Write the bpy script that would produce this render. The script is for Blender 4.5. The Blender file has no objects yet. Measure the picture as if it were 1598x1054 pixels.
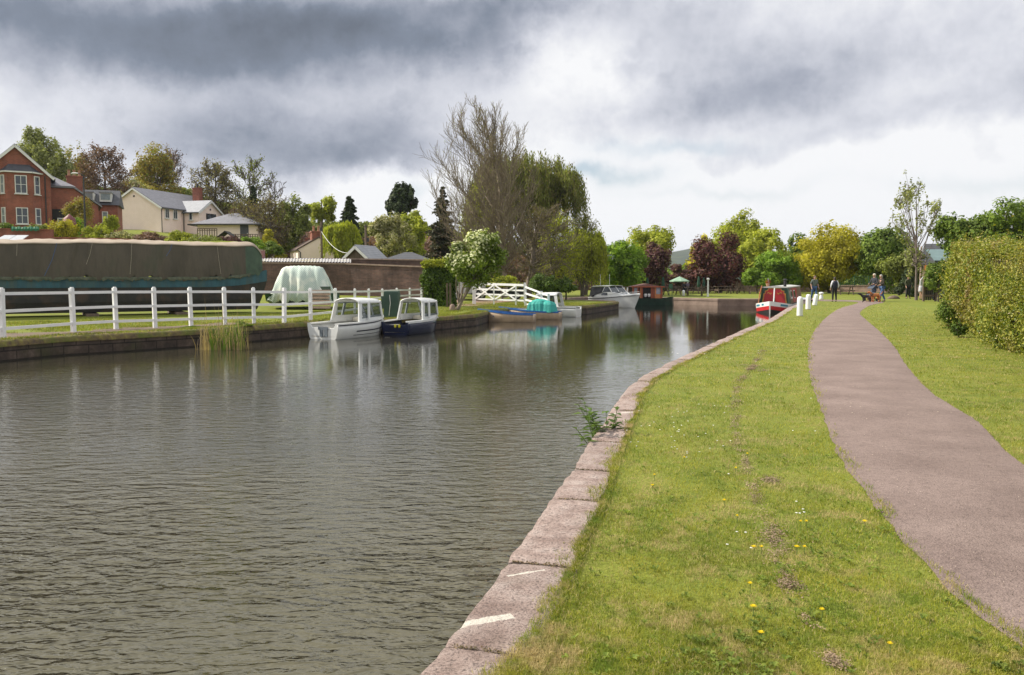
import bpy, bmesh, math, random
import numpy as np
from mathutils import Vector, Matrix
from mathutils.geometry import delaunay_2d_cdt
R = math.radians
C = bpy.context.scene.collection
# ------------------------------------------------------------ camera, light
FL, PX0, PY0, CAMZ = 1300.0, 799.0, 527.0, 1.6
TH = math.atan(93/1300.0)
CT, ST = math.cos(TH), math.sin(TH)
cd = bpy.data.cameras.new('camera'); cam = bpy.data.objects.new('camera', cd); C.objects.link(cam)
cd.sensor_width = 36; cd.lens = FL/1598*36; cd.clip_start = 0.1; cd.clip_end = 6000
cam.location = (0, 0, CAMZ); cam.rotation_euler = (math.pi/2-TH, 0, 0)
bpy.context.scene.camera = cam
sc = bpy.context.scene
sc.view_settings.view_transform = 'Standard'; sc.view_settings.look = 'None'; sc.cycles.sample_clamp_direct = 6; sc.cycles.sample_clamp_indirect = 6
sc.view_settings.exposure = 0.40; sc.view_settings.gamma = 1.0
def ray(px, py):
    xc = (px-PX0)/FL; yc = (PY0-py)/FL
    return (xc, CT+yc*ST, -ST+yc*CT)
def G(px, py, z=0.0):
    r = ray(px, py); t = (z-CAMZ)/r[2]
    return (r[0]*t, r[1]*t)
def ZD(py, D):
    r = ray(PX0, py); return CAMZ + D*r[2]/r[1]
def XD(px, D, z=0.0):
    return (px-PX0)/FL*(D*CT-(z-CAMZ)*ST)
SUNV = Vector((-0.76, 0.16, 0.63)).normalized()
sl = bpy.data.lights.new('sun', 'SUN'); sun = bpy.data.objects.new('sun', sl); C.objects.link(sun)
sl.energy = 5.0; sl.angle = R(1.2); sl.color = (1, .925, .79)
sun.rotation_euler = (-SUNV).to_track_quat('-Z', 'Y').to_euler(); sun.location = (-20, 10, 40)

w = bpy.data.worlds.new('World'); sc.world = w; w.use_nodes = True
nt = w.node_tree; N = nt.nodes; L = nt.links; N.clear()
def mk(t, **k):
    n = N.new(t)
    for a, b in k.items(): setattr(n, a, b)
    return n
def mth(op, a, b=None, clamp=False):
    n = mk('ShaderNodeMath', operation=op, use_clamp=clamp)
    for i, v in enumerate((a, b)):
        if v is None: continue
        if isinstance(v, (int, float)): n.inputs[i].default_value = v
        else: L.new(v, n.inputs[i])
    return n.outputs[0]
tc = mk('ShaderNodeTexCoord'); sep = mk('ShaderNodeSeparateXYZ'); L.new(tc.outputs['Generated'], sep.inputs[0])
X, Y, Z = sep.outputs
# cloud deck coordinates: the direction projected on a high plane
zz = mth('ADD', mth('ABSOLUTE', Z), .16)
cp = mk('ShaderNodeCombineXYZ'); L.new(mth('DIVIDE', X, zz), cp.inputs[0]); L.new(mth('DIVIDE', Y, zz), cp.inputs[1])
def noise(vec, scale, detail, rough=.55, dist=0.0):
    n = mk('ShaderNodeTexNoise'); n.inputs['Scale'].default_value = scale; n.inputs['Detail'].default_value = detail
    n.inputs['Roughness'].default_value = rough; n.inputs['Distortion'].default_value = dist
    L.new(vec, n.inputs['Vector']); return n
n1 = noise(cp.outputs[0], 1.1, 9, .56, .35); n2 = noise(cp.outputs[0], .45, 3, .5)
nd = noise(tc.outputs['Generated'], 5.0, 7, .58)       # ragged edges for the large cloud masses
nd2 = noise(tc.outputs['Generated'], 16.0, 5, .6)
sp2 = mk('ShaderNodeSeparateColor'); L.new(nd.outputs['Color'], sp2.inputs[0])
sp3 = mk('ShaderNodeSeparateColor'); L.new(nd2.outputs['Color'], sp3.inputs[0])
def wob(base, c1, c2, k1, k2):
    return mth('ADD', mth('ADD', base, mth('MULTIPLY', mth('SUBTRACT', c1, .5), k1)), mth('MULTIPLY', mth('SUBTRACT', c2, .5), k2))
AZ = wob(mth('ARCTAN2', X, Y), sp2.outputs[0], sp3.outputs[0], .30, .09)
EL = wob(mth('ARCSINE', Z), sp2.outputs[1], sp3.outputs[1], .10, .045)
def blob(px, py, rx, ry, amp, tilt=0.0):
    r = Vector(ray(px, py)).normalized()
    a, e = math.atan2(r.x, r.y), math.asin(r.z)
    da = mth('SUBTRACT', AZ, a); de = mth('SUBTRACT', EL, e)
    if tilt: de = mth('SUBTRACT', de, mth('MULTIPLY', da, tilt))
    q = mth('ADD', mth('POWER', mth('ABSOLUTE', mth('DIVIDE', da, rx/FL)), 2.0), mth('POWER', mth('ABSOLUTE', mth('DIVIDE', de, ry/FL)), 2.0))
    return mth('MULTIPLY', mth('EXPONENT', mth('MULTIPLY', q, -1.0)), amp)
bil = mth('ABSOLUTE', mth('SUBTRACT', nd.outputs[0], .5))   # billowing edges
val = mth('ADD', mth('ADD', mth('MULTIPLY', mth('SUBTRACT', n1.outputs[0], .5), .40), mth('ADD', mth('MULTIPLY', mth('SUBTRACT', bil, .06), -.6), mth('MULTIPLY', mth('SUBTRACT', mth('ABSOLUTE', mth('SUBTRACT', nd2.outputs[0], .5)), .06), -.42))), mth('ADD', mth('MULTIPLY', mth('SUBTRACT', n2.outputs[0], .5), .28), .82))
for b in [(150, 35, 520, 62, -.50), (560, 55, 300, 42, -.36), (330, 100, 280, 32, -.22), (800, 12, 170, 22, -.30),
          (400, 208, 280, 50, -.45), (620, 250, 180, 28, -.27), (60, 172, 190, 32, .10),
          (1160, 125, 190, 50, -.30), (1330, 205, 300, 30, -.22, .12), (1480, 60, 220, 60, -.12), (1040, 40, 120, 45, -.10),
          (905, 100, 95, 62, .26), (600, 318, 200, 34, .32), (1000, 300, 460, 62, .32), (1400, 300, 400, 55, .20),
          (760, 150, 130, 40, -.06), (950, 225, 160, 20, .08)]:
    val = mth('ADD', val, blob(*b))
val = mth('ADD', val, mth('MULTIPLY', mth('SUBTRACT', Z, .34), .9, True))   # unseen cloud overhead, brightened to lighten the water and the fill
cr = mk('ShaderNodeValToRGB'); L.new(mth('MULTIPLY', val, 1.0, True), cr.inputs[0])
E = cr.color_ramp.elements
cols = [(0.0, (.115, .135, .172)), (.28, (.20, .235, .30)), (.52, (.40, .425, .50)), (.74, (.66, .675, .735)), (.92, (.88, .885, .90))]
E[0].position, E[0].color = cols[0][0], (*cols[0][1], 1)
E[1].position, E[1].color = cols[-1][0], (*cols[-1][1], 1)
for p, c in cols[1:-1]:
    e = E.new(p); e.color = (*c, 1)
sky = mk('ShaderNodeTexSky', sky_type='NISHITA', sun_disc=False)
sky.sun_elevation = math.asin(SUNV.z); sky.sun_rotation = math.atan2(SUNV.x, SUNV.y)
skm = mk('ShaderNodeMix', data_type='RGBA', blend_type='MULTIPLY'); skm.inputs[0].default_value = 1
L.new(sky.outputs[0], skm.inputs[6]); skm.inputs[7].default_value = (.115, .115, .115, 1)
gap = blob(955, 262, 75, 16, 1.0)
for b in [(1075, 215, 90, 12, .55), (640, 292, 40, 14, .5), (1150, 292, 120, 10, .3), (1560, 290, 100, 14, .3)]: gap = mth('ADD', gap, blob(*b))
gen = mth('MULTIPLY', mth('SUBTRACT', n1.outputs[0], .60), 5.0, True)   # open sky between the clouds elsewhere
behind = mth('LESS_THAN', Y, 0.1); gap = mth('ADD', mth('MULTIPLY', gap, .75), mth('MULTIPLY', mth('MULTIPLY', gen, behind), .8), True)
mx = mk('ShaderNodeMix', data_type='RGBA'); L.new(gap, mx.inputs[0]); L.new(cr.outputs[0], mx.inputs[6]); L.new(skm.outputs[2], mx.inputs[7])
bg = mk('ShaderNodeBackground'); L.new(mx.outputs[2], bg.inputs[0]); bg.inputs[1].default_value = 0.82
wo = mk('ShaderNodeOutputWorld'); L.new(bg.outputs[0], wo.inputs[0])

# ------------------------------------------------------------ materials
class NT:
    def __init__(s, name):
        s.m = bpy.data.materials.new(name); s.m.use_nodes = True
        s.t = s.m.node_tree; s.t.nodes.clear()
        s.out = s.n('ShaderNodeOutputMaterial'); s.b = s.n('ShaderNodeBsdfPrincipled')
        s.l(s.b.outputs[0], s.out.inputs[0]); s.tc = s.n('ShaderNodeTexCoord')
    def n(s, t, **k):
        n = s.t.nodes.new(t)
        for a, b in k.items(): setattr(n, a, b)
        return n
    def l(s, a, b): s.t.links.new(a, b)
    def co(s, scale=(1, 1, 1), src='Object', rot=(0, 0, 0)):
        m = s.n('ShaderNodeMapping'); m.inputs['Scale'].default_value = scale; m.inputs['Rotation'].default_value = rot
        s.l(s.tc.outputs[src], m.inputs[0]); return m.outputs[0]
    def noise(s, scale, detail=5, rough=.55, vec=None, dist=0, out=0):
        n = s.n('ShaderNodeTexNoise'); n.inputs['Scale'].default_value = scale; n.inputs['Detail'].default_value = detail
        n.inputs['Roughness'].default_value = rough; n.inputs['Distortion'].default_value = dist
        s.l(vec or s.tc.outputs['Object'], n.inputs['Vector']); return n.outputs[out]
    def ramp(s, f, stops):
        r = s.n('ShaderNodeValToRGB'); s.l(f, r.inputs[0]); e = r.color_ramp.elements
        e[0].position = stops[0][0]; e[1].position = stops[-1][0]
        def c4(c): return (c, c, c, 1) if isinstance(c, (int, float)) else (*c, 1)
        e[0].color = c4(stops[0][1]); e[1].color = c4(stops[-1][1])
        for p, c in stops[1:-1]: x = e.new(p); x.color = c4(c)
        return r.outputs[0]
    def mix(s, f, a, b, mode='MIX'):
        m = s.n('ShaderNodeMix', data_type='RGBA', blend_type=mode)
        for i, v in ((0, f), (6, a), (7, b)):
            if isinstance(v, (int, float)): m.inputs[i].default_value = v
            elif isinstance(v, tuple): m.inputs[i].default_value = (*v, 1)
            else: s.l(v, m.inputs[i])
        return m.outputs[2]
    def math(s, op, a, b=0.0, clamp=False):
        m = s.n('ShaderNodeMath', operation=op, use_clamp=clamp)
        for i, v in enumerate((a, b)):
            if isinstance(v, (int, float)): m.inputs[i].default_value = v
            else: s.l(v, m.inputs[i])
        return m.outputs[0]
    def bump(s, h, strength=.5, dist=.02, prev=None):
        b = s.n('ShaderNodeBump'); b.inputs['Strength'].default_value = strength; b.inputs['Distance'].default_value = dist
        s.l(h, b.inputs['Height'])
        if prev is not None: s.l(prev, b.inputs['Normal'])
        return b.outputs[0]
    def set(s, color=None, rough=None, normal=None, **k):
        if color is not None:
            if isinstance(color, tuple): s.b.inputs['Base Color'].default_value = (*color, 1)
            else: s.l(color, s.b.inputs['Base Color'])
        if rough is not None:
            if isinstance(rough, (int, float)): s.b.inputs['Roughness'].default_value = rough
            else: s.l(rough, s.b.inputs['Roughness'])
        if normal is not None: s.l(normal, s.b.inputs['Normal'])
        for a, b in k.items(): s.b.inputs[a.replace('_', ' ')].default_value = b
        return s.m
def mat(name, c1, c2=None, scale=6, rough=.6, bump=0.0, bscale=None, stretch=(1, 1, 1), metal=0, c3=None, contrast=.18, spec=.5):
    n = NT(name); v = n.co(stretch)
    if c2 is None: c2 = tuple(x*.78 for x in c1)
    f = n.noise(scale, 7, .62, v)
    st = [(.5-contrast, c2), (.5+contrast, c1)]
    col = n.ramp(f, st)
    if c3 is not None:
        col = n.mix(n.ramp(n.noise(scale*.35, 5, .6, v), [(.5, 0.0), (.68, 1.0)]), col, c3)
    nm = None
    if bump: nm = n.bump(n.noise(bscale or scale*4, 6, .6, v), bump, .02)
    return n.set(col, rough, nm, Metallic=metal, **{'Specular_IOR_Level': spec})
def leafmat(name, c1, c2, c3=None, trans=.35, cl=.5, p3=.12):
    n = NT(name); g = n.n('ShaderNodeNewGeometry')
    r = g.outputs['Random Per Island']
    base = n.mix(n.ramp(r, [(.1, 0.0), (.9, 1.0)]), c1, c2)
    dk = n.ramp(n.noise(cl, 3, .5), [(.38, .72), (.62, 1.2)])
    base = n.mix(1.0, base, dk, 'MULTIPLY')
    if c3 is not None: base = n.mix(n.ramp(r, [(1-p3-.01, 0.0), (1-p3, 1.0)]), base, c3)
    n.set(base, .62, **{'Specular_IOR_Level': .22})
    t = n.n('ShaderNodeBsdfTranslucent'); tcol = n.mix(1.0, base, (1.25, 1.3, .55), 'MULTIPLY'); n.l(tcol, t.inputs[0])
    m = n.n('ShaderNodeMixShader'); m.inputs[0].default_value = trans
    n.l(n.b.outputs[0], m.inputs[1]); n.l(t.outputs[0], m.inputs[2]); n.l(m.outputs[0], n.out.inputs[0])
    return n.m

# ------------------------------------------------------------ mesh helpers
def nmesh(name, V, F):
    """V (n,3) array, F (m,k) int array -> mesh, fast"""
    V = np.asarray(V, np.float32); F = np.asarray(F, np.int32)
    me = bpy.data.meshes.new(name); m, k = F.shape
    me.vertices.add(len(V)); me.vertices.foreach_set('co', V.ravel())
    me.loops.add(m*k); me.loops.foreach_set('vertex_index', F.ravel())
    me.polygons.add(m); me.polygons.foreach_set('loop_start', np.arange(0, m*k, k, dtype=np.int32))
    try: me.polygons.foreach_set('loop_total', np.full(m, k, np.int32))
    except Exception: pass
    me.update(calc_edges=True); return me
def link(name, me, m=None, parent=None):
    o = bpy.data.objects.new(name, me); C.objects.link(o)
    if m is not None: me.materials.append(m)
    if parent is not None: o.parent = parent
    return o
class MB:
    def __init__(s): s.V = []; s.F = []; s.I = []; s.T = Matrix.Identity(4); s.mi = 0
    def add(s, vs, fs):
        o = len(s.V); s.V += [tuple(s.T @ Vector(v)) for v in vs]
        for f in fs: s.F.append([o+i for i in f]); s.I.append(s.mi)
        return s
    def box(s, cx, cy, cz, sx, sy, sz, rz=0, rx=0, ry=0):
        M = Matrix.Translation((cx, cy, cz)) @ Matrix.Rotation(rz, 4, 'Z') @ Matrix.Rotation(ry, 4, 'Y') @ Matrix.Rotation(rx, 4, 'X')
        vs = [tuple(M @ Vector((a*sx/2, b*sy/2, c*sz/2))) for a in (-1, 1) for b in (-1, 1) for c in (-1, 1)]
        return s.add(vs, [(0, 1, 3, 2), (4, 6, 7, 5), (0, 4, 5, 1), (2, 3, 7, 6), (0, 2, 6, 4), (1, 5, 7, 3)])
    def bar(s, p, q, wd, ht, up=(0, 0, 1)):
        p, q = Vector(p), Vector(q); d = q-p; x = d.normalized(); u = Vector(up)
        y = u.cross(x).normalized(); z = x.cross(y)
        vs = []
        for e in (p, q):
            for a, b in ((-1, -1), (1, -1), (1, 1), (-1, 1)): vs.append(tuple(e+y*a*wd/2+z*b*ht/2))
        return s.add(vs, [(0, 3, 2, 1), (4, 5, 6, 7), (0, 1, 5, 4), (1, 2, 6, 5), (2, 3, 7, 6), (3, 0, 4, 7)])
    def tube(s, pts, r, n=8, caps=True):
        pts = [Vector(p) for p in pts]
        if not isinstance(r, (list, tuple)): r = [r]*len(pts)
        vs = []; fs = []
        for i, p in enumerate(pts):
            d = (pts[min(i+1, len(pts)-1)]-pts[max(i-1, 0)]).normalized()
            a = d.orthogonal().normalized() if i == 0 else (a-d*a.dot(d)).normalized()
            b = d.cross(a)
            for k in range(n):
                t = 2*math.pi*k/n; vs.append(tuple(p+(a*math.cos(t)+b*math.sin(t))*r[i]))
        for i in range(len(pts)-1):
            for k in range(n): fs.append((i*n+k, i*n+(k+1) % n, (i+1)*n+(k+1) % n, (i+1)*n+k))
        if caps: fs += [tuple(range(n))[::-1], tuple(range((len(pts)-1)*n, len(pts)*n))]
        return s.add(vs, fs)
    def lathe(s, prof, n=16, c=(0, 0, 0), sq=(1, 1)):
        vs = []; fs = []
        for r_, z_ in prof:
            for k in range(n):
                t = 2*math.pi*k/n; vs.append((c[0]+r_*sq[0]*math.cos(t), c[1]+r_*sq[1]*math.sin(t), c[2]+z_))
        for i in range(len(prof)-1):
            for k in range(n): fs.append((i*n+k, i*n+(k+1) % n, (i+1)*n+(k+1) % n, (i+1)*n+k))
        fs += [tuple(range(n))[::-1], tuple(range((len(prof)-1)*n, len(prof)*n))]
        return s.add(vs, fs)
    def ext(s, poly, vec):
        n = len(poly); v = Vector(vec); vs = list(poly)+[tuple(Vector(p)+v) for p in poly]
        return s.add(vs, [tuple(range(n)), tuple(range(n, 2*n))[::-1]]+[(i, (i+1) % n, n+(i+1) % n, n+i) for i in range(n)])
    def loft(s, secs, close=False, cap=True):
        n = len(secs[0]); vs = [p for q in secs for p in q]; fs = []
        for i in range(len(secs)-1):
            for k in range(n if close else n-1): fs.append((i*n+k, i*n+(k+1) % n, (i+1)*n+(k+1) % n, (i+1)*n+k))
        if cap: fs += [tuple(range(n))[::-1], tuple(range((len(secs)-1)*n, len(secs)*n))]
        return s.add(vs, fs)
    def build(s, name, m, parent=None, smooth=False, bevel=0, thick=0, sub=0, fix=True):
        me = bpy.data.meshes.new(name); me.from_pydata(s.V, [], s.F)
        if fix:
            bm = bmesh.new(); bm.from_mesh(me); bmesh.ops.recalc_face_normals(bm, faces=bm.faces); bm.to_mesh(me); bm.free()
        for x in (m if isinstance(m, (list, tuple)) else [m]): me.materials.append(x)
        if any(s.I): me.polygons.foreach_set('material_index', s.I)
        if smooth: me.polygons.foreach_set('use_smooth', [True]*len(me.polygons))
        o = bpy.data.objects.new(name, me); C.objects.link(o)
        if parent is not None: o.parent = parent
        if thick: q = o.modifiers.new('thickness', 'SOLIDIFY'); q.thickness = thick; q.offset = 0
        if sub: q = o.modifiers.new('subdivision', 'SUBSURF'); q.levels = q.render_levels = sub
        if bevel: q = o.modifiers.new('bevel', 'BEVEL'); q.width = bevel; q.segments = 2; q.limit_method = 'ANGLE'
        return o
def tag(o, label, cat, group=None, kind=None):
    if label: o['label'] = label
    if cat: o['category'] = cat
    if group: o['group'] = group
    if kind: o['kind'] = kind
    return o
def thing(name, label, cat, loc=(0, 0, 0), rz=0, group=None):
    o = bpy.data.objects.new(name, None); C.objects.link(o); o.empty_display_size = .3
    o.location = loc; o.rotation_euler = (0, 0, rz)
    return tag(o, label, cat, group)
def copy_thing(src, loc, rz, label=None):
    kids = {}
    for o in bpy.data.objects:
        if o.parent is not None: kids.setdefault(o.parent.name, []).append(o)
    def rec(o, par):
        c = o.copy(); C.objects.link(c)
        if par is not None: c.parent = par
        for k in kids.get(o.name, []): rec(k, c)
        return c
    c = rec(src, None); c.location = loc; c.rotation_euler = (0, 0, rz)
    if label: c['label'] = label
    return c
def struct(o, label=None):
    o['kind'] = 'structure'
    if label: o['label'] = label
    return o
def inpoly(px, py, poly):
    ins = np.zeros(len(px), bool); j = len(poly)-1
    for i in range(len(poly)):
        xi, yi = poly[i]; xj, yj = poly[j]
        c = ((yi > py) != (yj > py)) & (px < (xj-xi)*(py-yi)/(yj-yi+1e-12)+xi)
        ins ^= c; j = i
    return ins
def resamp(pts, step):
    out = []; 
    for (a, b) in zip(pts[:-1], pts[1:]):
        a, b = Vector(a), Vector(b); n = max(1, int(round((b-a).length/step)))
        for k in range(n): out.append(tuple(a.lerp(b, k/n)))
    out.append(tuple(pts[-1])); return out
def offset(pts, d):
    """shift an XY polyline to its left by d"""
    out = []
    for i, p in enumerate(pts):
        a = Vector(pts[max(i-1, 0)][:2]); b = Vector(pts[min(i+1, len(pts)-1)][:2]); t = (b-a).normalized()
        out.append((p[0]-t.y*d, p[1]+t.x*d))
    return out
rnd = random.Random(7); rng = np.random.default_rng(11)
def lump(x, y, s=1.0, seed=0):
    r = random.Random(seed); v = 0
    for k in range(6):
        a = r.uniform(0, 6.28); f = s*(1.7**(k*.7)); v = v+np.sin((x*math.cos(a)+y*math.sin(a))*f+r.uniform(0, 6.28))/(1+k*.6)
    return v/3.0

# ------------------------------------------------------------ the canal and the ground
WZ = -0.5
right_edge = [(-4.5, -14), (-2.6, -5), (-1.35, 0)] + [G(*p) for p in [(668, 1054), (735, 975), (800, 880), (860, 795), (905, 725), (940, 670), (978, 612), (1003, 590), (1045, 568), (1100, 543), (1160, 516), (1200, 500), (1216, 490), (1230, 481), (1243, 476)]] + [(19.6, 56), (22.6, 63), (24.0, 68)]
far_edge = [(23.2, 69.5), (20.8, 66), (18.6, 62.8), (15.6, 63.2), (13.2, 66.2), (11, 68.5), (6, 69), (4.0, 66), (4.6, 61), (7.1, 57.2)]
left_edge = [G(px, py, WZ) for px, py in [(965, 483), (915, 491), (860, 494.5), (800, 497), (765, 501.5), (742, 509), (690, 514.5), (620, 519), (475, 526), (400, 533), (310, 541), (200, 549), (100, 555), (0, 565)]] + [(-20, 10), (-30, -5), (-34, -14)]
canal = resamp(right_edge, 1.6) + resamp(far_edge, 1.6) + resamp(left_edge, 1.6)
# (drop coincident joints)
cc = []
for p in canal:
    if not cc or (Vector(p)-Vector(cc[-1])).length > .05: cc.append(p)
canal = cc
def sst(a, b, v):
    t = np.clip((v-a)/(b-a), 0, 1); return t*t*(3-2*t)
def height(x, y):
    x = np.asarray(x, float); y = np.asarray(y, float)
    # garden terrace on the left, held by the garden wall
    h = 3.7*sst(-.285, -.325, x/np.maximum(y, 1))*sst(56.5, 60.5, y)
    h = h + 2.2*sst(-28, -44, x)*sst(60, 90, y)
    h = h + 1.2*sst(-16, -28, x)*sst(85, 110, y)*(x < 0)
    h = h + 9*sst(-22, -60, x)*sst(95, 170, y)
    h = h + .55*sst(-2, -9, x)*sst(39, 52, y)
    h = h + 5.0*sst(140, 420, y)
    far = np.hypot(x, y)
    h = h - 0.10*sst(20, 26, x)*0
    return h
def hz(x, y): return float(height(x, y))
pts = list(canal); nC = len(pts)
ex = [(-3000, -400), (3000, -400), (3000, 4000), (-3000, 4000)]
pts += ex
def addgrid(x0, x1, y0, y1, s):
    for x in np.arange(x0, x1+1e-6, s):
        for y in np.arange(y0, y1+1e-6, s): yield (x, y)
cand = []
cand += [p for p in addgrid(-50, 40, -15, 72, 2.0)]
cand += [p for p in addgrid(-110, 80, -15, 180, 6.0) if not (-50 <= p[0] <= 40 and -15 <= p[1] <= 72)]
cand += [p for p in addgrid(-30, -8, 55, 62, .9)]
cand += [p for p in addgrid(-600, 600, -100, 1000, 50.0) if not (-110 <= p[0] <= 80 and -15 <= p[1] <= 180)]
ca = np.array(cand); cn = np.array(canal)
far_ok = np.array([np.min(np.hypot(cn[:, 0]-x, cn[:, 1]-y)) > .8 for x, y in ca]) & ~inpoly(ca[:, 0], ca[:, 1], canal)
pts += [(x+.0013*(i % 7), y+.0017*(i % 5)) for i, (x, y) in enumerate(ca[far_ok])]
edges = [(i, (i+1) % nC) for i in range(nC)] + [(nC+i, nC+(i+1) % 4) for i in range(4)]
v2, e2, f2, _, _, _ = delaunay_2d_cdt([Vector(p) for p in pts], edges, [], 0, 1e-6)
va = np.array([(v.x, v.y) for v in v2]); fa = np.array([f for f in f2 if len(f) == 3])
cen = va[fa].mean(1); fa = fa[~inpoly(cen[:, 0], cen[:, 1], canal)]
a_, b_, c_ = va[fa[:, 0]], va[fa[:, 1]], va[fa[:, 2]]
flip = ((b_[:, 0]-a_[:, 0])*(c_[:, 1]-a_[:, 1])-(b_[:, 1]-a_[:, 1])*(c_[:, 0]-a_[:, 0])) < 0
fa[flip] = fa[flip][:, ::-1]
V = np.c_[va, height(va[:, 0], va[:, 1])]
g = NT('grass_ground')
n_a = g.noise(.35, 6, .6); n_b = g.noise(2.2, 6, .65); n_c = g.noise(38, 4, .7); n_d = g.noise(9, 5, .7)
c = g.ramp(n_b, [(.3, (.105, .145, .022)), (.5, (.17, .205, .030)), (.68, (.24, .245, .05))])
c = g.mix(g.ramp(n_a, [(.42, 0.0), (.62, .7)]), c, (.215, .235, .036))
c = g.mix(g.ramp(n_d, [(.56, 0.0), (.75, .55)]), c, (.26, .225, .09))
c = g.mix(1.0, c, g.ramp(n_c, [(.3, .62), (.7, 1.25)]), 'MULTIPLY')
gm = g.set(c, .8, g.bump(n_c, .6, .03, g.bump(n_d, .5, .05)), **{'Specular_IOR_Level': .15})
ground = struct(link('ground', nmesh('ground', V, fa), gm), 'mown grass ground on both banks of the canal')
ground.data.polygons.foreach_set('use_smooth', np.ones(len(fa), bool))

# water: one sheet, murky green, wind ripples
def grid_mesh(name, x0, x1, y0, y1, nx, ny, fz):
    xs = np.linspace(x0, x1, nx); ys = np.linspace(y0, y1, ny); XX, YY = np.meshgrid(xs, ys)
    V = np.c_[XX.ravel(), YY.ravel(), fz(XX.ravel(), YY.ravel())]
    i = np.arange(nx-1)[None, :]+np.arange(ny-1)[:, None]*nx; i = i.ravel()
    return nmesh(name, V, np.c_[i, i+1, i+1+nx, i+nx])
wn = NT('canal_water')
cam_y = wn.n('ShaderNodeSeparateXYZ'); wn.l(wn.tc.outputs['Object'], cam_y.inputs[0])
v1 = wn.co((.72, 1.75, 1), rot=(0, 0, R(-12))); v2_ = wn.co((.9, 1.5, 1), rot=(0, 0, R(16))); v3_ = wn.co((1, 1.4, 1), rot=(0, 0, R(-24)))
r1 = wn.noise(4.2, 2, .5, v1, .5); r2 = wn.noise(9.0, 2, .5, v2_, .6); r3 = wn.noise(.16, 3, .5); r4 = wn.noise(19.0, 2, .5, v3_, .3)
calm = wn.ramp(r3, [(.36, .35), (.62, 1.0)])
# wind ruffles the open near reach; the far water lies calm in the lee of the boats and trees
yy_ = wn.math('MAXIMUM', cam_y.outputs[1], 5.6); amp = wn.math('POWER', wn.math('DIVIDE', 5.6, yy_), 2.3)
amp = wn.math('MAXIMUM', wn.math('MULTIPLY', calm, amp), .012)
h = wn.math('ADD', wn.math('MULTIPLY', r1, 1.0), wn.math('ADD', wn.math('MULTIPLY', r2, .45), wn.math('MULTIPLY', r4, .09)))
h = wn.math('MULTIPLY', h, amp)
nb = wn.bump(h, 1.0, .115)
col = wn.ramp(wn.noise(.3, 3), [(.35, (.092, .086, .054)), (.65, (.118, .109, .070))])
fr_ = wn.n('ShaderNodeFresnel'); fr_.inputs[0].default_value = 1.33; wn.l(nb, fr_.inputs['Normal'])   # less of the murk shows through at a glancing angle
col = wn.mix(wn.math('MULTIPLY', fr_.outputs[0], 1.25, True), col, (.012, .011, .008))
wn.set(col, .02, nb, IOR=1.40)
water = struct(link('water', grid_mesh('water', -60, 30, -16, 72, 8, 8, lambda x, y: x*0+WZ), wn.m), 'murky green rippled canal water')
bed = mat('canal_mud', (.05, .045, .03), rough=.9)
struct(link('canal_bed', grid_mesh('canal_bed', -60, 30, -16, 72, 4, 4, lambda x, y: x*0-1.9), bed))
# ------------------------------------------------------------ banks, path, grass
stone = NT('coping_stone')
sa = stone.noise(5, 7, .65); sb_ = stone.noise(70, 5, .7); sc_ = stone.noise(1.1, 4)
c = stone.ramp(sa, [(.3, (.24, .165, .14)), (.5, (.39, .295, .262)), (.7, (.50, .41, .375))])
c = stone.mix(1.0, c, stone.ramp(sb_, [(.38, .38), (.48, .95), (.6, 1.08), (.72, 1.45)]), 'MULTIPLY')
c = stone.mix(stone.ramp(sc_, [(.56, 0.0), (.74, .6)]), c, (.17, .12, .08))
_oi = stone.n('ShaderNodeObjectInfo'); c = stone.mix(1.0, c, stone.ramp(_oi.outputs['Random'], [(0, .92), (1, 1.06)]), 'MULTIPLY')
_vm = lambda op, a, b: (lambda n: (stone.l(a, n.inputs[0]) if not isinstance(a, tuple) else setattr(n.inputs[0], 'default_value', a), setattr(n.inputs[1], 'default_value', b), n)[-1])(stone.n('ShaderNodeVectorMath', operation=op))
for (p0, p1_, wd) in (((720, 979), (800, 966), .062), ((800, 902), (850, 894), .022), ((950, 649), (990, 645), .035)):   # old mooring marks painted across the stones
    A_ = Vector((*G(*p0), 0)); B_ = Vector((*G(*p1_), 0)); d_ = (B_-A_).normalized(); n_ = Vector((-d_.y, d_.x, 0)); rel = _vm('SUBTRACT', stone.tc.outputs['Object'], tuple(A_)).outputs[0]
    v_ = stone.math('ABSOLUTE', _vm('DOT_PRODUCT', rel, tuple(n_)).outputs['Value']); u_ = _vm('DOT_PRODUCT', rel, tuple(d_)).outputs['Value']
    e_ = stone.math('ADD', v_, stone.math('MULTIPLY', stone.math('SUBTRACT', stone.noise(22, 4), .5), .03)); k_ = stone.math('MULTIPLY', stone.math('LESS_THAN', e_, wd/2), stone.math('MULTIPLY', stone.math('GREATER_THAN', u_, -.03), stone.math('LESS_THAN', u_, (B_-A_).length)))
    c = stone.mix(stone.math('MULTIPLY', k_, stone.ramp(sb_, [(.36, .55), (.5, .95)])), c, (.72, .68, .60))
M_stone = stone.set(c, .85, stone.bump(sb_, 1.0, .02, stone.bump(sa, .8, .05)))
M_white = mat('white_paint', (.80, .80, .80), (.70, .71, .72), 3, .45, .1)
M_mark = mat('white_stone_paint', (.78, .74, .66), (.6, .55, .47), 9, .7, .3)
mw = NT('mossy_bank_stone')
a1 = mw.noise(3.5, 7, .65); a2 = mw.noise(1.0, 5)
c = mw.ramp(a1, [(.3, (.035, .026, .020)), (.55, (.085, .060, .045)), (.75, (.15, .11, .085))])
c = mw.mix(mw.ramp(a2, [(.5, 0.0), (.7, .7)]), c, (.07, .075, .02))
br = mw.n('ShaderNodeTexBrick'); br.inputs['Scale'].default_value = 1.0; br.inputs['Brick Width'].default_value = .9; br.inputs['Row Height'].default_value = .24
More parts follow.
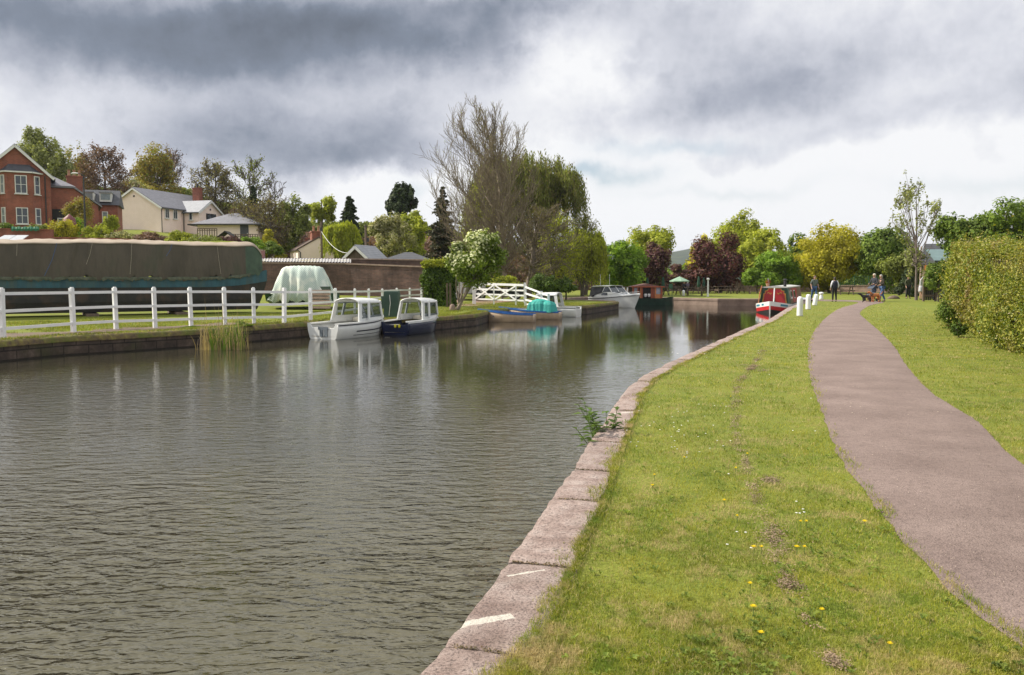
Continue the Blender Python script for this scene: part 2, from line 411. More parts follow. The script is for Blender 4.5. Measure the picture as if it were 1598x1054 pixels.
br.inputs['Mortar Size'].default_value = .02; br.inputs['Color1'].default_value = (1, 1, 1, 1); br.inputs['Color2'].default_value = (.7, .7, .7, 1); br.inputs['Mortar'].default_value = (.25, .25, .25, 1)
mp = mw.n('ShaderNodeCombineXYZ'); sp = mw.n('ShaderNodeSeparateXYZ'); mw.l(mw.tc.outputs['Object'], sp.inputs[0])
mw.l(mw.math('ADD', sp.outputs[0], sp.outputs[1]), mp.inputs[0]); mw.l(sp.outputs[2], mp.inputs[1]); mw.l(mp.outputs[0], br.inputs[0])
c = mw.mix(1.0, c, br.outputs[0], 'MULTIPLY')
M_bank = mw.set(c, .9, mw.bump(a1, .8, .05))
mo = NT('mossy_bank_top')
m1 = mo.noise(7, 7, .65); m2 = mo.noise(1.3, 5)
c = mo.ramp(m1, [(.34, (.10, .07, .05)), (.52, (.17, .13, .05)), (.70, (.26, .24, .05))])
c = mo.mix(mo.ramp(m2, [(.46, 0.0), (.6, .8)]), c, (.10, .13, .02))
M_moss = mo.set(c, .95, mo.bump(m1, .9, .05))

def wall_strip(edge, name, m, parent, top=0.0, bot=-1.8, out=.02):
    """vertical wall face set just inside the water from the edge"""
    e = offset(edge, out); mb = MB(); vs = []; fs = []
    for i, p in enumerate(e): vs += [(p[0], p[1], bot), (p[0], p[1], top)]
    for i in range(len(e)-1): fs.append((2*i, 2*i+2, 2*i+3, 2*i+1))
    mb.add(vs, fs); return mb.build(name, m, parent, fix=False)

def cw(y): return max(.225, .355-.015*(max(y, 3)-3)) if y < 14 else min(.30, .225+.006*(y-14))
# right bank: coping blocks, one block a stone
rw = thing('canal_edge_wall', 'pinkish stone coping wall along the water beside the grass verge and towpath', 'retaining wall')
wall_strip(right_edge, 'wall_face', M_bank, rw, -.02)
line = [Vector(p) for p in resamp(right_edge[1:], .25)]
acc = 0; start = 0; cuts = [0]; nxt = 1.25
for i in range(1, len(line)):
    acc += (line[i]-line[i-1]).length
    if acc >= nxt: cuts.append(i); acc = 0; nxt = rnd.uniform(.8, 1.7) if line[i].y < 22 else rnd.uniform(2.2, 3.2)
for ci in range(len(cuts)-1):
    seg = [tuple(p) for p in line[cuts[ci]:cuts[ci+1]+1]]
    if len(seg) < 2 or seg[0][1] < -3: continue
    y = seg[0][1]; wid = cw(y)+rnd.uniform(-.012, .012)
    f = resamp(seg, .07 if y < 10 else .2)
    o1 = offset(f, .035); jit = random.Random(ci)
    nu = 7; rows = []
    t0 = Vector(f[0]); tot = (Vector(f[-1])-t0).length
    for i, p in enumerate(f):
        nrm = Vector(offset(f, -1)[i])-Vector(p) if False else None
    inn = offset(f, -wid); row = []
    secs = []
    dz = rnd.uniform(-.004, .005)
    for i in range(len(f)):
        a = Vector(o1[i]); b = Vector(inn[i]); s_ = []; b = b+(b-a).normalized()*(lump(b.x*5, b.y*5, 1.5, 12)*.03)
        edgej = (lump(a.x*14, a.y*14, 1.5, 3)*.016)+lump(a.x*3, a.y*3, 1.2, 5)*.022
        d = (a-b).normalized(); a = a+d*edgej
        gapf = .012 if i in (0, len(f)-1) else 0
        for k, (t, zoff) in enumerate([(0, -.16), (0, -.012), (.02, .012), (.10, .018), (.4, .020), (.7, .018), (1, .012), (1, -.1)]):
            q = a.lerp(b, t); s_.append((q.x, q.y, zoff+dz-gapf*(1 if zoff > -.05 else 0)+lump(q.x*5, q.y*5, 1.5, 9)*.004))
        secs.append(s_)
    # pull the block ends back for an open joint
    for idx, oth in ((0, 1), (-1, -2)):
        secs[idx] = [tuple(Vector(p).lerp(Vector(q), .07)) for p, q in zip(secs[idx], secs[oth])]
    mb = MB(); mb.loft(secs, close=False, cap=True)
    mb.build('coping_stone', M_stone, rw, smooth=False)
def joint_moss():
    r = np.random.default_rng(41); P = []
    for ci in cuts:
        p = line[ci]
        if p.y < 2.5 or p.y > 30: continue
        q = Vector(offset([tuple(v) for v in line], -cw(p.y))[ci]); n = int(260*min(1, 8/p.y)); f = r.random(n); a = np.c_[p.x+(q.x-p.x)*f, p.y+(q.y-p.y)*f]+r.normal(0, .006, (n, 2))*(1+2*f[:, None]**2); k = lump(a[:, 0]*30, a[:, 1]*30, 1.5, 7) > -.5; P.append(np.c_[a[k], .008+r.uniform(0, .012, k.sum())])
    P = np.concatenate(P); V, F = leaf_quads0(P, r); return nmesh('joint_moss', V, F)
def leaf_quads0(P, r):
    m = len(P); s = r.uniform(.003, .007, m)[:, None]; T = r.normal(size=(m, 3)); T[:, 2] *= .4; B = r.normal(size=(m, 3)); B[:, 2] *= .4; T /= np.linalg.norm(T, axis=1)[:, None]; B /= np.linalg.norm(B, axis=1)[:, None]
    V = np.stack([P-T*s, P-B*s, P+T*s, P+B*s], 1).reshape(-1, 3); i = np.arange(m)*4; return V, np.c_[i, i+1, i+2, i+3]
tag(link('joint_moss', joint_moss(), leafmat('joint_moss', (.10, .085, .04), (.20, .15, .08), (.28, .20, .12), .05, 3, .3)), 'moss and dirt packed in the joints of the stone coping', 'moss', kind='stuff')

# left bank wall with mossy top
lw = thing('stone_bank_wall', 'dark mossy rubble bank wall rising from the water under the white post and rail fence', 'retaining wall')
le = left_edge
wall_strip(resamp(le, 1.0), 'wall_face', M_bank, lw, -.04)
lp = resamp(le, .8); o1 = offset(lp, .05); inn = offset(lp, -.42); secs = []
for i in range(len(lp)):
    a, b = Vector(o1[i]), Vector(inn[i]); j = lump(a.x*2, a.y*2, 1, 4)
    zi = hz(b.x, b.y)
    secs.append([(a.x, a.y, -.13), (a.x, a.y, -.02+j*.015), (a.lerp(b, .2).x, a.lerp(b, .2).y, .035+j*.02), (a.lerp(b, .6).x, a.lerp(b, .6).y, .04+zi*.6), (b.x, b.y, zi-.03)])
mb = MB(); mb.loft(secs, cap=True); mb.build('coping', M_moss, lw, smooth=True)
mb = MB()
for i, p in enumerate(resamp(left_edge[5:], 1.4)):
    q = offset(resamp(left_edge[5:], 1.4), .03)[i]
    mb.box(q[0], q[1], -.34+rnd.uniform(-.01, .01), 1.3, .06, .12, math.atan2(.8, .6))
# far bank
fb = thing('far_bank_edge', 'low brown stone edge of the basin below the picnic tables', 'retaining wall')
M_far = mat('far_bank_stone', (.27, .20, .165), (.16, .115, .09), 2.0, .9, .5)
wall_strip(resamp(far_edge, .7), 'wall_face', M_far, fb, -.02)
lp = resamp(far_edge, .7); o1 = offset(lp, .06); inn = offset(lp, -.45)
mb = MB(); mb.loft([[(a[0], a[1], -.14), (a[0], a[1], 0), (a[0]*.8+b[0]*.2, a[1]*.8+b[1]*.2, .05), (b[0], b[1], .03), (b[0], b[1], -.1)] for a, b in zip(o1, inn)])
mb.build('coping', M_far, fb)

# towpath
pn = NT('path_tarmac')
p1 = pn.noise(120, 4, .75); p2 = pn.noise(1.2, 5, .6); p3 = pn.noise(26, 6, .7)
c = pn.ramp(p2, [(.34, (.195, .145, .130)), (.66, (.265, .202, .182))])
c = pn.mix(1.0, c, pn.ramp(p1, [(.3, .45), (.47, .95), (.7, 1.3)]), 'MULTIPLY')
c = pn.mix(1.0, c, pn.ramp(p3, [(.32, .72), (.5, 1.0), (.7, 1.08)]), 'MULTIPLY')
vo = pn.n('ShaderNodeTexVoronoi'); vo.inputs['Scale'].default_value = 75; pn.l(pn.tc.outputs['Object'], vo.inputs[0])
M_path = pn.set(c, .88, pn.bump(p1, .8, .008, pn.bump(vo.outputs[0], .5, .008)), **{'Specular_IOR_Level': .25})
PL = [G(px, py) for px, py in [(1598, 1012), (1500, 935), (1400, 830), (1350, 765), (1310, 710), (1283, 640), (1266, 590), (1262, 550), (1268, 523), (1285, 500), (1310, 482), (1338, 472)]]
PR = [G(px, py) for px, py in [(1598, 728), (1520, 657), (1450, 612), (1415, 572), (1385, 530), (1352, 500), (1342, 488), (1358, 477), (1378, 471.5)]]
PL = [(2.2, -4), (2.25, 1.5)] + PL + [(21.3, 57.5), (19.5, 60.5)]
PR = [(3.15, -4), (3.5, 1.5), (3.85, 4.4)] + PR + [(24.2, 60), (21, 63)]
def resN(pts, n):
    P = [Vector(p) for p in pts]; ds = [0]
    for a, b in zip(P[:-1], P[1:]): ds.append(ds[-1]+(b-a).length)
    out = []
    for k in range(n):
        t = ds[-1]*k/(n-1); i = max(j for j in range(len(ds)) if ds[j] <= t+1e-9); i = min(i, len(P)-2)
        f = (t-ds[i])/(ds[i+1]-ds[i]); p0 = P[max(i-1, 0)]; p1_ = P[i]; p2_ = P[i+1]; p3_ = P[min(i+2, len(P)-1)]
        q = .5*((2*p1_)+(p2_-p0)*f+(2*p0-5*p1_+4*p2_-p3_)*f*f+(3*p1_-p0-3*p2_+p3_)*f**3)
        out.append(q)
    return out
NS = 420; pl = resN(PL, NS); pr = resN(PR, NS); V = []; Fq = []
for i in range(NS):
    a, b = pl[i], pr[i]; d = (b-a).normalized()
    a = a-d*(lump(a.x*3, a.y*3, 2.5, 21)*.035+.015); b = b+d*(lump(b.x*3, b.y*3, 2.5, 22)*.035+.015)
    for k in range(9):
        t = k/8; q = a.lerp(b, t); V.append((q.x, q.y, .006+.022*(1-(2*t-1)**2)))
for i in range(NS-1):
    for k in range(8): j = i*9+k; Fq.append((j, j+1, j+10, j+9))
path = struct(link('path', nmesh('path', V, Fq), M_path), 'pinkish grey tarmac towpath curving away through the grass')
path.data.polygons.foreach_set('use_smooth', np.ones(len(Fq), bool))
path_poly = [tuple(p) for p in pl]+[tuple(p) for p in pr[::-1]]

# worn track in the verge: bare trodden soil
soil = mat('trodden_soil', (.30, .225, .15), (.20, .14, .095), 14, .95, .8, 60)
track_px = [(1188, 548), (1175, 575), (1148, 600), (1143, 640), (1152, 690), (1165, 740), (1188, 800), (1215, 860), (1232, 915)]
wt = []
for i in range(16):
    t = i/15*(len(track_px)-1); k = min(int(t), len(track_px)-2); f = t-k
    px = track_px[k][0]*(1-f)+track_px[k+1][0]*f; py = track_px[k][1]*(1-f)+track_px[k+1][1]*f
    wt.append((*G(px+rnd.uniform(-5, 5), py), rnd.choice([.06, .08, .10, .12])))
for px, py, r_ in [(1200, 750, .1), (1215, 845, .13), (1180, 578, .22), (1170, 572, .2), (1268, 975, .05), (1300, 1035, .05)]:
    wt.append((*G(px, py), r_))
def crumbs(n):
    r = np.random.default_rng(5); k = r.integers(0, len(wt), n); W = np.array(wt)
    f = r.random(n); k2 = np.minimum(k+1, len(track_px)*0+15); use = (k < 15) & (r.random(n) < .75)
    cx = np.where(use, W[k, 0]*(1-f)+W[k2, 0]*f, W[k, 0]); cy = np.where(use, W[k, 1]*(1-f)+W[k2, 1]*f, W[k, 1]); rr = W[k, 2]
    x = cx+r.normal(0, .5, n)*rr*np.where(use, .7, 1); y = cy+r.normal(0, .8, n)*rr
    keep = lump(x*11, y*11, 1.5, 44)+r.normal(0, .35, n) > .0; x, y = x[keep], y[keep]; m = len(x)
    s_ = r.uniform(.003, .008, m)*np.clip(y/6, 1, 3)**.6; a = r.uniform(0, 6.28, m); z = r.uniform(.006, .022, m)
    tx, ty = np.cos(a)*s_, np.sin(a)*s_; q = r.uniform(.25, .8, m)
    P = np.c_[x, y, z]; T = np.c_[tx, ty, r.normal(0, .25, m)*s_]; U = np.c_[-ty*q, tx*q, r.normal(0, .2, m)*s_]
    V = np.stack([P-T, P-U, P+T, P+U], 1).reshape(-1, 3); i = np.arange(m)*4
    return nmesh('bare_soil', V, np.c_[i, i+1, i+2, i+3])
soil = leafmat('soil_crumb', (.24, .17, .115), (.38, .29, .18), (.15, .10, .07), .05, 2.0, .2)
tag(link('bare_soil', crumbs(19000), soil), 'worn brown soil and dry thatch along the trodden line in the verge', 'soil', kind='stuff')

# grass blades: real short blades on the verge and the lawn beside the path
gl = leafmat('grass_blade', (.15, .205, .022), (.42, .405, .048), (.56, .46, .22), .45, .8, .14)
_t = gl.node_tree; _n = _t.nodes; _b = [x for x in _n if x.type == 'BSDF_PRINCIPLED'][0]; _src = _b.inputs['Base Color'].links[0].from_socket
_tc = _n.new('ShaderNodeTexCoord'); _no = _n.new('ShaderNodeTexNoise'); _no.inputs['Scale'].default_value = 1.7; _no.inputs['Detail'].default_value = 7; _no.inputs['Roughness'].default_value = .68; _t.links.new(_tc.outputs['Object'], _no.inputs['Vector'])
def _layer(src, scale, p0, p1, k, colr, off):
    no = _n.new('ShaderNodeTexNoise'); no.inputs['Scale'].default_value = scale; no.inputs['Detail'].default_value = 6; no.inputs['Roughness'].default_value = .7
    mp_ = _n.new('ShaderNodeMapping'); mp_.inputs['Location'].default_value = (off, off*.7, 0); _t.links.new(_tc.outputs['Object'], mp_.inputs[0]); _t.links.new(mp_.outputs[0], no.inputs['Vector'])
    r_ = _n.new('ShaderNodeValToRGB'); r_.color_ramp.elements[0].position = p0; r_.color_ramp.elements[1].position = p1; _t.links.new(no.outputs[0], r_.inputs[0])
    m1 = _n.new('ShaderNodeMath'); m1.operation = 'MULTIPLY'; m1.inputs[1].default_value = k; _t.links.new(r_.outputs[0], m1.inputs[0]); mx = _n.new('ShaderNodeMix'); mx.data_type = 'RGBA'; _t.links.new(m1.outputs[0], mx.inputs[0]); _t.links.new(src, mx.inputs[6]); mx.inputs[7].default_value = (*colr, 1); return mx.outputs[2]
_c = _layer(_src, 4.5, .50, .60, .7, (.12, .21, .02), 3.0)      # greener tufts
_c = _layer(_c, 1.1, .49, .60, .6, (.46, .43, .06), 9.0)        # yellower sweeps
_c = _layer(_c, 2.3, .51, .60, .85, (.56, .44, .22), 0.0)        # dry straw patches
_t.links.new(_c, _b.inputs['Base Color'])
for _x in _n:
    if _x.type == 'BSDF_TRANSLUCENT': _t.links.new(_c, _x.inputs[0])
hedge_base = [(7.6, 10.0), (8.9, 13.5), (10.4, 17.2), (12.9, 23.5), (17.85, 34.0)]
inner = [offset([tuple(p) for p in line], -(cw(q.y)-.015))[i] for i, q in enumerate(line)]
verge = [p for p in inner if p[1] > -3]
verge_poly = [tuple(p) for p in verge if p[1] < 52]+[(20, 57)]+[tuple(p) for p in pl if p.y < 57][::-1]
verge_in = [offset(verge, -.11)[i] for i, p in enumerate(verge) if p[1] < 52]+[(20, 57)]+[tuple(p) for p in pl if p.y < 57][::-1]
lawn_poly = [tuple(p) for p in pr if p.y < 57]+[(25, 57), (19.5, 36)]+hedge_base[::-1]+[(7.6, 9), (6, 0)]
track_c = np.array([(x, y, r_) for x, y, r_ in wt])
wear = [G(px, py) for px, py in [(1148, 600), (1143, 640), (1152, 690), (1165, 740), (1188, 800), (1215, 860), (1232, 915), (1262, 985), (1290, 1054)]]
def blades(n, y0, y1, x0, x1, h0, h1, ws, dens_pow=2.0, seedb=0, ramp=False):
    r = np.random.default_rng(seedb)
    u = r.random(n); yy = 1/(1/y0+(1/y1-1/y0)*u) if dens_pow == 2 else (y0+(y1-y0)*u)
    # x uniform over a wedge that widens with distance, so near ground gets the most blades
    xx = x0+(x1-x0)*r.random(n)
    xx = (x0+(x1-x0)*r.random(n))*yy
    keep = inpoly(xx, yy, verge_poly) | inpoly(xx, yy, lawn_poly)
    # ragged inner edge: grass creeping over the stone and the tarmac
    j = r.normal(0, .025, n)+lump(xx*9, yy*4.2, 1.4, 77)*.08+lump(xx*3, yy*1.6, 1.2, 78)*.09
    keep |= (inpoly(xx+j-.03, yy, verge_poly) | inpoly(xx+.03+j, yy, verge_poly) | inpoly(xx-.03-abs(j), yy, lawn_poly))
    lx = xx+lump(xx*4, yy*4, 1.6, 31)*.10
    for tx, ty, tr in track_c:
        d = np.hypot(lx-tx, (yy-ty)*.6); keep &= ~((d < tr*.8) & (r.random(n) < .8))
    dn = lump(xx*1.7, yy*1.7, 1.5, 8)+lump(xx*6, yy*6, 1.5, 18)*.6
    keep &= r.random(n) < np.clip(.88+dn*.5, .22, 1)
    if ramp: keep &= r.random(n) < sst(9, 26, yy)
    xx, yy, dn = xx[keep], yy[keep], dn[keep]; m = len(xx)
    lean = r.normal(0, .75, (m, 2)); hh = r.uniform(h0, h1, m)*(1+dn*.25)
    sc_y = np.clip(yy/5.0, .8, 9)
    wdt = ws*r.uniform(.7, 1.4, m)*sc_y**.75
    hh = hh*np.clip(sc_y, 1, 2.0)**.35
    ang = r.uniform(0, math.pi, m); dx, dy = np.cos(ang)*wdt, np.sin(ang)*wdt
    z0 = np.where(inpoly(xx, yy, verge_in) | inpoly(xx, yy, lawn_poly), 0, .019)
    mid = np.c_[xx+lean[:, 0]*hh*.35, yy+lean[:, 1]*hh*.35, z0+hh*.62]
    b1 = np.c_[xx-dx, yy-dy, z0-.004]; b2 = np.c_[xx+dx, yy+dy, z0-.004]
    m1 = mid-np.c_[dx, dy, 0*dx]*.7; m2 = mid+np.c_[dx, dy, 0*dx]*.7
    tp = np.c_[xx+lean[:, 0]*hh, yy+lean[:, 1]*hh, z0+hh*np.clip(1-.25*np.hypot(lean[:, 0], lean[:, 1]), .3, 1)]
    V = np.stack([b1, b2, m2, m1, tp], 1).reshape(-1, 3); k = np.arange(m)*5
    quad = np.c_[k, k+1, k+2, k+3]; tri = np.c_[k+3, k+2, k+4, k+4]
    return V, quad, np.c_[k+3, k+2, k+4]
def blade_obj(name, sets, m, label):
    Vs = []; T = []; o = 0
    for V, q, t in sets:
        T += [np.c_[q[:, 0], q[:, 1], q[:, 2]]+o, np.c_[q[:, 0], q[:, 2], q[:, 3]]+o, t+o]; Vs.append(V); o += len(V)
    ob = link(name, nmesh(name, np.concatenate(Vs), np.concatenate(T)), m)
    return tag(ob, label, 'grass', kind='stuff')
def fringe(n):
    r = np.random.default_rng(31); P = np.array([(p[0], p[1]) for p in verge if p[1] > 2 and p[1] < 40]); wgt = 1/np.maximum(P[:, 1], 3)**1.2; k = r.choice(len(P)-1, n, p=(wgt/wgt.sum())[:-1]/(wgt/wgt.sum())[:-1].sum()); f = r.random(n); x = P[k, 0]*(1-f)+P[k+1, 0]*f; y = P[k, 1]*(1-f)+P[k+1, 1]*f
    o = np.abs(r.normal(0, .024, n))*np.clip(.5+3.2*lump(x*2.6, y*2.6, 1.5, 71), .0, 4.5)-.05; x = x-o; h = r.uniform(.018, .042, n); a = r.uniform(0, 3.14, n); w_ = .0019*np.clip(y/5, .8, 6)**.8; l_ = r.normal(0, .6, (n, 2)); l_[:, 0] -= .35; z = .012
    dx, dy = np.cos(a)*w_, np.sin(a)*w_; mid = np.c_[x+l_[:, 0]*h*.4, y+l_[:, 1]*h*.4, z+h*.6]
    V = np.stack([np.c_[x-dx, y-dy, z+0*x], np.c_[x+dx, y+dy, z+0*x], mid+np.c_[dx, dy, 0*dx]*.7, mid-np.c_[dx, dy, 0*dx]*.7, np.c_[x+l_[:, 0]*h, y+l_[:, 1]*h, z+h*.8]], 1).reshape(-1, 3); q = np.arange(n)*5
    return V, np.c_[q, q+1, q+2, q+3], np.c_[q+3, q+2, q+4]
blade_obj('grass', [fringe(20000), blades(455000, 2.9, 55, -.25, .95, .012, .030, .0015, 2, 1), blades(170000, 9, 55, -.1, .75, .016, .034, .0022, 2, 2, True)], gl,
          'short mown green grass with dry straw wisps on the towpath verge and lawn')
# clover and daisies: too many to count
wm = leafmat('daisy_petal', (.75, .75, .70), (.85, .85, .8), None, .1)
mb = MB()
for px, py, n, sx, sy in [(1085, 640, 9, 22, 8), (1060, 690, 18, 45, 22), (1045, 700, 14, 30, 20), (1130, 556, 14, 40, 10), (1150, 850, 4, 30, 20), (1260, 808, 5, 20, 5), (1015, 635, 6, 20, 15), (1195, 700, 5, 80, 60)]:
    for k in range(n):
        x, y = G(px+rnd.gauss(0, sx), py+rnd.gauss(0, sy))
        r_ = .009*max(1, (y/9))**.5
        mb.lathe([(0.001, .040), (r_*.7, .043), (r_, .046), (r_*.3, .048)], 6, (x, y, 0))
tag(mb.build('daisies', wm), 'tiny white daisies scattered through the verge grass', 'daisies', kind='stuff')
M_dan = leafmat('dandelion_petal', (.85, .60, .01), (.9, .70, .02), None, .15)
M_stem = mat('green_stem', (.12, .18, .04))
for px, py in [(1130, 792), (1166, 717), (1148, 740), (1176, 867), (1188, 867), (1243, 867), (1255, 867), (1258, 826), (1249, 826), (1170, 926), (1187, 1005), (1388, 1023), (1068, 723), (1021, 751), (1150, 817), (1349, 826), (1282, 968), (1175, 963), (1018, 768), (1140, 625)]:
    x, y = G(px, py); t = thing('dandelion', 'yellow dandelion flower standing in the verge grass', 'dandelion', (x, y, 0), 0, 'yellow dandelions in the towpath verge')
    mb = MB(); r_ = rnd.uniform(.013, .02)
    for k in range(16):
        a = k*.785+.3*(k//8); q = r_*(1 if k < 8 else .65); z = .052+(.004 if k >= 8 else 0)
        mb.add([(0, 0, z-.004), (math.cos(a-.3)*q*.6, math.sin(a-.3)*q*.6, z+.002), (math.cos(a)*q, math.sin(a)*q, z+.004), (math.cos(a+.3)*q*.6, math.sin(a+.3)*q*.6, z+.002)], [(0, 1, 2, 3)])
    mb.build('flower_head', M_dan, t, fix=False)
    mb = MB(); mb.tube([(0, 0, 0), (.003, .002, .03), (0, 0, .05)], .002, 5); mb.build('stem', M_stem, t)

# trodden earth under the white fence; its wide left end paints the boat's shadow
V = []; Fq = []; lp = [p for p in resamp(left_edge, .35)]; A_ = offset(lp, -.30); 
for i, p in enumerate(lp):
    j = lump(p[0]*1.2, p[1]*1.2, 1.6, 61); B_ = offset(lp, -(1.15+.45*j))[i] if False else None
nrm_ = [Vector(q)-Vector(p) for p, q in zip(lp, offset(lp, -1.0))]
for i, p in enumerate(lp):
    w_ = 1.15+.4*lump(p[0]*1.3, p[1]*1.3, 1.6, 61)+.2*lump(p[0]*5, p[1]*5, 1.5, 62)
    w_ *= 2.3 if p[0] < -8 else 1.2 if p[0] < -5.5 else .45  # wider on the left, where dark earth stands in for shade
    for k in range(4):
        q = Vector(p)+nrm_[i]*(.30+(w_-.3)*k/3); V.append((q.x, q.y, hz(q.x, q.y)+.012))
for i in range(len(lp)-1):
    for k in range(3): j = i*4+k; Fq.append((j, j+1, j+5, j+4))
e_m = NT('bank_earth_shade'); e1 = e_m.noise(3, 7, .7); c = e_m.ramp(e1, [(.36, (.085, .06, .045)), (.52, (.15, .10, .075)), (.62, (.10, .115, .025))]); e_m.set(c, .95, e_m.bump(e1, .8, .04))
struct(link('earth_shade_strip', nmesh('earth_shade_strip', V, Fq), e_m.m), 'strip of bare brown earth and painted boat shade under the white fence')
def left_blades():
    r = np.random.default_rng(17); n = 70000; u = r.random(n); P0 = np.array([p for p in lp if -15 < p[0] < 6]); k = r.integers(0, len(P0)-1, n); Nn = np.array([tuple(q) for q, p in zip(nrm_, lp) if -15 < p[0] < 6]); off = r.random(n)**1.3*7.0
    edge = r.random(n) < .25; off = np.where(edge, r.uniform(.02, .5, n), off+np.where(P0[k, 0] < -8, 2.5, 1.3))
    x = P0[k, 0]+Nn[k, 0]*off+r.normal(0, .12, n); y = P0[k, 1]+Nn[k, 1]*off+r.normal(0, .12, n); h = r.uniform(.03, .09, n)*np.where(edge, .8, 1); a = r.uniform(0, 6.28, n); w_ = .009; l_ = r.normal(0, .5, (n, 2)); z = height(x, y)+np.where(edge, .035, 0)
    V = np.stack([np.c_[x-np.cos(a)*w_, y-np.sin(a)*w_, z], np.c_[x+np.cos(a)*w_, y+np.sin(a)*w_, z], np.c_[x+l_[:, 0]*h, y+l_[:, 1]*h, z+h]], 1).reshape(-1, 3); i = np.arange(n)*3
    return nmesh('far_bank_grass', V, np.c_[i, i+1, i+2])
tag(link('far_bank_grass', left_blades(), leafmat('shaded_bank_blade', (.13, .17, .025), (.25, .26, .04), (.35, .28, .12), .4, .8, .12)), 'rough grass on the far bank around the white fence', 'grass', kind='stuff')  # blades coloured darker than the lawn to carry the shade there

def grit(n):
    r = np.random.default_rng(23); y = 1/(1/3.0+(1/16.0-1/3.0)*r.random(n)); x = (.2+.75*r.random(n))*y; k = inpoly(x, y, path_poly); x, y = x[k], y[k]; m = len(x)
    ed = lump(x*3, y*2, 1.3, 5); k = r.random(m) < np.clip(.45+.5*ed, .05, 1); x, y = x[k], y[k]; m = len(x); s_ = r.uniform(.002, .006, m)*np.clip(y/5, 1, 2); P = np.c_[x, y, .018+0*x]; o = []
    for dx, dy, dz in ((1, 0, 0), (-.5, .87, 0), (-.5, -.87, 0), (0, 0, 1.1)): o.append(P+np.c_[dx*s_*r.uniform(.6, 1.3, m), dy*s_*r.uniform(.6, 1.3, m), .006+dz*s_])
    V = np.stack(o, 1).reshape(-1, 3); i = np.arange(m)*4; F = np.concatenate([np.c_[i, i+1, i+3], np.c_[i+1, i+2, i+3], np.c_[i+2, i, i+3]]); return nmesh('path_grit', V, F)
tag(link('path_grit', grit(9000), leafmat('grit', (.16, .12, .10), (.36, .29, .25), (.10, .08, .06), .02)), 'loose grit and crumbs scattered over the tarmac path', 'grit', kind='stuff')

def weeds(n):
    r = np.random.default_rng(29); V = []; F = []; ys = 1/(1/3.2+(1/15.0-1/3.2)*r.random(n)); xs = (-.15+.85*r.random(n))*ys
    ok = (inpoly(xs, ys, verge_poly) | inpoly(xs, ys, lawn_poly)) & (lump(xs*3.3, ys*3.3, 1.5, 88)+r.normal(0, .4, n) > .35)
    for x, y in zip(xs[ok], ys[ok]):
        m = r.integers(3, 7); s_ = r.uniform(.010, .026)
        for q in range(m):
            a = 6.28*q/m+r.normal(0, .3); L_ = s_*r.uniform(.7, 1.3); w_ = L_*r.uniform(.22, .42); d = np.array([math.cos(a), math.sin(a)]); e = np.array([-d[1], d[0]]); z = .014+r.uniform(0, .012); j = len(V)
            V += [(x, y, z*.5), (*(np.array([x, y])+d*L_*.55+e*w_), z+.008), (*(np.array([x, y])+d*L_*1.1), z+.003), (*(np.array([x, y])+d*L_*.55-e*w_), z+.008)]; F.append((j, j+1, j+2, j+3))
    return nmesh('verge_weeds', V, F)
tag(link('verge_weeds', weeds(4200), leafmat('broad_weed', (.13, .19, .03), (.24, .29, .05), None, .35)), 'low clover and broad leaved weeds growing through the verge grass', 'weeds', kind='stuff')
# ------------------------------------------------------------ vegetation
def leaf_quads(P, Nr, size, r, asp=.6):
    """one leaf clump face per point: rhombs lying roughly across the normals Nr"""
    m = len(P); a = r.normal(size=(m, 3)); T = np.cross(Nr, a); T /= np.linalg.norm(T, axis=1)[:, None]+1e-9
    B = np.cross(Nr, T); B /= np.linalg.norm(B, axis=1)[:, None]+1e-9
    s = (size*r.uniform(.6, 1.35, m))[:, None]
    V = np.stack([P-T*s, P-B*s*asp+Nr*s*.12, P+T*s, P+B*s*asp-Nr*s*.12], 1).reshape(-1, 3)
    i = np.arange(m)*4
    return V, np.c_[i, i+1, i+2, i+3]
def seg_tubes(S, n=3):
    """S: (m,8) rows p0 p1 r0 r1 -> prisms"""
    S = np.asarray(S, float); p0, p1 = S[:, :3], S[:, 3:6]; r0, r1 = S[:, 6:7], S[:, 7:8]
    d = p1-p0; d /= np.linalg.norm(d, axis=1)[:, None]+1e-9
    ref = np.where(np.abs(d[:, 2:3]) > .9, np.array([[1., 0, 0]]), np.array([[0, 0, 1.]]))
    a = np.cross(d, ref); a /= np.linalg.norm(a, axis=1)[:, None]+1e-9; b = np.cross(d, a)
    V = []
    for k in range(n):
        t = 2*math.pi*k/n; o = a*math.cos(t)+b*math.sin(t); V += [p0+o*r0, p1+o*r1]
    V = np.stack(V, 1).reshape(-1, 3); base = np.arange(len(S))[:, None]*(2*n); F = []
    for k in range(n):
        k2 = (k+1) % n; F.append(base+np.array([[2*k, 2*k2, 2*k2+1, 2*k+1]]))
    return V, np.concatenate(F)
barkm = {}
def bark(c):
    if c not in barkm: barkm[c] = mat('bark', c, tuple(x*.5 for x in c), 9, .9, .6, 30, (1, 1, .25))
    return barkm[c]
def unit(v): return v/(np.linalg.norm(v, axis=-1, keepdims=True)+1e-9)
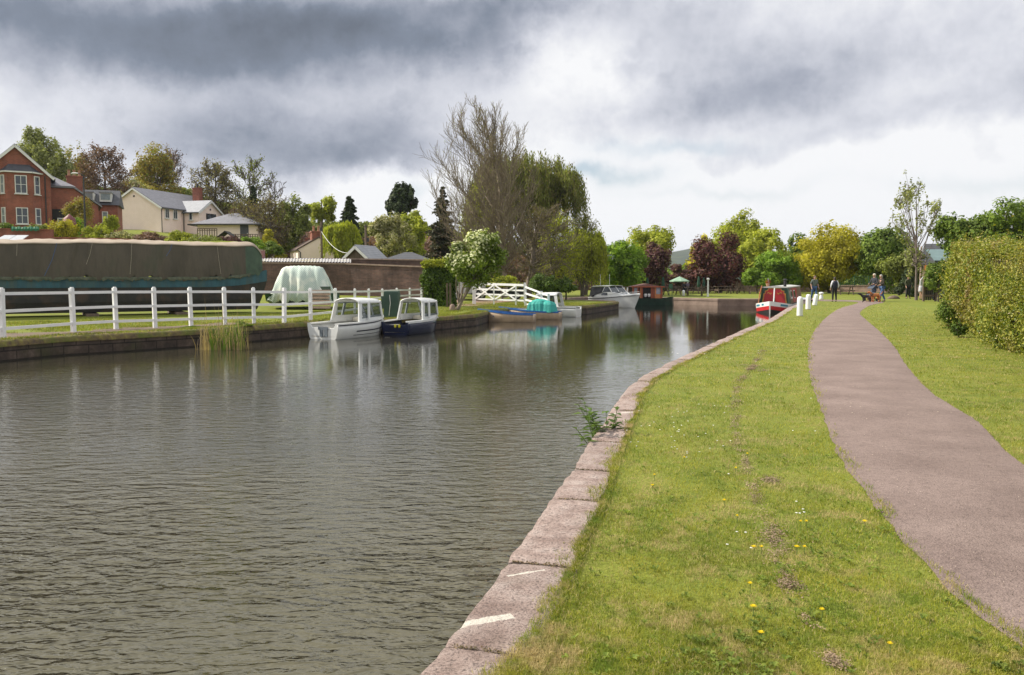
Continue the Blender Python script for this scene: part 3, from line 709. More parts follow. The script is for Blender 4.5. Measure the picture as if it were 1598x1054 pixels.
def tree(name, label, cat, box, D, leaf, n=8000, ls=.16, lobes=14, base=None, tcol=(.14, .11, .085), tpx=None, seed=0, depth=1.0,
         gap=.14, group=None, clump=.16, hang=0.0, lobe_r=.42, shape='round', trunk_r=None, forks=None, limbs=True, flowers=None, lift=0, bare=0):
    """box = crown limits in the photo at distance D: gives the crown its place and real size"""
    r = np.random.default_rng(seed+100); x0, x1, y0, y1 = box
    zt, zb = ZD(y0, D), ZD(y1, D); cx = XD((x0+x1)/2, D, (zt+zb)/2); rx = abs(XD(x1, D)-XD(x0, D))/2; rz = (zt-zb)/2; ry = rx*depth
    tx = XD(tpx, D) if tpx is not None else cx
    bz = hz(tx, D) if base is None else base
    n = int(n*1.5); ls = ls*.82
    t = thing(name, label, cat, (tx, D, bz), 0, group)
    cc_ = np.array([cx-tx, 0, (zt+zb)/2-bz]); Rr = np.array([rx, ry, rz])
    # lobes make the outline uneven
    d = unit(r.normal(size=(lobes, 3)))
    if shape == 'cone':
        zl = r.uniform(-1, 1, lobes)**1; zl = np.linspace(-.92, .93, lobes); ang = np.arange(lobes)*2.4
        rad = (1-zl)/2*.75; lc = np.c_[np.cos(ang)*rad, np.sin(ang)*rad, zl]; lr = (.14+.33*(1-zl)/2)
    else:
        if shape == 'dome': d[:, 2] = np.abs(d[:, 2])*1.2-.45
        lc = d*r.uniform(.45, .70, lobes)[:, None]; lr = lobe_r*r.uniform(.45, 1.2, lobes)
        if shape == 'flat': lc[:, 2] *= .8
        lc = np.r_[lc, [[0, 0, -.1]]]; lr = np.r_[lr, .5]
    nl = len(lc); per = max(5, int(42/(1+gap*1.5)))
    k = np.repeat(np.arange(nl), per); dd = unit(r.normal(size=(len(k), 3))); dd[:, 2] = dd[:, 2]*.9+.12
    cl = lc[k]+dd*(lr[k]*r.uniform(.62, 1.0, len(k)))[:, None]
    keep = r.random(len(cl)) > gap*.45; cl = cl[keep]; dd = dd[keep]
    # leaves around the clumps
    w = r.random(len(cl))**.6+.15; pick = r.choice(len(cl), n, p=w/w.sum())
    off = unit(r.normal(size=(n, 3)))*(clump*r.uniform(.15, 1.0, n)**.6)[:, None]
    P = cl[pick]+off
    ext = np.percentile(np.abs(P), 98.5, axis=0); P = P/np.maximum(ext, .3)
    cln = cl/np.maximum(ext, .3)
    P = P*Rr+cc_
    if hang: P[:, 2] -= (r.random(n)**2)*hang*np.clip((P[:, 2])/(zt-bz+.01), .1, 1)
    P[:, 2] = np.maximum(P[:, 2], .05)
    Nr = unit(unit(off)*.8+unit(dd[pick])*.6+np.array([0, 0, .35])+r.normal(size=(n, 3))*.45)
    V, F = leaf_quads(P, Nr, ls, r)
    cr_ = link('crown', nmesh('crown', V, F), leaf, t)
    if flowers:
        fm, fn, fs = flowers; top = np.argsort(-(P@np.array([-.4, -.35, .7])+r.normal(0, rx*.35, n)))[:fn]
        V, F = leaf_quads(P[top]+Nr[top]*ls, Nr[top], fs, r, .9); link('blossom', nmesh('blossom', V, F), fm, t)
    # trunk, limbs into the lobes, twigs into the clumps
    H = zt-bz; tr = trunk_r or max(.07, H*.022); S = []
    fork = np.array([(cx-tx)*.5, 0, max(.15*H, (zb-bz)+.12*(zt-zb))]) if forks is None else np.array([(cx-tx)*.3, 0, forks])
    mid = fork*.5+np.array([r.normal(0, tr*.5), r.normal(0, tr*.5), 0])
    S += [[0, 0, -.15, *mid, tr*1.35, tr], [*mid, *fork, tr, tr*.85]]
    top = cc_+np.array([0, 0, rz*.6]); S.append([*fork, *(fork*.5+top*.5), tr*.8, tr*.45]); S.append([*(fork*.5+top*.5), *top, tr*.45, tr*.12])
    if limbs:
        lp_ = (lc/np.maximum(ext, .3))*Rr+cc_; clp = cln*Rr+cc_
        for i in range(nl):
            q = lp_[i]; f0 = fork+(top-fork)*r.uniform(0, .45); m_ = (f0+q)/2+np.array([0, 0, -.06*H*r.random()])
            rr = tr*r.uniform(.28, .45); S += [[*f0, *m_, rr, rr*.7], [*m_, *q, rr*.7, rr*.35]]
            ii = np.where(k[keep] == i)[0][:9+bare]
            for j in ii: S.append([*q, *clp[j], rr*.3, rr*.07+.006])
    V, F = seg_tubes(S, 6); link('trunk', nmesh('trunk', V, F), bark(tcol), t)
    return t
def bare_tree(name, label, cat, box, D, seed=0, tpx=None, base=None, tcol=(.12, .095, .08), twig=(.11, .085, .07), levels=(24, 12, 8), up=.55, leaf=None, nleaf=0, ls=.08, trunk_r=.25,
              thin=.012, group=None, depth=1.0, low=.16, lastlen=.5, spread=1.0):
    r = np.random.default_rng(seed); x0, x1, y0, y1 = box; zt, zb = ZD(y0, D), ZD(y1, D)
    cx = XD((x0+x1)/2, D, (zt+zb)/2); rx = abs(XD(x1, D)-XD(x0, D))/2; tx = XD(tpx, D) if tpx is not None else cx
    bz = hz(tx, D) if base is None else base; H = zt-bz; zb = zb-bz; t = thing(name, label, cat, (tx, D, bz), 0, group)
    ox = cx-tx; S0 = []; S1 = []; tips = []
    # trunk with a slight sway
    n = 10; tp = [np.array([math.sin(i*.9+seed)*.012*H+ox*(i/n)**2*.8, math.cos(i*1.3+seed)*.01*H, H*.93*i/n]) for i in range(n+1)]
    tp[0][:] = (0, 0, -.1)
    for i in range(n): S0.append([*tp[i], *tp[i+1], trunk_r*(1-i/n)**.8+.015, trunk_r*(1-(i+1)/n)**.8+.015])
    def env(z):  # crown radius at height z
        u = np.clip((z-zb)/(H-zb), 0, 1); return rx*(np.sin(math.pi*(u*.8+.13))**.7)
    def limb(p, d, ln, rad, lev, nseg):
        pts = [p]; 
        for i in range(nseg):
            d = d+np.array([0, 0, .10*up*(1 if lev < 2 else .6)])+r.normal(0, .11, 3); d /= np.linalg.norm(d)
            p = p+d*ln/nseg; pts.append(p)
        for i in range(nseg):
            a = 1-i/nseg; b = 1-(i+1)/nseg
            (S0 if lev == 0 else S1).append([*pts[i], *pts[i+1], max(thin, rad*(a*.8+.1)), max(thin*.7, rad*(b*.8+.1))])
        return pts
    N0, N1, N2 = levels
    for i in range(N0):
        # aim every limb at a point of the crown's outline and let it curve up to it
        u = ((i+r.random())/N0)**.8; zt_ = zb+(H-zb)*(.06+.94*u); a = i*2.4+r.normal(0, .3)
        rr_ = rx*min(1, (1.02-u**3.4)**.5+.05)*(.62+.38*min(1, u*2+.1))*r.uniform(.35, 1.0)**.5*spread
        e = np.array([math.cos(a)*rr_+ox, math.sin(a)*rr_*depth, zt_])
        z = max(H*low, min(zt_-rr_*up*r.uniform(.7, 1.2)-.1*H*u, H*.8)); j = z/(H*.93)*n; j0 = min(int(j), n-1); p = tp[j0]+(tp[j0+1]-tp[j0])*(j-j0)
        ctl = p*.45+e*.55; ctl = np.array([p[0]+(e[0]-p[0])*.62, p[1]+(e[1]-p[1])*.62, p[2]+(e[2]-p[2])*.40]); ln = float(np.linalg.norm(e-p)); P0 = []
        for q_ in range(6):
            f_ = q_/5; w_ = p*(1-f_)**2+ctl*2*f_*(1-f_)+e*f_*f_; P0.append(w_+(r.normal(0, .012*ln, 3) if 0 < q_ < 5 else 0))
        ra = trunk_r*(.08+.20*(1-z/H)); 
        for q_ in range(5): S0.append([*P0[q_], *P0[q_+1], max(thin, ra*(1-q_/5)), max(thin*.8, ra*(1-(q_+1)/5))])
        for k in range(N1):
            g_ = (k+1.2)/(N1+1); s = min(int(g_*5), 4); q = P0[s]+(P0[s+1]-P0[s])*(g_*5-s); dm = P0[s+1]-P0[s]; dm = dm/np.linalg.norm(dm)
            d1 = dm*.8+unit(r.normal(size=3))*.75+np.array([0, 0, .25*up]); d1 /= np.linalg.norm(d1); l1 = ln*r.uniform(.28, .5)*(1.1-.5*g_)
            P1 = limb(q, d1, l1, trunk_r*.10*(1.2-g_)+.012, 1, 3)
            for m in range(N2):
                h_ = (m+1)/(N2+.5); s2 = min(int(h_*3), 2); q2 = P1[s2]+(P1[s2+1]-P1[s2])*(h_*3-s2); dd = (P1[s2+1]-P1[s2]); dd = dd/np.linalg.norm(dd)
                d2 = dd*.9+unit(r.normal(size=3))*.7+np.array([0, 0, .2*up]); P2 = limb(q2, d2/np.linalg.norm(d2), l1*r.uniform(.25, lastlen), thin, 2, 2); tips.append(P2[-1]); tips.append(P2[1])
    V, F = seg_tubes(S0, 7); link('trunk', nmesh('trunk', V, F), bark(tcol), t)
    V, F = seg_tubes(S1, 3); link('crown', nmesh('crown', V, F), bark(twig), t)
    if nleaf:
        T = np.array(tips); k = r.integers(0, len(T), nleaf); P = T[k]+r.normal(0, ls*2.2, (nleaf, 3)); V, F = leaf_quads(P, unit(r.normal(size=(nleaf, 3))), ls, r)
        link('leaves', nmesh('leaves', V, F), leaf, t)
    return t
def weeping(name, label, box, D, leaf, strands=900, seed=0, tpx=None, drop=.35, ls=.13, per=26, group=None, tcol=(.13, .11, .08), base=None, depth=.8):
    r = np.random.default_rng(seed); x0, x1, y0, y1 = box; zt, zb = ZD(y0, D), ZD(y1, D)
    cx = XD((x0+x1)/2, D, (zt+zb)/2); rx = abs(XD(x1, D)-XD(x0, D))/2; tx = XD(tpx, D) if tpx is not None else cx; bz = hz(tx, D) if base is None else base
    t = thing(name, label, 'tree', (tx, D, bz), 0, group); H = zt-bz; lo = zb-bz
    d = unit(r.normal(size=(strands, 3))); d[:, 2] = np.abs(d[:, 2])
    nc = max(14, strands//34); c0 = unit(r.normal(size=(nc, 3))); c0[:, 2] = np.abs(c0[:, 2]); cs = r.uniform(.55, 1.05, nc); kk = r.integers(0, nc, strands)
    d = unit(c0[kk]+r.normal(0, .13, (strands, 3))); d[:, 2] = np.abs(d[:, 2]); q = cs[kk]*r.uniform(.55, 1, strands)**.35
    hr = np.clip(np.hypot(d[:, 0], d[:, 1])*q, 0, 1); st = np.c_[d[:, 0]*rx*q+cx-tx, d[:, 1]*rx*depth*q, lo+(H-lo)*(.28+.68*(1-hr**4)**.5*(.45+.55*q))]
    ln = (H-lo)*drop*r.uniform(.5, 1.5, strands); ln = np.minimum(ln, st[:, 2]-lo*.9)
    k = np.repeat(np.arange(strands), per); f = np.tile(np.linspace(0, 1, per), strands)+r.uniform(-.02, .02, strands*per)
    P = st[k]+np.c_[d[k, 0]*.25*np.sqrt(np.abs(f)), d[k, 1]*.25*np.sqrt(np.abs(f)), -ln[k]*f]+r.normal(0, .09, (len(k), 3))
    P[:, 2] = np.maximum(P[:, 2], .1)
    Nr = unit(np.c_[d[k, :2], 0*f]*.6+r.normal(size=(len(k), 3))*.6)
    # leaves hang: long axis down
    s = ls*r.uniform(.6, 1.4, len(k))[:, None]; T = unit(np.array([[0, 0, -1.]])+r.normal(0, .3, (len(k), 3))); B = unit(np.cross(Nr, T))
    V = np.stack([P-T*s, P-B*s*.3, P+T*s, P+B*s*.3], 1).reshape(-1, 3); i = np.arange(len(k))*4
    link('crown', nmesh('crown', V, np.c_[i, i+1, i+2, i+3]), leaf, t)
    S = [[0, 0, -.1, 0, 0, H*.22, H*.03, H*.024]]
    for a in range(46):
        e = st[r.integers(0, strands)]; f0 = np.array([0, 0, H*.2*r.uniform(.6, 1.1)]); m1 = f0*.5+e*.5+np.array([0, 0, H*.08]); S += [[*f0, *m1, H*.011, H*.007], [*m1, *e, H*.007, H*.002]]
    for a in range(0, strands, 2): S.append([*st[a], *(st[a]+np.array([d[a, 0]*.2, d[a, 1]*.2, -ln[a]])), .012, .006])
    V, F = seg_tubes(S, 5); link('trunk', nmesh('trunk', V, F), bark(tcol), t); return t
def conifer(name, label, box, D, leaf, tiers=26, seed=0, per=1, base=None, ls=.16, droop=.25, tcol=(.1, .07, .05), power=.85, n_leaf=150, gappy=0, group=None, tpx=None):
    r = np.random.default_rng(seed); x0, x1, y0, y1 = box; zt, zb = ZD(y0, D), ZD(y1, D); cx = XD((x0+x1)/2, D, (zt+zb)/2); rx = abs(XD(x1, D)-XD(x0, D))/2
    tx = cx if tpx is None else XD(tpx, D)
    bz = hz(tx, D) if base is None else base; t = thing(name, label, 'tree', (tx, D, bz), 0, group); H = zt-bz; lo = max(zb-bz, .2); P = []; S = [[0, 0, -.1, cx-tx, 0, H*.97, max(.08, H*.018), .02]]
    for i in range(tiers):
        u = i/tiers; z = lo+(H-lo)*u; rr = rx*((1-u)**power)*r.uniform(.75, 1.1)+.08*rx; nb = int(9-4*u)
        for b in range(nb):
            if gappy and r.random() < gappy: continue
            a = r.uniform(0, 6.28); ln = rr*r.uniform(.7, 1.1); d = np.array([math.cos(a), math.sin(a), 0]); o = np.array([(cx-tx)*z/H, 0, z])
            e = o+d*ln+np.array([0, 0, -droop*ln]); S.append([*o, *e, .03, .01]); m = max(6, int(n_leaf*ln/rx))
            f = r.random(m)**.7; q = o+(e-o)*f[:, None]; wd = ln*.22*(1-f*.5)
            P.append(q+np.c_[r.normal(0, 1, m)*wd, r.normal(0, 1, m)*wd, r.normal(0, .35, m)*wd-.08*ln*f])
    P = np.concatenate(P); V, F = leaf_quads(P, unit(r.normal(size=P.shape)+np.array([0, 0, .8])), ls, r, .5); link('crown', nmesh('crown', V, F), leaf, t)
    V, F = seg_tubes(S, 5); link('trunk', nmesh('trunk', V, F), bark(tcol), t); return t

LM = dict(
 olive=leafmat('olive_leaf', (0.128, 0.158, 0.030), (0.225, 0.255, 0.053), None, .3),
 birch=leafmat('birch_leaf', (.18, .20, .06), (.31, .33, .12), None, .3),
 drab=leafmat('drab_leaf', (.14, .115, .05), (.25, .21, .085), (.19, .20, .06), .3),
 amber=leafmat('amber_leaf', (0.225, 0.173, 0.033), (0.360, 0.285, 0.045), (0.195, 0.255, 0.045), .3),
 copper=leafmat('copper_leaf', (0.078, 0.029, 0.029), (0.150, 0.055, 0.047), (0.130, 0.104, 0.039), .22),
 plum=leafmat('plum_leaf', (.095, .042, .045), (.15, .07, .065), (.16, .12, .05), .25),
 bright=leafmat('bright_leaf', (0.128, 0.232, 0.022), (0.255, 0.375, 0.038), None, .35),
 yellow=leafmat('yellow_leaf', (0.405, 0.375, 0.038), (0.600, 0.540, 0.060), None, .4),
 lime=leafmat('lime_leaf', (0.255, 0.300, 0.033), (0.420, 0.435, 0.053), None, .4),
 gold=leafmat('gold_leaf', (.30, .28, .025), (.46, .41, .04), None, .42),
 dark=leafmat('dark_leaf', (0.025, 0.040, 0.015), (0.056, 0.081, 0.027), None, .12),
 spruce=leafmat('spruce_needle', (0.039, 0.047, 0.021), (0.091, 0.085, 0.042), (0.143, 0.098, 0.065), .1),
 brown=leafmat('brown_bud', (0.158, 0.093, 0.068), (0.247, 0.150, 0.105), None, .2),
 buff=leafmat('blossom_leaf', (0.345, 0.330, 0.150), (0.540, 0.495, 0.315), (0.180, 0.195, 0.045), .3, .5, .3),
 mid=leafmat('mid_leaf', (0.090, 0.150, 0.021), (0.188, 0.255, 0.039), None, .3),
 willow=leafmat('willow_leaf', (.13, .15, .04), (.24, .255, .07), (.26, .21, .10), .4),
 shrub=leafmat('shrub_leaf', (0.105, 0.165, 0.018), (0.210, 0.285, 0.038), None, .3),
 white=leafmat('white_flower', (.50, .54, .26), (.74, .75, .50), None, .3),
 ivy=leafmat('ivy_leaf', (0.047, 0.088, 0.014), (0.115, 0.176, 0.022), None, .2),
)
T_ = tree
# the left hill
T_('birch_tree', 'feathery green birch rising behind the red brick gabled house', 'tree', (28, 90, 207, 312), 108, LM['birch'], 7500, .19, 12, gap=.5, seed=1)
T_('birch_tree', 'smaller olive green birch between the gabled house and its chimney stack', 'tree', (62, 110, 222, 318), 104, LM['birch'], 6000, .18, 10, gap=.6, seed=2)
bare_tree('copper_beech', 'broad purple brown beech just coming into leaf above the dormer windows', 'tree', (112, 214, 228, 350), 112, 3, levels=(26, 12, 9), leaf=LM['brown'], nleaf=7500, ls=.13, low=.22, thin=.02, twig=(.10, .06, .05))
T_('oak_tree', 'rusty olive tree squeezed between the birch and the purple brown beech', 'tree', (94, 148, 240, 336), 120, LM['amber'], 4200, .2, 9, gap=.3, seed=4)
T_('oak_tree', 'broad amber and green tree behind the cream house roof', 'tree', (198, 294, 236, 338), 128, LM['amber'], 11000, .22, 16, seed=5)
bare_tree('bare_tree', 'grey leafless tree sticking up behind the broad amber tree', 'tree', (244, 292, 231, 300), 136, 6, levels=(18, 10, 8), thin=.025, twig=(.13, .11, .11), leaf=LM['brown'], nleaf=1500, ls=.12)
T_('blossom_tree', 'pinkish buff blossoming tree between the beech and the cream house', 'tree', (178, 236, 272, 335), 116, LM['buff'], 4000, .18, 9, gap=.6, seed=7)
bare_tree('ash_tree', 'olive leaved ash leaning over the chimney of the cream house', 'tree', (296, 376, 252, 366), 112, 8, levels=(26, 12, 8), leaf=LM['drab'], nleaf=6500, ls=.12, low=.25, thin=.025)
bare_tree('bare_tree', 'tall open crowned tree with thin grey green twigs right of the chimney', 'tree', (348, 432, 246, 376), 118, 9, levels=(20, 12, 8), leaf=LM['olive'], nleaf=2600, ls=.13, low=.3, thin=.028)
bare_tree('bare_tree', 'wispy leafless tree against the white cloud left of the olive trees', 'tree', (404, 458, 272, 372), 112, 10, levels=(16, 9, 6), low=.25, thin=.02)
conifer('fir_tree', 'small dark fir standing beneath the tall open crowned tree', (380, 412, 288, 362), 108, LM['dark'], 20, 11, ls=.2)
for i, (bx, D, l, lb) in enumerate([((356, 420, 312, 384), 98, 'drab', 'bushy brown scrub tree behind the garage roof ridge'), ((392, 450, 306, 386), 96, 'drab', 'dull olive scrub tree left of the chimneyed cottage'), ((425, 452, 330, 388), 102, 'brown', 'thin brown scrub tree behind the cottage roof slope')]):
    bare_tree('scrub_tree', lb, 'tree', bx, D, 20+i, levels=(24, 12, 7), leaf=LM[l], nleaf=2300, ls=.10, low=.12, thin=.02, twig=(.19, .15, .10), spread=1.15)
T_('alder_tree', 'olive yellow tree directly behind the cottage chimneys', 'tree', (434, 490, 314, 394), 100, LM['olive'], 5000, .19, 12, gap=.5, seed=24)
T_('maple_tree', 'pale lime topped tree with a thin trunk above the cottage', 'tree', (480, 524, 303, 346), 104, LM['lime'], 2600, .2, 9, gap=.7, seed=25, tpx=503)
conifer('cypress_tree', 'dense dark green cypress with a blunt pointed top', (524, 568, 305, 404), 100, LM['dark'], 34, 26, ls=.22, power=.62, n_leaf=230, droop=.5, base=1.2)
weeping('weeping_willow', 'rounded yellow green willow between the cottage gable and the cypress', (503, 562, 344, 402), 88, LM['lime'], 600, 27, drop=.5, ls=.16, per=20)
T_('pine_tree', 'tall dark pine with an irregular open head against the cloud', 'tree', (600, 647, 289, 345), 104, LM['dark'], 5200, .24, 11, gap=.55, seed=28, tpx=628, clump=.14, lobe_r=.34, tcol=(.09, .06, .05), base=1.5)
T_('blossom_tree', 'cream blossoming tree behind the dark hipped shed roof', 'tree', (572, 640, 338, 408), 84, LM['buff'], 8000, .14, 12, gap=.35, seed=29, base=.8)
T_('maple_tree', 'yellow green tree between the cream blossom and the brown spruce', 'tree', (618, 672, 334, 408), 92, LM['lime'], 7500, .2, 12, seed=30, base=.8)
conifer('spruce_tree', 'brown tinged dark spruce left of the great leafless tree', (660, 720, 289, 412), 78, LM['spruce'], 30, 31, ls=.15, droop=.1, gappy=.1, n_leaf=150)
T_('conifer_bush', 'golden conifer bush beside the pink garden wall', 'shrub', (396, 442, 358, 404), 84, LM['gold'], 4200, .15, 10, seed=33, shape='cone', base=.6)
# the great bare tree and the willow behind it
bare_tree('bare_tree', 'great leafless tree with fine upright twigs towering behind the white gate', 'tree', (668, 842, 166, 452), 60, 40, tpx=787, levels=(42, 17, 11), up=1.4, low=.13, thin=.012, trunk_r=.27, tcol=(.33, .27, .20), twig=(.27, .22, .15), leaf=LM['lime'], nleaf=2500, ls=.035, lastlen=.6, base=.3)
weeping('willow_tree', 'large green willow crown behind and right of the great leafless tree', (722, 926, 222, 442), 76, LM['willow'], 2100, 41, tpx=842, drop=.24, ls=.13, per=28, base=.2)
bare_tree('scrub_tree', 'tangled pinkish brown twiggy tree low in front of the willow', 'tree', (792, 908, 318, 452), 64, 42, tpx=826, levels=(30, 13, 8), up=.35, low=.12, thin=.014, trunk_r=.26, tcol=(.22, .18, .14), twig=(.25, .205, .145), leaf=LM['drab'], nleaf=5000, ls=.05, base=.15)
bare_tree('scrub_tree', 'several stemmed twiggy tree right behind the white fence end', 'tree', (836, 912, 338, 455), 66, 43, tpx=858, levels=(24, 12, 7), up=.6, low=.08, thin=.014, trunk_r=.2, tcol=(.18, .15, .11), twig=(.22, .19, .11), leaf=LM['lime'], nleaf=7000, ls=.07, base=.1)
weeping('weeping_willow', 'yellow green willow curtain behind the white cabin cruiser', (868, 950, 352, 450), 72, LM['lime'], 1000, 44, drop=.5, ls=.11, per=24, base=.1)
bare_tree('birch_tree', 'sparse pale budding birch on the skyline left of the blue hill', 'tree', (878, 948, 338, 440), 78, 45, levels=(22, 11, 7), leaf=LM['buff'], nleaf=5000, ls=.08, low=.1, thin=.014, base=.1)
T_('laurel_bush', 'dark green bush at the foot of the twiggy trees', 'shrub', (828, 868, 430, 462), 56, LM['ivy'], 5000, .08, 9, seed=46, base=.1, shape='dome')
T_('laurel_bush', 'low dark bush behind the moored cabin boat with the white roof', 'shrub', (862, 905, 436, 462), 60, LM['ivy'], 4500, .09, 9, seed=47, base=.1, shape='dome')
T_('olive_bush', 'sunlit yellowish bush just behind the white gate', 'shrub', (755, 812, 432, 452), 56, LM['lime'], 3000, .09, 8, seed=48, base=.2, shape='dome')
bare_tree('scrub_tree', 'olive green hazed tree filling the view behind the great leafless tree', 'tree', (700, 812, 285, 448), 74, 49, tpx=752, levels=(26, 12, 8), up=.7, low=.15, thin=.016, trunk_r=.2, leaf=LM['lime'], nleaf=17000, ls=.085, base=.2, twig=(.24, .21, .12))
# centre
T_('chestnut_tree', 'bright green round headed chestnut behind the motor cruiser', 'tree', (936, 1008, 382, 448), 80, LM['bright'], 11000, .17, 15, seed=50, tpx=973, base=0, forks=1.0)
T_('poplar_tree', 'tall pale yellow tree rising behind the copper tree in the centre', 'tree', (978, 1048, 355, 432), 102, LM['lime'], 6500, .2, 14, gap=.45, seed=51, base=0)
T_('copper_tree', 'dark copper leaved tree beside the round green chestnut', 'tree', (988, 1047, 382, 450), 88, LM['plum'], 8000, .17, 13, seed=52, base=0)
T_('copper_tree', 'low purple tree behind the open green parasol', 'tree', (1040, 1092, 412, 450), 92, LM['plum'], 5500, .15, 12, seed=53, base=0)
T_('maple_tree', 'yellow leaved tree showing left of the copper beech', 'tree', (1074, 1112, 372, 436), 98, LM['yellow'], 4200, .18, 10, seed=54, base=0)
T_('copper_beech', 'dark red copper beech standing behind the picnic lawn', 'tree', (1084, 1160, 361, 447), 90, LM['copper'], 12000, .17, 17, seed=55, base=0, tpx=1125, forks=1.2)
T_('poplar_tree', 'tallest yellow tree with a see through crown behind the copper beech', 'tree', (1110, 1186, 336, 432), 106, LM['lime'], 7200, .2, 15, gap=.5, seed=56, base=0)
T_('willow_tree', 'round yellow green tree right of the copper beech', 'tree', (1148, 1221, 362, 446), 98, LM['lime'], 10000, .19, 15, seed=57, base=0)
T_('hazel_bush', 'low bright green bush behind the narrowboat chimney', 'shrub', (1160, 1204, 421, 450), 86, LM['bright'], 4200, .14, 9, seed=58, base=0, shape='dome')
T_('hazel_tree', 'fresh light green tree above the red narrowboat', 'tree', (1186, 1252, 396, 449), 88, LM['bright'], 8500, .15, 13, gap=.15, seed=59, base=0)
T_('oak_tree', 'dark green tree behind the light green one above the narrowboat', 'tree', (1216, 1264, 372, 430), 100, LM['mid'], 6500, .19, 12, seed=60, base=0)
T_('hornbeam_tree', 'wide golden leaved tree behind the towpath walkers', 'tree', (1238, 1354, 358, 450), 88, LM['gold'], 20000, .17, 20, seed=61, base=0)
T_('chestnut_tree', 'deep green tree left of the slender ash', 'tree', (1342, 1416, 360, 448), 84, LM['mid'], 11000, .18, 15, seed=62, base=0)
T_('hawthorn_tree', 'olive green thorn tree under the slender ash', 'tree', (1372, 1436, 392, 450), 76, LM['olive'], 8500, .14, 13, seed=63, base=0)
T_('ash_tree', 'slender sparse leaved ash standing alone above the railings', 'tree', (1392, 1466, 280, 430), 60, LM['birch'], 1500, .11, 30, gap=.9, seed=64, tpx=1430, base=0, clump=.06, tcol=(.20, .16, .14), lobe_r=.22, trunk_r=.085, forks=2.2, bare=4)
T_('holly_bush', 'dark holly bush behind the person in the olive jacket', 'shrub', (1400, 1430, 420, 462), 70, LM['dark'], 5000, .1, 9, seed=65, base=0, shape='cone')
T_('privet_bush', 'dark leafy bush over the wooden garden gate', 'shrub', (1446, 1484, 411, 462), 56, LM['mid'], 5500, .08, 10, seed=66, base=0, shape='dome')
T_('hornbeam_tree', 'green tree over the dark shed roof, nearest the slender ash', 'tree', (1466, 1545, 330, 412), 58, LM['mid'], 11000, .14, 15, gap=.1, seed=67, base=0)
T_('hornbeam_tree', 'taller green tree reaching the right edge of the picture above the hedge', 'tree', (1520, 1640, 320, 420), 56, LM['mid'], 16000, .14, 18, gap=.1, seed=68, base=0)
# gardens on the left
gard = [((76, 120, 346, 386), 63, 'gold', 'yellow feathery shrub behind the garden wall', 'conifer_shrub'), ((92, 130, 342, 374), 66, 'bright', 'bright green shrub by the red parasol', 'garden_shrub'),
 ((104, 156, 310, 372), 70, 'amber', 'amber leaved small tree beside the street lamp', 'garden_tree'), ((126, 172, 354, 388), 63, 'lime', 'lime green spreading shrub at the foot of the street lamp', 'garden_shrub'),
 ((165, 215, 362, 390), 63, 'buff', 'pale grey green shrub in front of the cream gable wall', 'garden_shrub'), ((160, 184, 338, 366), 76, 'lime', 'small bright shrub at the corner of the cream house', 'garden_shrub'),
 ((210, 262, 364, 388), 62, 'brown', 'bare twiggy brown shrub under the cream gable wall', 'garden_shrub'), ((254, 302, 362, 388), 62, 'lime', 'fresh yellow green shrub below the cream house windows', 'garden_shrub'),
 ((298, 352, 368, 392), 62, 'olive', 'low olive shrub beneath the hipped garage', 'garden_shrub'), ((340, 376, 370, 388), 64, 'plum', 'purple brown shrub beside the garage door', 'garden_shrub'),
 ((374, 410, 372, 396), 68, 'bright', 'round yellow green shrub left of the golden conifer', 'garden_shrub'), ((405, 440, 378, 402), 74, 'mid', 'dark green bush beneath the golden conifer', 'garden_shrub'), ((30, 82, 352, 374), 62, 'olive', 'low dull green hedge shrub below the bay window', 'garden_shrub'), ((-14, 32, 350, 374), 62, 'mid', 'dark green shrub at the left edge below the gabled house', 'garden_shrub')]
for i, (bx, D, l, lb, nm) in enumerate(gard):
    T_(nm, lb, 'tree' if nm.endswith('tree') else 'shrub', bx, D, LM[l], 3200, .085, 9, seed=80+i, shape='dome', gap=.25)
# flowering shrub by the water
fl = T_('flowering_shrub', 'white flowering round shrub on bare leaning stems beside the ivy clad wall end', 'shrub', (696, 784, 366, 446), 41, LM['shrub'], 9000, .075, 15, seed=70, tpx=714, base=.05, limbs=True, forks=.9, flowers=(LM['white'], 900, .07), trunk_r=.06, tcol=(.30, .24, .19))
stems = []
for i in range(9):
    a = rnd.uniform(-.1, 1.0); hh = rnd.uniform(1.9, 2.5); p = np.array([rnd.uniform(-.1, .1), rnd.uniform(-.1, .1), 0]); e = np.array([a*hh*.75+.15, rnd.uniform(-.5, .5), hh]); m_ = p*.5+e*.5+np.array([-.12, 0, .1])
    stems += [[*p, *m_, .035, .026], [*m_, *e, .026, .015]]
V, F = seg_tubes(stems, 6); link('stems', nmesh('stems', V, F), bark((.30, .24, .19)), fl)

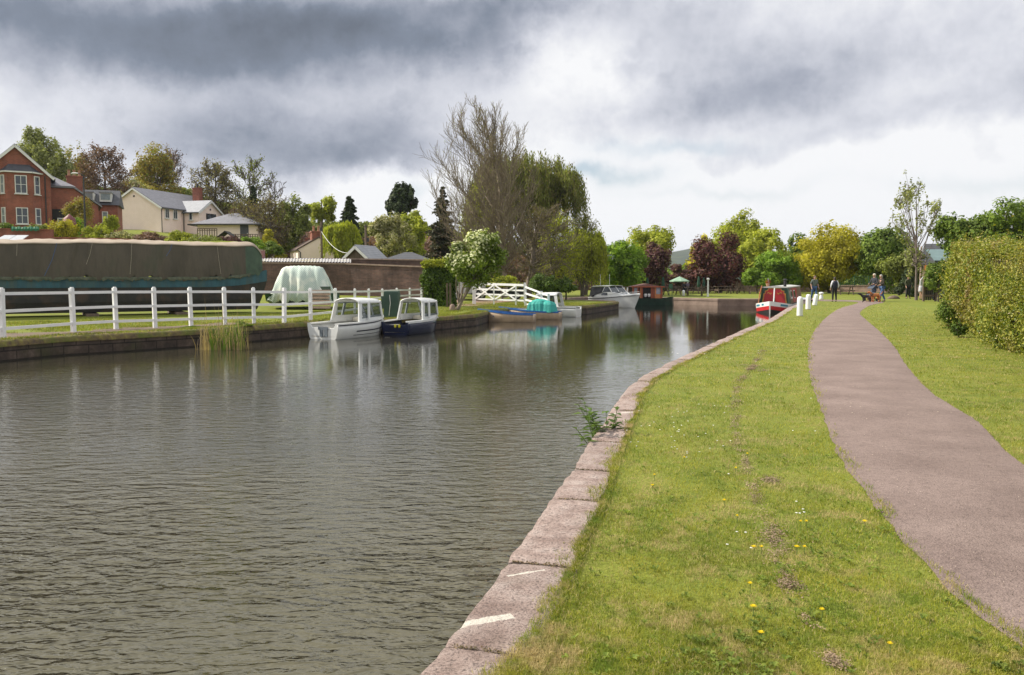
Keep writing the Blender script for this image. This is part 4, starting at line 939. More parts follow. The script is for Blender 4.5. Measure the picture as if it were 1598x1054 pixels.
# hedge on the right
def hedge():
    r = np.random.default_rng(3); t = thing('hedge', 'thick clipped beech hedge of green and russet leaves along the right of the lawn', 'hedge', (12, 22, 0))
    base = np.array(resamp([(4.9, 4.0)]+hedge_base+[(18.3, 35.0)], .3)); d = np.gradient(base, axis=0); d = unit(d); nrm = np.c_[d[:, 1]*-1, d[:, 0]]  # to the left of travel = lawn side
    n = 230000; k = r.integers(0, len(base)-1, n); f = r.random((n, 1)); b = base[k]*(1-f)+base[k+1]*f; nn = nrm[k]; dd_ = d[k]
    s = k/len(base)*30+f[:, 0]; top = np.interp(b[:, 1], [4, 10, 17, 24, 34, 36], [2.05, 2.1, 2.25, 2.45, 2.9, 2.85]); top = top+lump(s*1.3, s*0, 1, 2)*.2+lump(s*5, s*0, 1, 3)*.09+np.where(r.random(n) < .05, r.exponential(.09, n), 0)
    which = r.random(n); W = 1.7; u = r.random(n)
    bulge = lump(s*1.1, u*2.2, 1.3, 5)*.42+lump(s*3.5, u*6, 1.3, 6)*.2
    z = np.where(which < .72, u*top, top+r.normal(0, .05, n)); inn = np.where(which < .72, -bulge+.25*np.clip(u-.75, 0, 1)+.18*(1-u)**3+.6*np.clip((u-.7)/.3, 0, 1)**2.2, u*W)
    low = np.interp(b[:, 1], [20, 28, 34], [0, .15, .3]); inn = np.where(which < .72, inn-low*np.clip(1-u*1.5, 0, 1)**.7, inn)
    dep = np.abs(r.normal(0, .10, n))*np.where(r.random(n) < .04, -1.6, 1)
    P = np.c_[b-nn*(-inn*-1)[:, None]*1, z]; P[:, :2] = b-nn*(inn+dep)[:, None]
    P = np.where((which < .72)[:, None], P, np.c_[b-nn*inn[:, None], z-dep])
    Nr = np.where((which < .72)[:, None], np.c_[nn, 0*z+.35], np.array([0, 0, 1.])[None]); Nr = unit(Nr+r.normal(size=(n, 3))*.65)
    sz = .0235*np.clip(b[:, 1]/15, .7, 1.7)
    o = np.array([12, 22, 0]); V, F = leaf_quads(P-o, Nr, sz, r, .62)
    hm = NT('hedge_leaf'); g = hm.n('ShaderNodeNewGeometry'); rr = g.outputs['Random Per Island']
    big = hm.ramp(hm.noise(.8, 5, .6), [(.47, 0.0), (.66, .9)])
    greens = hm.ramp(rr, [(.05, (.075, .12, .016)), (.5, (.19, .225, .028)), (.95, (.36, .34, .05))]); rust = hm.ramp(rr, [(.05, (.14, .08, .04)), (.5, (.27, .20, .06)), (.95, (.40, .30, .12))])
    c = hm.mix(big, greens, rust); c = hm.mix(hm.ramp(rr, [(.978, 0.0), (.985, .8)]), c, (.45, .38, .26))
    hm.set(c, .5, **{'Specular_IOR_Level': .3}); tb = hm.n('ShaderNodeBsdfTranslucent'); hm.l(hm.mix(1.0, c, (1.2, 1.25, .5), 'MULTIPLY'), tb.inputs[0]); mm = hm.n('ShaderNodeMixShader'); mm.inputs[0].default_value = .3
    hm.l(hm.b.outputs[0], mm.inputs[1]); hm.l(tb.outputs[0], mm.inputs[2]); hm.l(mm.outputs[0], hm.out.inputs[0])
    link('foliage', nmesh('foliage', V, F), hm.m, t)
    # woody inside
    S = []
    for i in range(2600):
        kk = r.integers(0, len(base)-1); q = base[kk]-nrm[kk]*r.uniform(.2, 1.4); zt_ = float(np.interp(q[1], [4, 17, 34], [1.9, 2.1, 2.7])); a = r.normal(0, .07, 2); S.append([*(q-o[:2]), 0, *(q+a*.5-o[:2]), zt_*.5, .014, .010]); S.append([*(q+a*.5-o[:2]), zt_*.5, *(q+a-o[:2]), zt_*.93, .010, .005])
    V, F = seg_tubes(S, 4); link('branches', nmesh('branches', V, F), bark((.13, .095, .07)), t)
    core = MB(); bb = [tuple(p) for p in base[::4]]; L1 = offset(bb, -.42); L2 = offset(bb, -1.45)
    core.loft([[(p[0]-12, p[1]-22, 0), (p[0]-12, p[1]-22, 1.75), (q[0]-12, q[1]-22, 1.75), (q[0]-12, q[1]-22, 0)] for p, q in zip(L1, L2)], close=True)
    core.build('dark_core', mat('hedge_core', (.035, .032, .014), (.02, .018, .01), 12, .95, .8), t)  # solid dark filler behind the hedge leaves
hedge()
# self sown shrubs at the hedge foot
T_('hedge_seedling', 'leafy green sapling at the foot of the hedge, far end', 'shrub', (1460, 1500, 470, 522), 26, LM['mid'], 1800, .04, 9, seed=72, base=0, shape='dome', gap=.3, trunk_r=.015)
T_('hedge_seedling', 'small dark green weed clump at the foot of the hedge, middle', 'shrub', (1484, 1508, 500, 524), 22.5, LM['ivy'], 900, .035, 7, seed=73, base=0, shape='dome', gap=.3, trunk_r=.012)

# ivy clad wall end, ivy on the brick wall
def leaf_box(t, x0, x1, y0, y1, z0, z1, n, s, m, seed, name='foliage', fuzz=.12):
    r = np.random.default_rng(seed); dims = np.array([x1-x0, y1-y0, z1-z0]); c0 = np.array([(x0+x1)/2, (y0+y1)/2, (z0+z1)/2]); d = r.uniform(-1, 1, (n, 3)); ax = r.integers(0, 3, n)
    Nr = np.zeros((n, 3)); sg = np.sign(r.random(n)-.5); Nr[np.arange(n), ax] = sg; d[np.arange(n), ax] = sg
    P = c0+d*dims/2+Nr*r.normal(0, fuzz*.5, n)[:, None]+Nr*(lump(d[:, 0]*4+d[:, 1]*3, d[:, 2]*5, 1, seed)*fuzz*1.2)[:, None]
    V, F = leaf_quads(P, unit(Nr+r.normal(size=(n, 3))*.6), s, r, .7); return link(name, nmesh(name, V, F), m, t)
x, y = XD(686, 46), 46
t = thing('ivy_hedge', 'tall block of dark ivy clipped square at the end of the brick wall', 'hedge', (x, y, hz(x, y)))
leaf_box(t, -.75, .75, -.5, .5, .0, 2.25, 16000, .055, LM['ivy'], 4, fuzz=.2)
leaf_box(t, -.8, .75, -.55, .5, 2.1, 2.45, 4000, .055, LM['lime'], 5, 'sunlit_top', .12)  # lime leaves on top paint the sunlight on the ivy
mb = MB(); mb.box(0, 0, 1.1, 1.2, .7, 2.2); mb.build('dark_core', mat('ivy_core', (.02, .025, .01), (.012, .014, .006), 12, .95, .8), t)  # plain dark block filling the middle of the ivy

# the far off wood that closes the view behind the houses and lawns
def wood(name, label, prof, D0, D1, n, ls, m, seed, base_y=None):
    r = np.random.default_rng(seed); pxs = np.array([p[0] for p in prof], float); ys = np.array([p[1] for p in prof], float)
    px = r.uniform(pxs[0], pxs[-1], n); D = r.uniform(D0, D1, n); x = (px-PX0)/FL*D; g_ = height(x, D)
    top = np.interp(px, pxs, ys)-5*lump(px*.09, D*.1, 1, seed)-3*lump(px*.3, D*.3, 1, seed+1); zt_ = CAMZ+(434-top)/FL*D
    f = 1-r.random(n)**2.2; z = g_+(zt_-g_)*f+lump(x*1.1, z_s(f)*6, 1.4, seed+2)*.6
    P = np.c_[x, D, z]; V, F = leaf_quads(P, unit(r.normal(size=(n, 3))+np.array([-.2, -.6, .6])), ls, r); return tag(link(name, nmesh(name, V, F), m), label, 'wood', kind='stuff')
def z_s(f): return f
wood('woodland', 'brown and olive wood closing the hillside behind the houses', [(-60, 300), (100, 296), (190, 300), (290, 300), (340, 318), (440, 345), (520, 352), (600, 352), (700, 360), (780, 380), (930, 405)], 140, 160, 60000, .40, LM['olive'], 201)
wood('woodland', 'dark brown undergrowth below the hillside trees', [(270, 330), (400, 336), (460, 362), (560, 374), (700, 372), (760, 390), (930, 418)], 108, 128, 26000, .30, LM['brown'], 203)
wood('woodland', 'green thicket behind the picnic lawn and low wall', [(925, 412), (1050, 424), (1100, 412), (1170, 410), (1240, 405), (1350, 402), (1450, 398), (1600, 380), (1800, 380)], 108, 126, 42000, .28, LM['mid'], 205)
# ------------------------------------------------------------ buildings
def brickmat(name, c1, c2, mortar, bw=.22, bh=.075, rough=.85, var=.35):
    n = NT(name); sp = n.n('ShaderNodeSeparateXYZ'); n.l(n.tc.outputs['Object'], sp.inputs[0]); cb = n.n('ShaderNodeCombineXYZ')
    n.l(n.math('ADD', sp.outputs[0], sp.outputs[1]), cb.inputs[0]); n.l(sp.outputs[2], cb.inputs[1])
    b = n.n('ShaderNodeTexBrick'); b.inputs['Scale'].default_value = 1; b.inputs['Brick Width'].default_value = bw; b.inputs['Row Height'].default_value = bh; b.inputs['Mortar Size'].default_value = bh*.12
    for k, v in (('Color1', c1), ('Color2', c2), ('Mortar', mortar)): b.inputs[k].default_value = (*v, 1)
    n.l(cb.outputs[0], b.inputs[0]); f = n.noise(1.2, 6, .65)
    c = n.mix(1.0, b.outputs[0], n.ramp(f, [(.3, 1-var), (.7, 1+var*.6)]), 'MULTIPLY')
    return n.set(c, rough, n.bump(b.outputs[1], -.4, .01))
def tilemat(name, c1, c2, row=.25):
    n = NT(name); f = n.noise(2.5, 6, .6); c = n.ramp(f, [(.3, c2), (.7, c1)])
    w_ = n.n('ShaderNodeTexWave', wave_type='BANDS', bands_direction='Z'); w_.inputs['Scale'].default_value = 1/row*.5; n.l(n.tc.outputs['Object'], w_.inputs[0])
    c = n.mix(1.0, c, n.ramp(w_.outputs[0], [(0, .8), (.5, 1.05)]), 'MULTIPLY'); return n.set(c, .6, n.bump(w_.outputs[0], .4, .02))
M_red = brickmat('red_brick', (.30, .075, .04), (.22, .052, .030), (.26, .16, .12))
M_cream = mat('cream_render', (.90, .74, .67), (.83, .675, .60), 1.2, .9, .15)
M_slate = tilemat('slate_roof', (.23, .23, .26), (.15, .15, .175))
M_lslate = tilemat('pale_slate_roof', (.36, .37, .40), (.27, .28, .31))
M_dslate = tilemat('dark_slate_roof', (.075, .08, .095), (.05, .052, .06))
M_brown = tilemat('brown_tile_roof', (.14, .09, .07), (.08, .055, .045))
M_trim = mat('white_trim', (.72, .72, .70), (.62, .62, .60), 4, .5)
M_glass = NT('window_glass').set((.03, .04, .05), .06, **{'Specular_IOR_Level': .8})
M_net = mat('pale_curtain_glass', (.28, .33, .34), (.14, .17, .18), 3, .15)
M_black = mat('black_metal', (.018, .018, .02), (.03, .03, .03), 8, .45)
M_wood = mat('weathered_wood', (.17, .125, .09), (.09, .062, .045), 7, .8, .4, 20, (1, 1, .2))
M_dark = mat('shade_and_dark_wood', (.012, .011, .010), (.02, .018, .016), 3, .8)  # near-black: painted shade inside openings, also plain dark boards
M_gut = mat('gutter_plastic', (.06, .055, .055), (.04, .04, .04), 5, .4)
M_pot = mat('clay_pot', (.42, .22, .13), (.30, .16, .10), 6, .8)

def window(parent, M, wd, ht, cols_=2, rows_=2, frame=M_trim, pane=M_glass, name='window'):
    """M: matrix placing the window: x across, z up, -y outward"""
    mb = MB(); mb.T = M; f = .07
    for sx in (-1, 1): mb.box(sx*(wd/2-f/2), -.02, 0, f, .10, ht)
    for sz in (-1, 1): mb.box(0, -.02, sz*(ht/2-f/2), wd-2*f, .10, f)
    for i in range(1, cols_): mb.box(-wd/2+wd*i/cols_, -.015, 0, .045, .07, ht-2*f)
    for i in range(1, rows_): mb.box(0, -.012, -ht/2+ht*i/rows_, wd-2*f, .062, .04)
    mb.box(0, -.06, -ht/2-.05, wd+.16, .18, .06)
    w_ = mb.build(name, frame, parent); mb = MB(); mb.T = M; mb.box(0, -.012, 0, wd-.08, .034, ht-.08); mb.build('pane', pane, w_); return w_
def gable(t, w_, l_, eave, ridge, wm, rm, base=-1.5, over=.3, trim=M_trim, x0=0, y0=0, th=.14, name='wall', ov_l=.25, M=None, barge=True):
    """gable ends at y0 and y0+l_, ridge along y"""
    M = M or Matrix.Identity(4); mb = MB(); mb.T = M
    poly = [(x0, y0, base), (x0+w_, y0, base), (x0+w_, y0, eave), (x0+w_/2, y0, ridge-.02), (x0, y0, eave)]
    mb.ext(poly, (0, l_, 0)); wl = mb.build(name, wm, t)
    sl_ = (ridge-eave)/(w_/2); mb = MB(); mb.T = M
    for s in (-1, 1):
        ex = x0+w_/2+s*(w_/2+over); ez = eave-sl_*over
        pr = [(x0+w_/2, y0-ov_l, ridge+.02), (ex, y0-ov_l, ez+.02), (ex, y0-ov_l, ez+.02+th), (x0+w_/2, y0-ov_l, ridge+th+.05)]
        mb.ext(pr, (0, l_+2*ov_l, 0))
    rf = mb.build('roof', rm, t)
    if barge:
        for yy in (y0-ov_l-.03, y0+l_+ov_l+.03):
            mb = MB(); mb.T = M
            for s in (-1, 1): mb.bar((x0+w_/2, yy, ridge-.02), (x0+w_/2+s*(w_/2+over), yy, eave-sl_*over-.02), .05, .2)
            mb.build('bargeboard', trim, t)
    mb = MB(); mb.T = M
    for s in (-1, 1): ex = x0+w_/2+s*(w_/2+over+.05); mb = MB(); mb.T = M; mb.bar((ex, y0-ov_l, eave-sl_*over+.03), (ex, y0+l_+ov_l, eave-sl_*over+.03), .11, .1); mb.build('gutter', M_gut, t)
    return wl, rf
def chimney(rf, x, y, z0, z1, wx, wy, pots=3, m=None, M=None):
    m = m or M_red; mb = MB(); mb.T = M or Matrix.Identity(4); mb.box(x, y, (z0+z1)/2, wx, wy, z1-z0); mb.box(x, y, z1+.06, wx+.14, wy+.14, .12)
    c = mb.build('chimney', m, rf)
    for i in range(pots):
        mb = MB(); mb.T = M or Matrix.Identity(4); px_ = x+(i-(pots-1)/2)*wx/max(pots, 1); mb.lathe([(.13, z1+.12), (.11, z1+.3), (.10, z1+.62), (.14, z1+.64), (.14, z1+.7)], 10, (px_, y, 0)); mb.build('chimney_pot', M_pot, c)
def TM(x, y, z, rz=0): return Matrix.Translation((x, y, z)) @ Matrix.Rotation(rz, 4, 'Z')

# --- red brick house with the bay
D = 75; gx = XD(-22, D); gz = hz(gx+3, D); rz = R(29)
rh = thing('brick_house', 'red brick gabled house with a two storey bay window at the left edge', 'house', (gx, D, gz), rz)
W5 = 5.45; e = ZD(270, D)-gz; rg = ZD(224, D)-gz
wl, rf = gable(rh, W5, 9, e, rg, M_red, M_lslate)
def zr(py, D=75): return ZD(py, D)-gz
bx = 1.3; pts5 = [(bx, 0), (bx+.55, -.75), (bx+2.05, -.75), (bx+2.75, 0)]
pts5 = [(1.4, 0), (1.95, -.8), (3.95, -.8), (4.7, 0)]
mb = MB(); mb.ext([(x, y, -1) for x, y in pts5], (0, 0, zr(268)+1)); bay = mb.build('bay', M_red, rh)
mb = MB(); top = [(2.2, .1, zr(252)), (3.8, .1, zr(252))]
low = [(x+(x-3.0)*.08, y-.15 if y < 0 else y+.05, zr(267)) for x, y in pts5]
mb.add(low+top, [(0, 1, 4), (1, 2, 5, 4), (2, 3, 5), (3, 0, 4, 5), (3, 2, 1, 0)]); mb.build('bay_roof', M_dslate, rh)
mb = MB()
for a, b in zip(low[:-1], low[1:]): mb.bar(a, b, .14, .12)
mb.build('bay_fascia', M_trim, rh)
for zt_, zb_ in ((272, 301), (323, 349)):
    zc = (zr(zt_)+zr(zb_))/2; ht = zr(zt_)-zr(zb_)
    window(rh, TM(3.1, -.8, zc), .95, ht, 2, 2)
    window(rh, TM(1.67, -.4, zc) @ Matrix.Rotation(-math.atan2(.8, .55), 4, 'Z'), .55, ht, 1, 2, pane=M_net)
    window(rh, TM(4.33, -.4, zc) @ Matrix.Rotation(math.atan2(.8, .75), 4, 'Z'), .6, ht, 1, 2)
mb = MB(); mb.tube([(5.0, -.06, -1), (5.0, -.06, e)], .05); mb.build('drainpipe', M_black, rh)
# right wing: lower, roof falling to the right
M_ = Matrix.Identity(4); x0w, x1w, x2w = W5, W5+1.9, W5+3.95
zA, zB = zr(290, 77), zr(316, 77)
mb = MB(); mb.ext([(x0w, 1.2, -1.5), (x2w, 1.2, -1.5), (x2w, 1.2, zB), (x1w, 1.2, zA), (x0w, 1.2, zA)], (0, 5, 0)); mb.build('wing_wall', M_red, rh)
mb = MB(); mb.ext([(x0w-.05, 1.0, zA+.03), (x1w, 1.0, zA+.03), (x1w+.1, 1.0, zA+.16), (x0w-.05, 1.0, zA+.16)], (0, 5.2, 0)); mb.ext([(x1w+.02, .96, zA+.02), (x2w+.3, .96, zB-.16), (x2w+.3, .96, zB-.02), (x1w+.1, .96, zA+.17)], (0, 5.3, 0))
mb.add([(x0w, 1.0, zA+.2), (x1w, 1.0, zA+.2), (x1w-.5, 3.6, zA+.2), (x0w, 3.6, zr(270, 80))], [(0, 1, 2, 3)])
mb.add([(x0w, 1.02, zA+.17), (x1w+.2, 1.02, zA+.17), (x0w, 4.0, zr(269, 79))], [(0, 1, 2)]); wr = mb.build('wing_roof', M_slate, rh)
chimney(wr, x1w+.15, 3.4, zA-.2, zr(272, 79), 1.35, .8, 3)
mb = MB(); mb.box(x0w+1.0, 1.15, zr(330), 1.9, .12, 1.0); mb.build('porch_shade_panel', M_dark, rh)  # flat dark slab, paints the shade of a porch
window(rh, TM(x0w+1.0, 1.05, zr(340)), 1.1, .5, 2, 1)
# --- the house behind with dormers
D2 = 86; x_ = XD(118, D2); z_ = hz(x_, D2)
dh = thing('dormer_house', 'lower red brick house with white dormer windows behind the street lamp', 'house', (x_, D2, z_), R(20))
def zd(py): return ZD(py, D2)-z_
mb = MB(); mb.box(2.1, 2.5, zd(319)/2-.5, 4.2, 5, zd(319)+1); mb.build('wall', M_red, dh)
mb = MB(); mb.add([(-.2, -.3, zd(319)), (4.4, -.3, zd(319)), (4.3, 2.5, zd(292)), (0, 2.5, zd(292)), (4.4, 5.2, zd(319)), (-.2, 5.2, zd(319))], [(0, 1, 2, 3), (3, 2, 4, 5), (1, 4, 2), (0, 3, 5), (0, 5, 4, 1)]); drf = mb.build('roof', M_dslate, dh)
for xx, sc_ in ((1.55, .9), (3.1, 1.1)):
    mb = MB(); zc = zd(306); mb.ext([(xx-.5*sc_, -.1, zc-.5), (xx+.5*sc_, -.1, zc-.5), (xx+.5*sc_, -.1, zc+.4), (xx-.5*sc_, -.1, zc+.4)], (0, 2, 0)); dm = mb.build('dormer', M_trim, drf)
    mb = MB(); mb.box(xx, .75, zc+.48, 1.15*sc_, 2.1, .12); mb.build('dormer_roof', M_lslate, dm)
    mb = MB(); mb.box(xx, -.12, zc, .8*sc_, .03, .62); mb.build('pane', M_net, dm)
window(dh, TM(3.0, -.02, zd(338)), .55, 1.15, 1, 2, pane=M_net)
# --- cream house
D3 = 100; rz3 = -R(15.7); cxn = XD(255, D3); ox, oy = cxn-7.5*math.cos(rz3), D3-7.5*math.sin(rz3); gz3 = hz(cxn, D3)
ch = thing('cream_house', 'cream rendered two storey house with grey slate roof on the hillside', 'house', (ox, oy, gz3), rz3)
def z3(py, D=100): return ZD(py, D)-gz3
gable(ch, 7.5, 12, z3(323), z3(296, 102), M_cream, M_slate)
WT = Matrix.Translation((7.5, 8.7, 0)) @ Matrix.Rotation(R(90), 4, 'Z')   # wing gable looks along +x
WT = Matrix(((0, -1, 0, 9.7), (1, 0, 0, 4.1), (0, 0, 1, 0), (0, 0, 0, 1)))   # local y runs back into the main roof
gable(ch, 4.6, 4.4, z3(325, 98), z3(306, 98), M_cream, M_lslate, M=WT, name='wing_wall', base=-1.5)
RX = lambda x, y, z: Matrix(((0, -1, 0, x), (1, 0, 0, y), (0, 0, 1, z), (0, 0, 0, 1)))   # window facing +x
for yy in (1.0, 2.5): window(ch, RX(7.53, yy, z3(332.5)), .75, 1.15, 2, 1)
window(ch, TM(8.6, 4.07, z3(333)), .5, 1.15, 1, 1)
window(ch, RX(9.73, 6.5, z3(334, 97)), 1.9, 1.3, 3, 1, frame=M_gut)
mb = MB(); mb.box(9.75, 6.4, z3(318, 97), .06, .2, .2); mb.box(3.75, -.03, z3(305), .2, .06, .2); mb.build('vent', M_gut, ch)
for a_, b_p in ((7.62, -.05), (-.06, -.06), (7.62, 4.0)): mb = MB(); mb.tube([(a_, b_p, -1), (a_, b_p, z3(324))], .05); mb.build('drainpipe', M_gut, ch)
mb = MB(); mb.box(6.6, 8.2, (z3(308)+z3(292, 106))/2, .95, .75, z3(292, 106)-z3(308)); mb.box(6.6, 8.2, z3(292, 106)+.05, 1.05, .85, .1); cc3 = mb.build('chimney', M_red, ch)
mb = MB(); mb.lathe([(.14, 0), (.12, .45), (.16, .5)], 8, (6.6, 8.2, z3(292, 106)+.1)); mb.build('chimney_pot', M_black, cc3)
# --- garage with the hipped roof
D4 = 95; x4 = XD(311, D4); g4 = hz(x4+3, D4); gr = thing('garage', 'low cream garage with a hipped grey slate roof beside the cream house', 'garage', (x4, D4, g4), R(-3))
def z4(py): return ZD(py, D4)-g4
mb = MB(); mb.box(3.45, 3, (z4(350)-1.5)/2, 6.9, 6, z4(350)+1.5); mb.build('wall', M_cream, gr)
zz4 = z4(351); mb = MB(); mb.add([(-.9, -.5, zz4), (7.5, -.5, zz4), (7.5, 6.4, zz4), (-.9, 6.4, zz4), (3.0, 2.6, z4(330)), (3.5, 3.2, z4(330))], [(0, 1, 5, 4), (1, 2, 5), (2, 3, 4, 5), (3, 0, 4), (3, 2, 1, 0)]); mb.build('roof', M_slate, gr)
mb = MB(); mb.box(3.3, -.53, zz4, 8.4, .06, .16); mb.bar((-.93, -.5, zz4), (-.93, 6.4, zz4), .06, .16); mb.build('fascia', M_gut, gr)
mb = MB(); mb.box(5.4, -.03, z4(364), .95, .08, 2.1); mb.build('door', M_dslate, gr)
mb = MB(); mb.box(5.75, -.09, z4(365), .05, .05, .12); mb.build('door_handle', M_trim, bpy.data.objects[gr.name].children[-1] if False else gr)
# --- cottage by the yard
D5 = 90; x5 = XD(466, D5); g5 = hz(x5, D5); co = thing('cottage', 'small cream cottage with brown tiled roof and red brick chimneys', 'house', (x5, D5, g5), R(22))
def z5(py): return ZD(py, D5)-g5
wl, rf5 = gable(co, 4.5, 6.5, z5(390), z5(371), M_cream, M_brown, over=.12, ov_l=.08, barge=False, base=-.5)
chimney(rf5, 2.05, .5, z5(378), z5(362), 1.0, .8, 2); chimney(rf5, 2.05, 2.3, z5(377), z5(362), .7, .7, 1); chimney(rf5, 2.05, 5.9, z5(380), z5(369), .8, .6, 1)
mb = MB(); mb.tube([(-.1, -.1, z5(390)), (.25, -.12, z5(394)), (.3, -.1, 0)], .06); mb.build('drainpipe', M_gut, co)
window(co, RX(0, 0, 0) @ Matrix.Identity(4) if False else Matrix(((0, 1, 0, -.02), (-1, 0, 0, 2.0), (0, 0, 1, z5(398)), (0, 0, 0, 1))), .5, .6, 1, 1)
# --- shed roofs behind the wall
x6 = XD(536, 68); s1 = thing('yard_shed', 'low grey shed gable showing over the brick wall beside the cottage', 'shed', (x6, 68, hz(x6, 68)), R(-18))
gable(s1, 2.5, 3, ZD(407, 68)-hz(x6, 68), ZD(386, 68)-hz(x6, 68), M_wood, M_lslate, base=-.2, over=.15)
x7 = XD(598, 66); s2 = thing('hipped_shed', 'dark slate hipped roof peeping over the brick wall', 'shed', (x7, 66, hz(x7, 66)))
mb = MB(); zz7 = ZD(405, 66)-hz(x7, 66); mb.add([(0, 0, zz7), (3.7, 0, zz7), (3.7, 4, zz7), (0, 4, zz7), (1.5, 2, zz7+.62), (2.1, 2, zz7+.62)], [(0, 1, 5, 4), (1, 2, 5), (2, 3, 4, 5), (3, 0, 4), (3, 2, 1, 0)]); mb.build('roof', M_dslate, s2)
mb = MB(); mb.box(1.85, 2, zz7/2-.05, 3.4, 3.6, zz7); mb.build('wall', M_wood, s2)

# --- brick walls
M_oldb = brickmat('old_purple_brick', (.155, .085, .068), (.095, .055, .048), (.13, .095, .08), .24, .08, .9, .6)
M_cop = mat('wall_coping', (.34, .25, .20), (.22, .155, .125), 5, .85, .4)
def wallrun(name, label, pts, m, th=.35, base=-.3, coping=True, cat='wall', cm=None):
    """pts: (x, y, ztop) world"""
    o = Vector((pts[0][0], pts[0][1], 0)); t = thing(name, label, cat, tuple(o)); mb = MB(); mc = MB()
    for a, b in zip(pts[:-1], pts[1:]):
        A, B = Vector(a), Vector(b); d = (B-A); d.z = 0; d.normalize(); n_ = Vector((-d.y, d.x, 0))*th
        q = [(A.x, A.y, base), (B.x, B.y, base), (B.x, B.y, B.z), (A.x, A.y, A.z)]
        mb.ext([tuple(Vector(p)-o) for p in q], tuple(n_))
        if coping: mc.bar(tuple(A-o+n_/2+Vector((0, 0, .045))), tuple(B-o+n_/2+Vector((0, 0, .045))), th+.1, .085)
    mb.build('wall_face', m, t)
    if coping: mc.build('coping', cm or M_cop, t)
    return t
P3 = lambda px, D, py: (XD(px, D, 2), D, ZD(py, D))
wallrun('brick_wall', 'long old purplish brick wall behind the netted boat and white fence', [P3(408, 52, 411.5), P3(540, 51, 413), P3(668, 49, 418)], M_oldb)
wallrun('brick_wall', 'rear old brick wall carrying the upper edge of the corrugated lean-to', [P3(404, 58.5, 404.5), P3(560, 58, 405.5), P3(700, 56, 407.5)], M_oldb)
x8a, x8b = P3(408, 58.2, 406), P3(548, 57.8, 407.2); a8, b8 = P3(408, 52.5, 411.2), P3(548, 51.4, 412.8)
ls_ = thing('lean_to_shed', 'pale corrugated lean-to roof between the two brick walls', 'shed', (x8a[0], x8a[1], 0)); mb = MB(); rows = []
for i in range(121):
    f = i/120; A = Vector(x8a).lerp(Vector(x8b), f); B = Vector(a8).lerp(Vector(b8), f); dz = .03*math.sin(i*1.57)+.12; rows.append([(A.x-x8a[0], A.y-x8a[1], A.z+dz), (B.x-x8a[0], B.y-x8a[1], B.z+dz)])
mb.loft(rows, cap=False); mb.build('roof', mat('corrugated_sheet', (.46, .46, .48), (.26, .24, .24), 1.2, .5, c3=(.30, .26, .06)), ls_, thick=.02)
wallrun('garden_wall', 'red brick garden wall above the covered boat at the left edge', [P3(-60, 59, 357), P3(82, 59, 360)], M_red, cm=M_red)
wallrun('garden_wall', 'low red brick garden wall stepping down beneath the cream house', [P3(82, 59, 372), P3(190, 59, 374), P3(300, 59, 381), P3(388, 59, 386)], M_red, cm=M_red)
wallrun('garden_wall', 'short pinkish garden wall beneath the golden conifer bush', [P3(386, 57.5, 389), P3(412, 57.5, 392), P3(413, 66, 398)], mat('pink_brick', (.30, .15, .14), (.22, .10, .10), 4, .85, .3))
# far stone walls by the picnic lawn
M_rub = brickmat('pink_rubble', (.40, .27, .22), (.28, .18, .15), (.30, .22, .19), .45, .22, .9, .4)
wallrun('stone_wall', 'tall pink rubble wall behind the picnic lawn', [P3(1045, 101, 440.5), P3(1166, 99, 440)], M_rub, .4)
wallrun('stone_wall', 'low pink rubble wall under the green railings', [P3(1166, 97, 447), P3(1300, 95, 446.5), P3(1425, 90, 446), P3(1500, 88, 446)], M_rub, .4, cat='wall')
# railings on the low wall
M_green = mat('green_railing', (.03, .12, .06), (.02, .08, .04), 4, .5)
rt = thing('green_railing', 'thin green metal railing along the top of the low rubble wall', 'railing', (XD(1168, 97), 97, 1.0))
o = Vector((XD(1168, 97), 97, 1.0)); a = Vector(P3(1168, 97.2, 432)); b = Vector(P3(1420, 90.2, 432)); zb0, zb1 = ZD(447, 97), ZD(446, 90); bars = 84; mb = MB(); mb.bar(tuple(a-o), tuple(b-o), .04, .04)
a2 = Vector((a.x, a.y, zb0+.18)); b2 = Vector((b.x, b.y, zb1+.18)); mb.bar(tuple(a2-o), tuple(b2-o), .04, .04); mb.build('rail', M_green, rt)
for i in range(bars):
    f = i/(bars-1); q = a.lerp(b, f); zb_ = zb0+(zb1-zb0)*f; post = i % 7 == 0; mb = MB(); mb.box(q.x-o.x, q.y-o.y, (q.z+zb_)/2-o.z+(.03 if post else -.02), .06 if post else .02, .06 if post else .02, q.z-zb_+(.1 if post else -.08)); mb.build('railing_post' if post else 'railing_bar', M_green, rt)

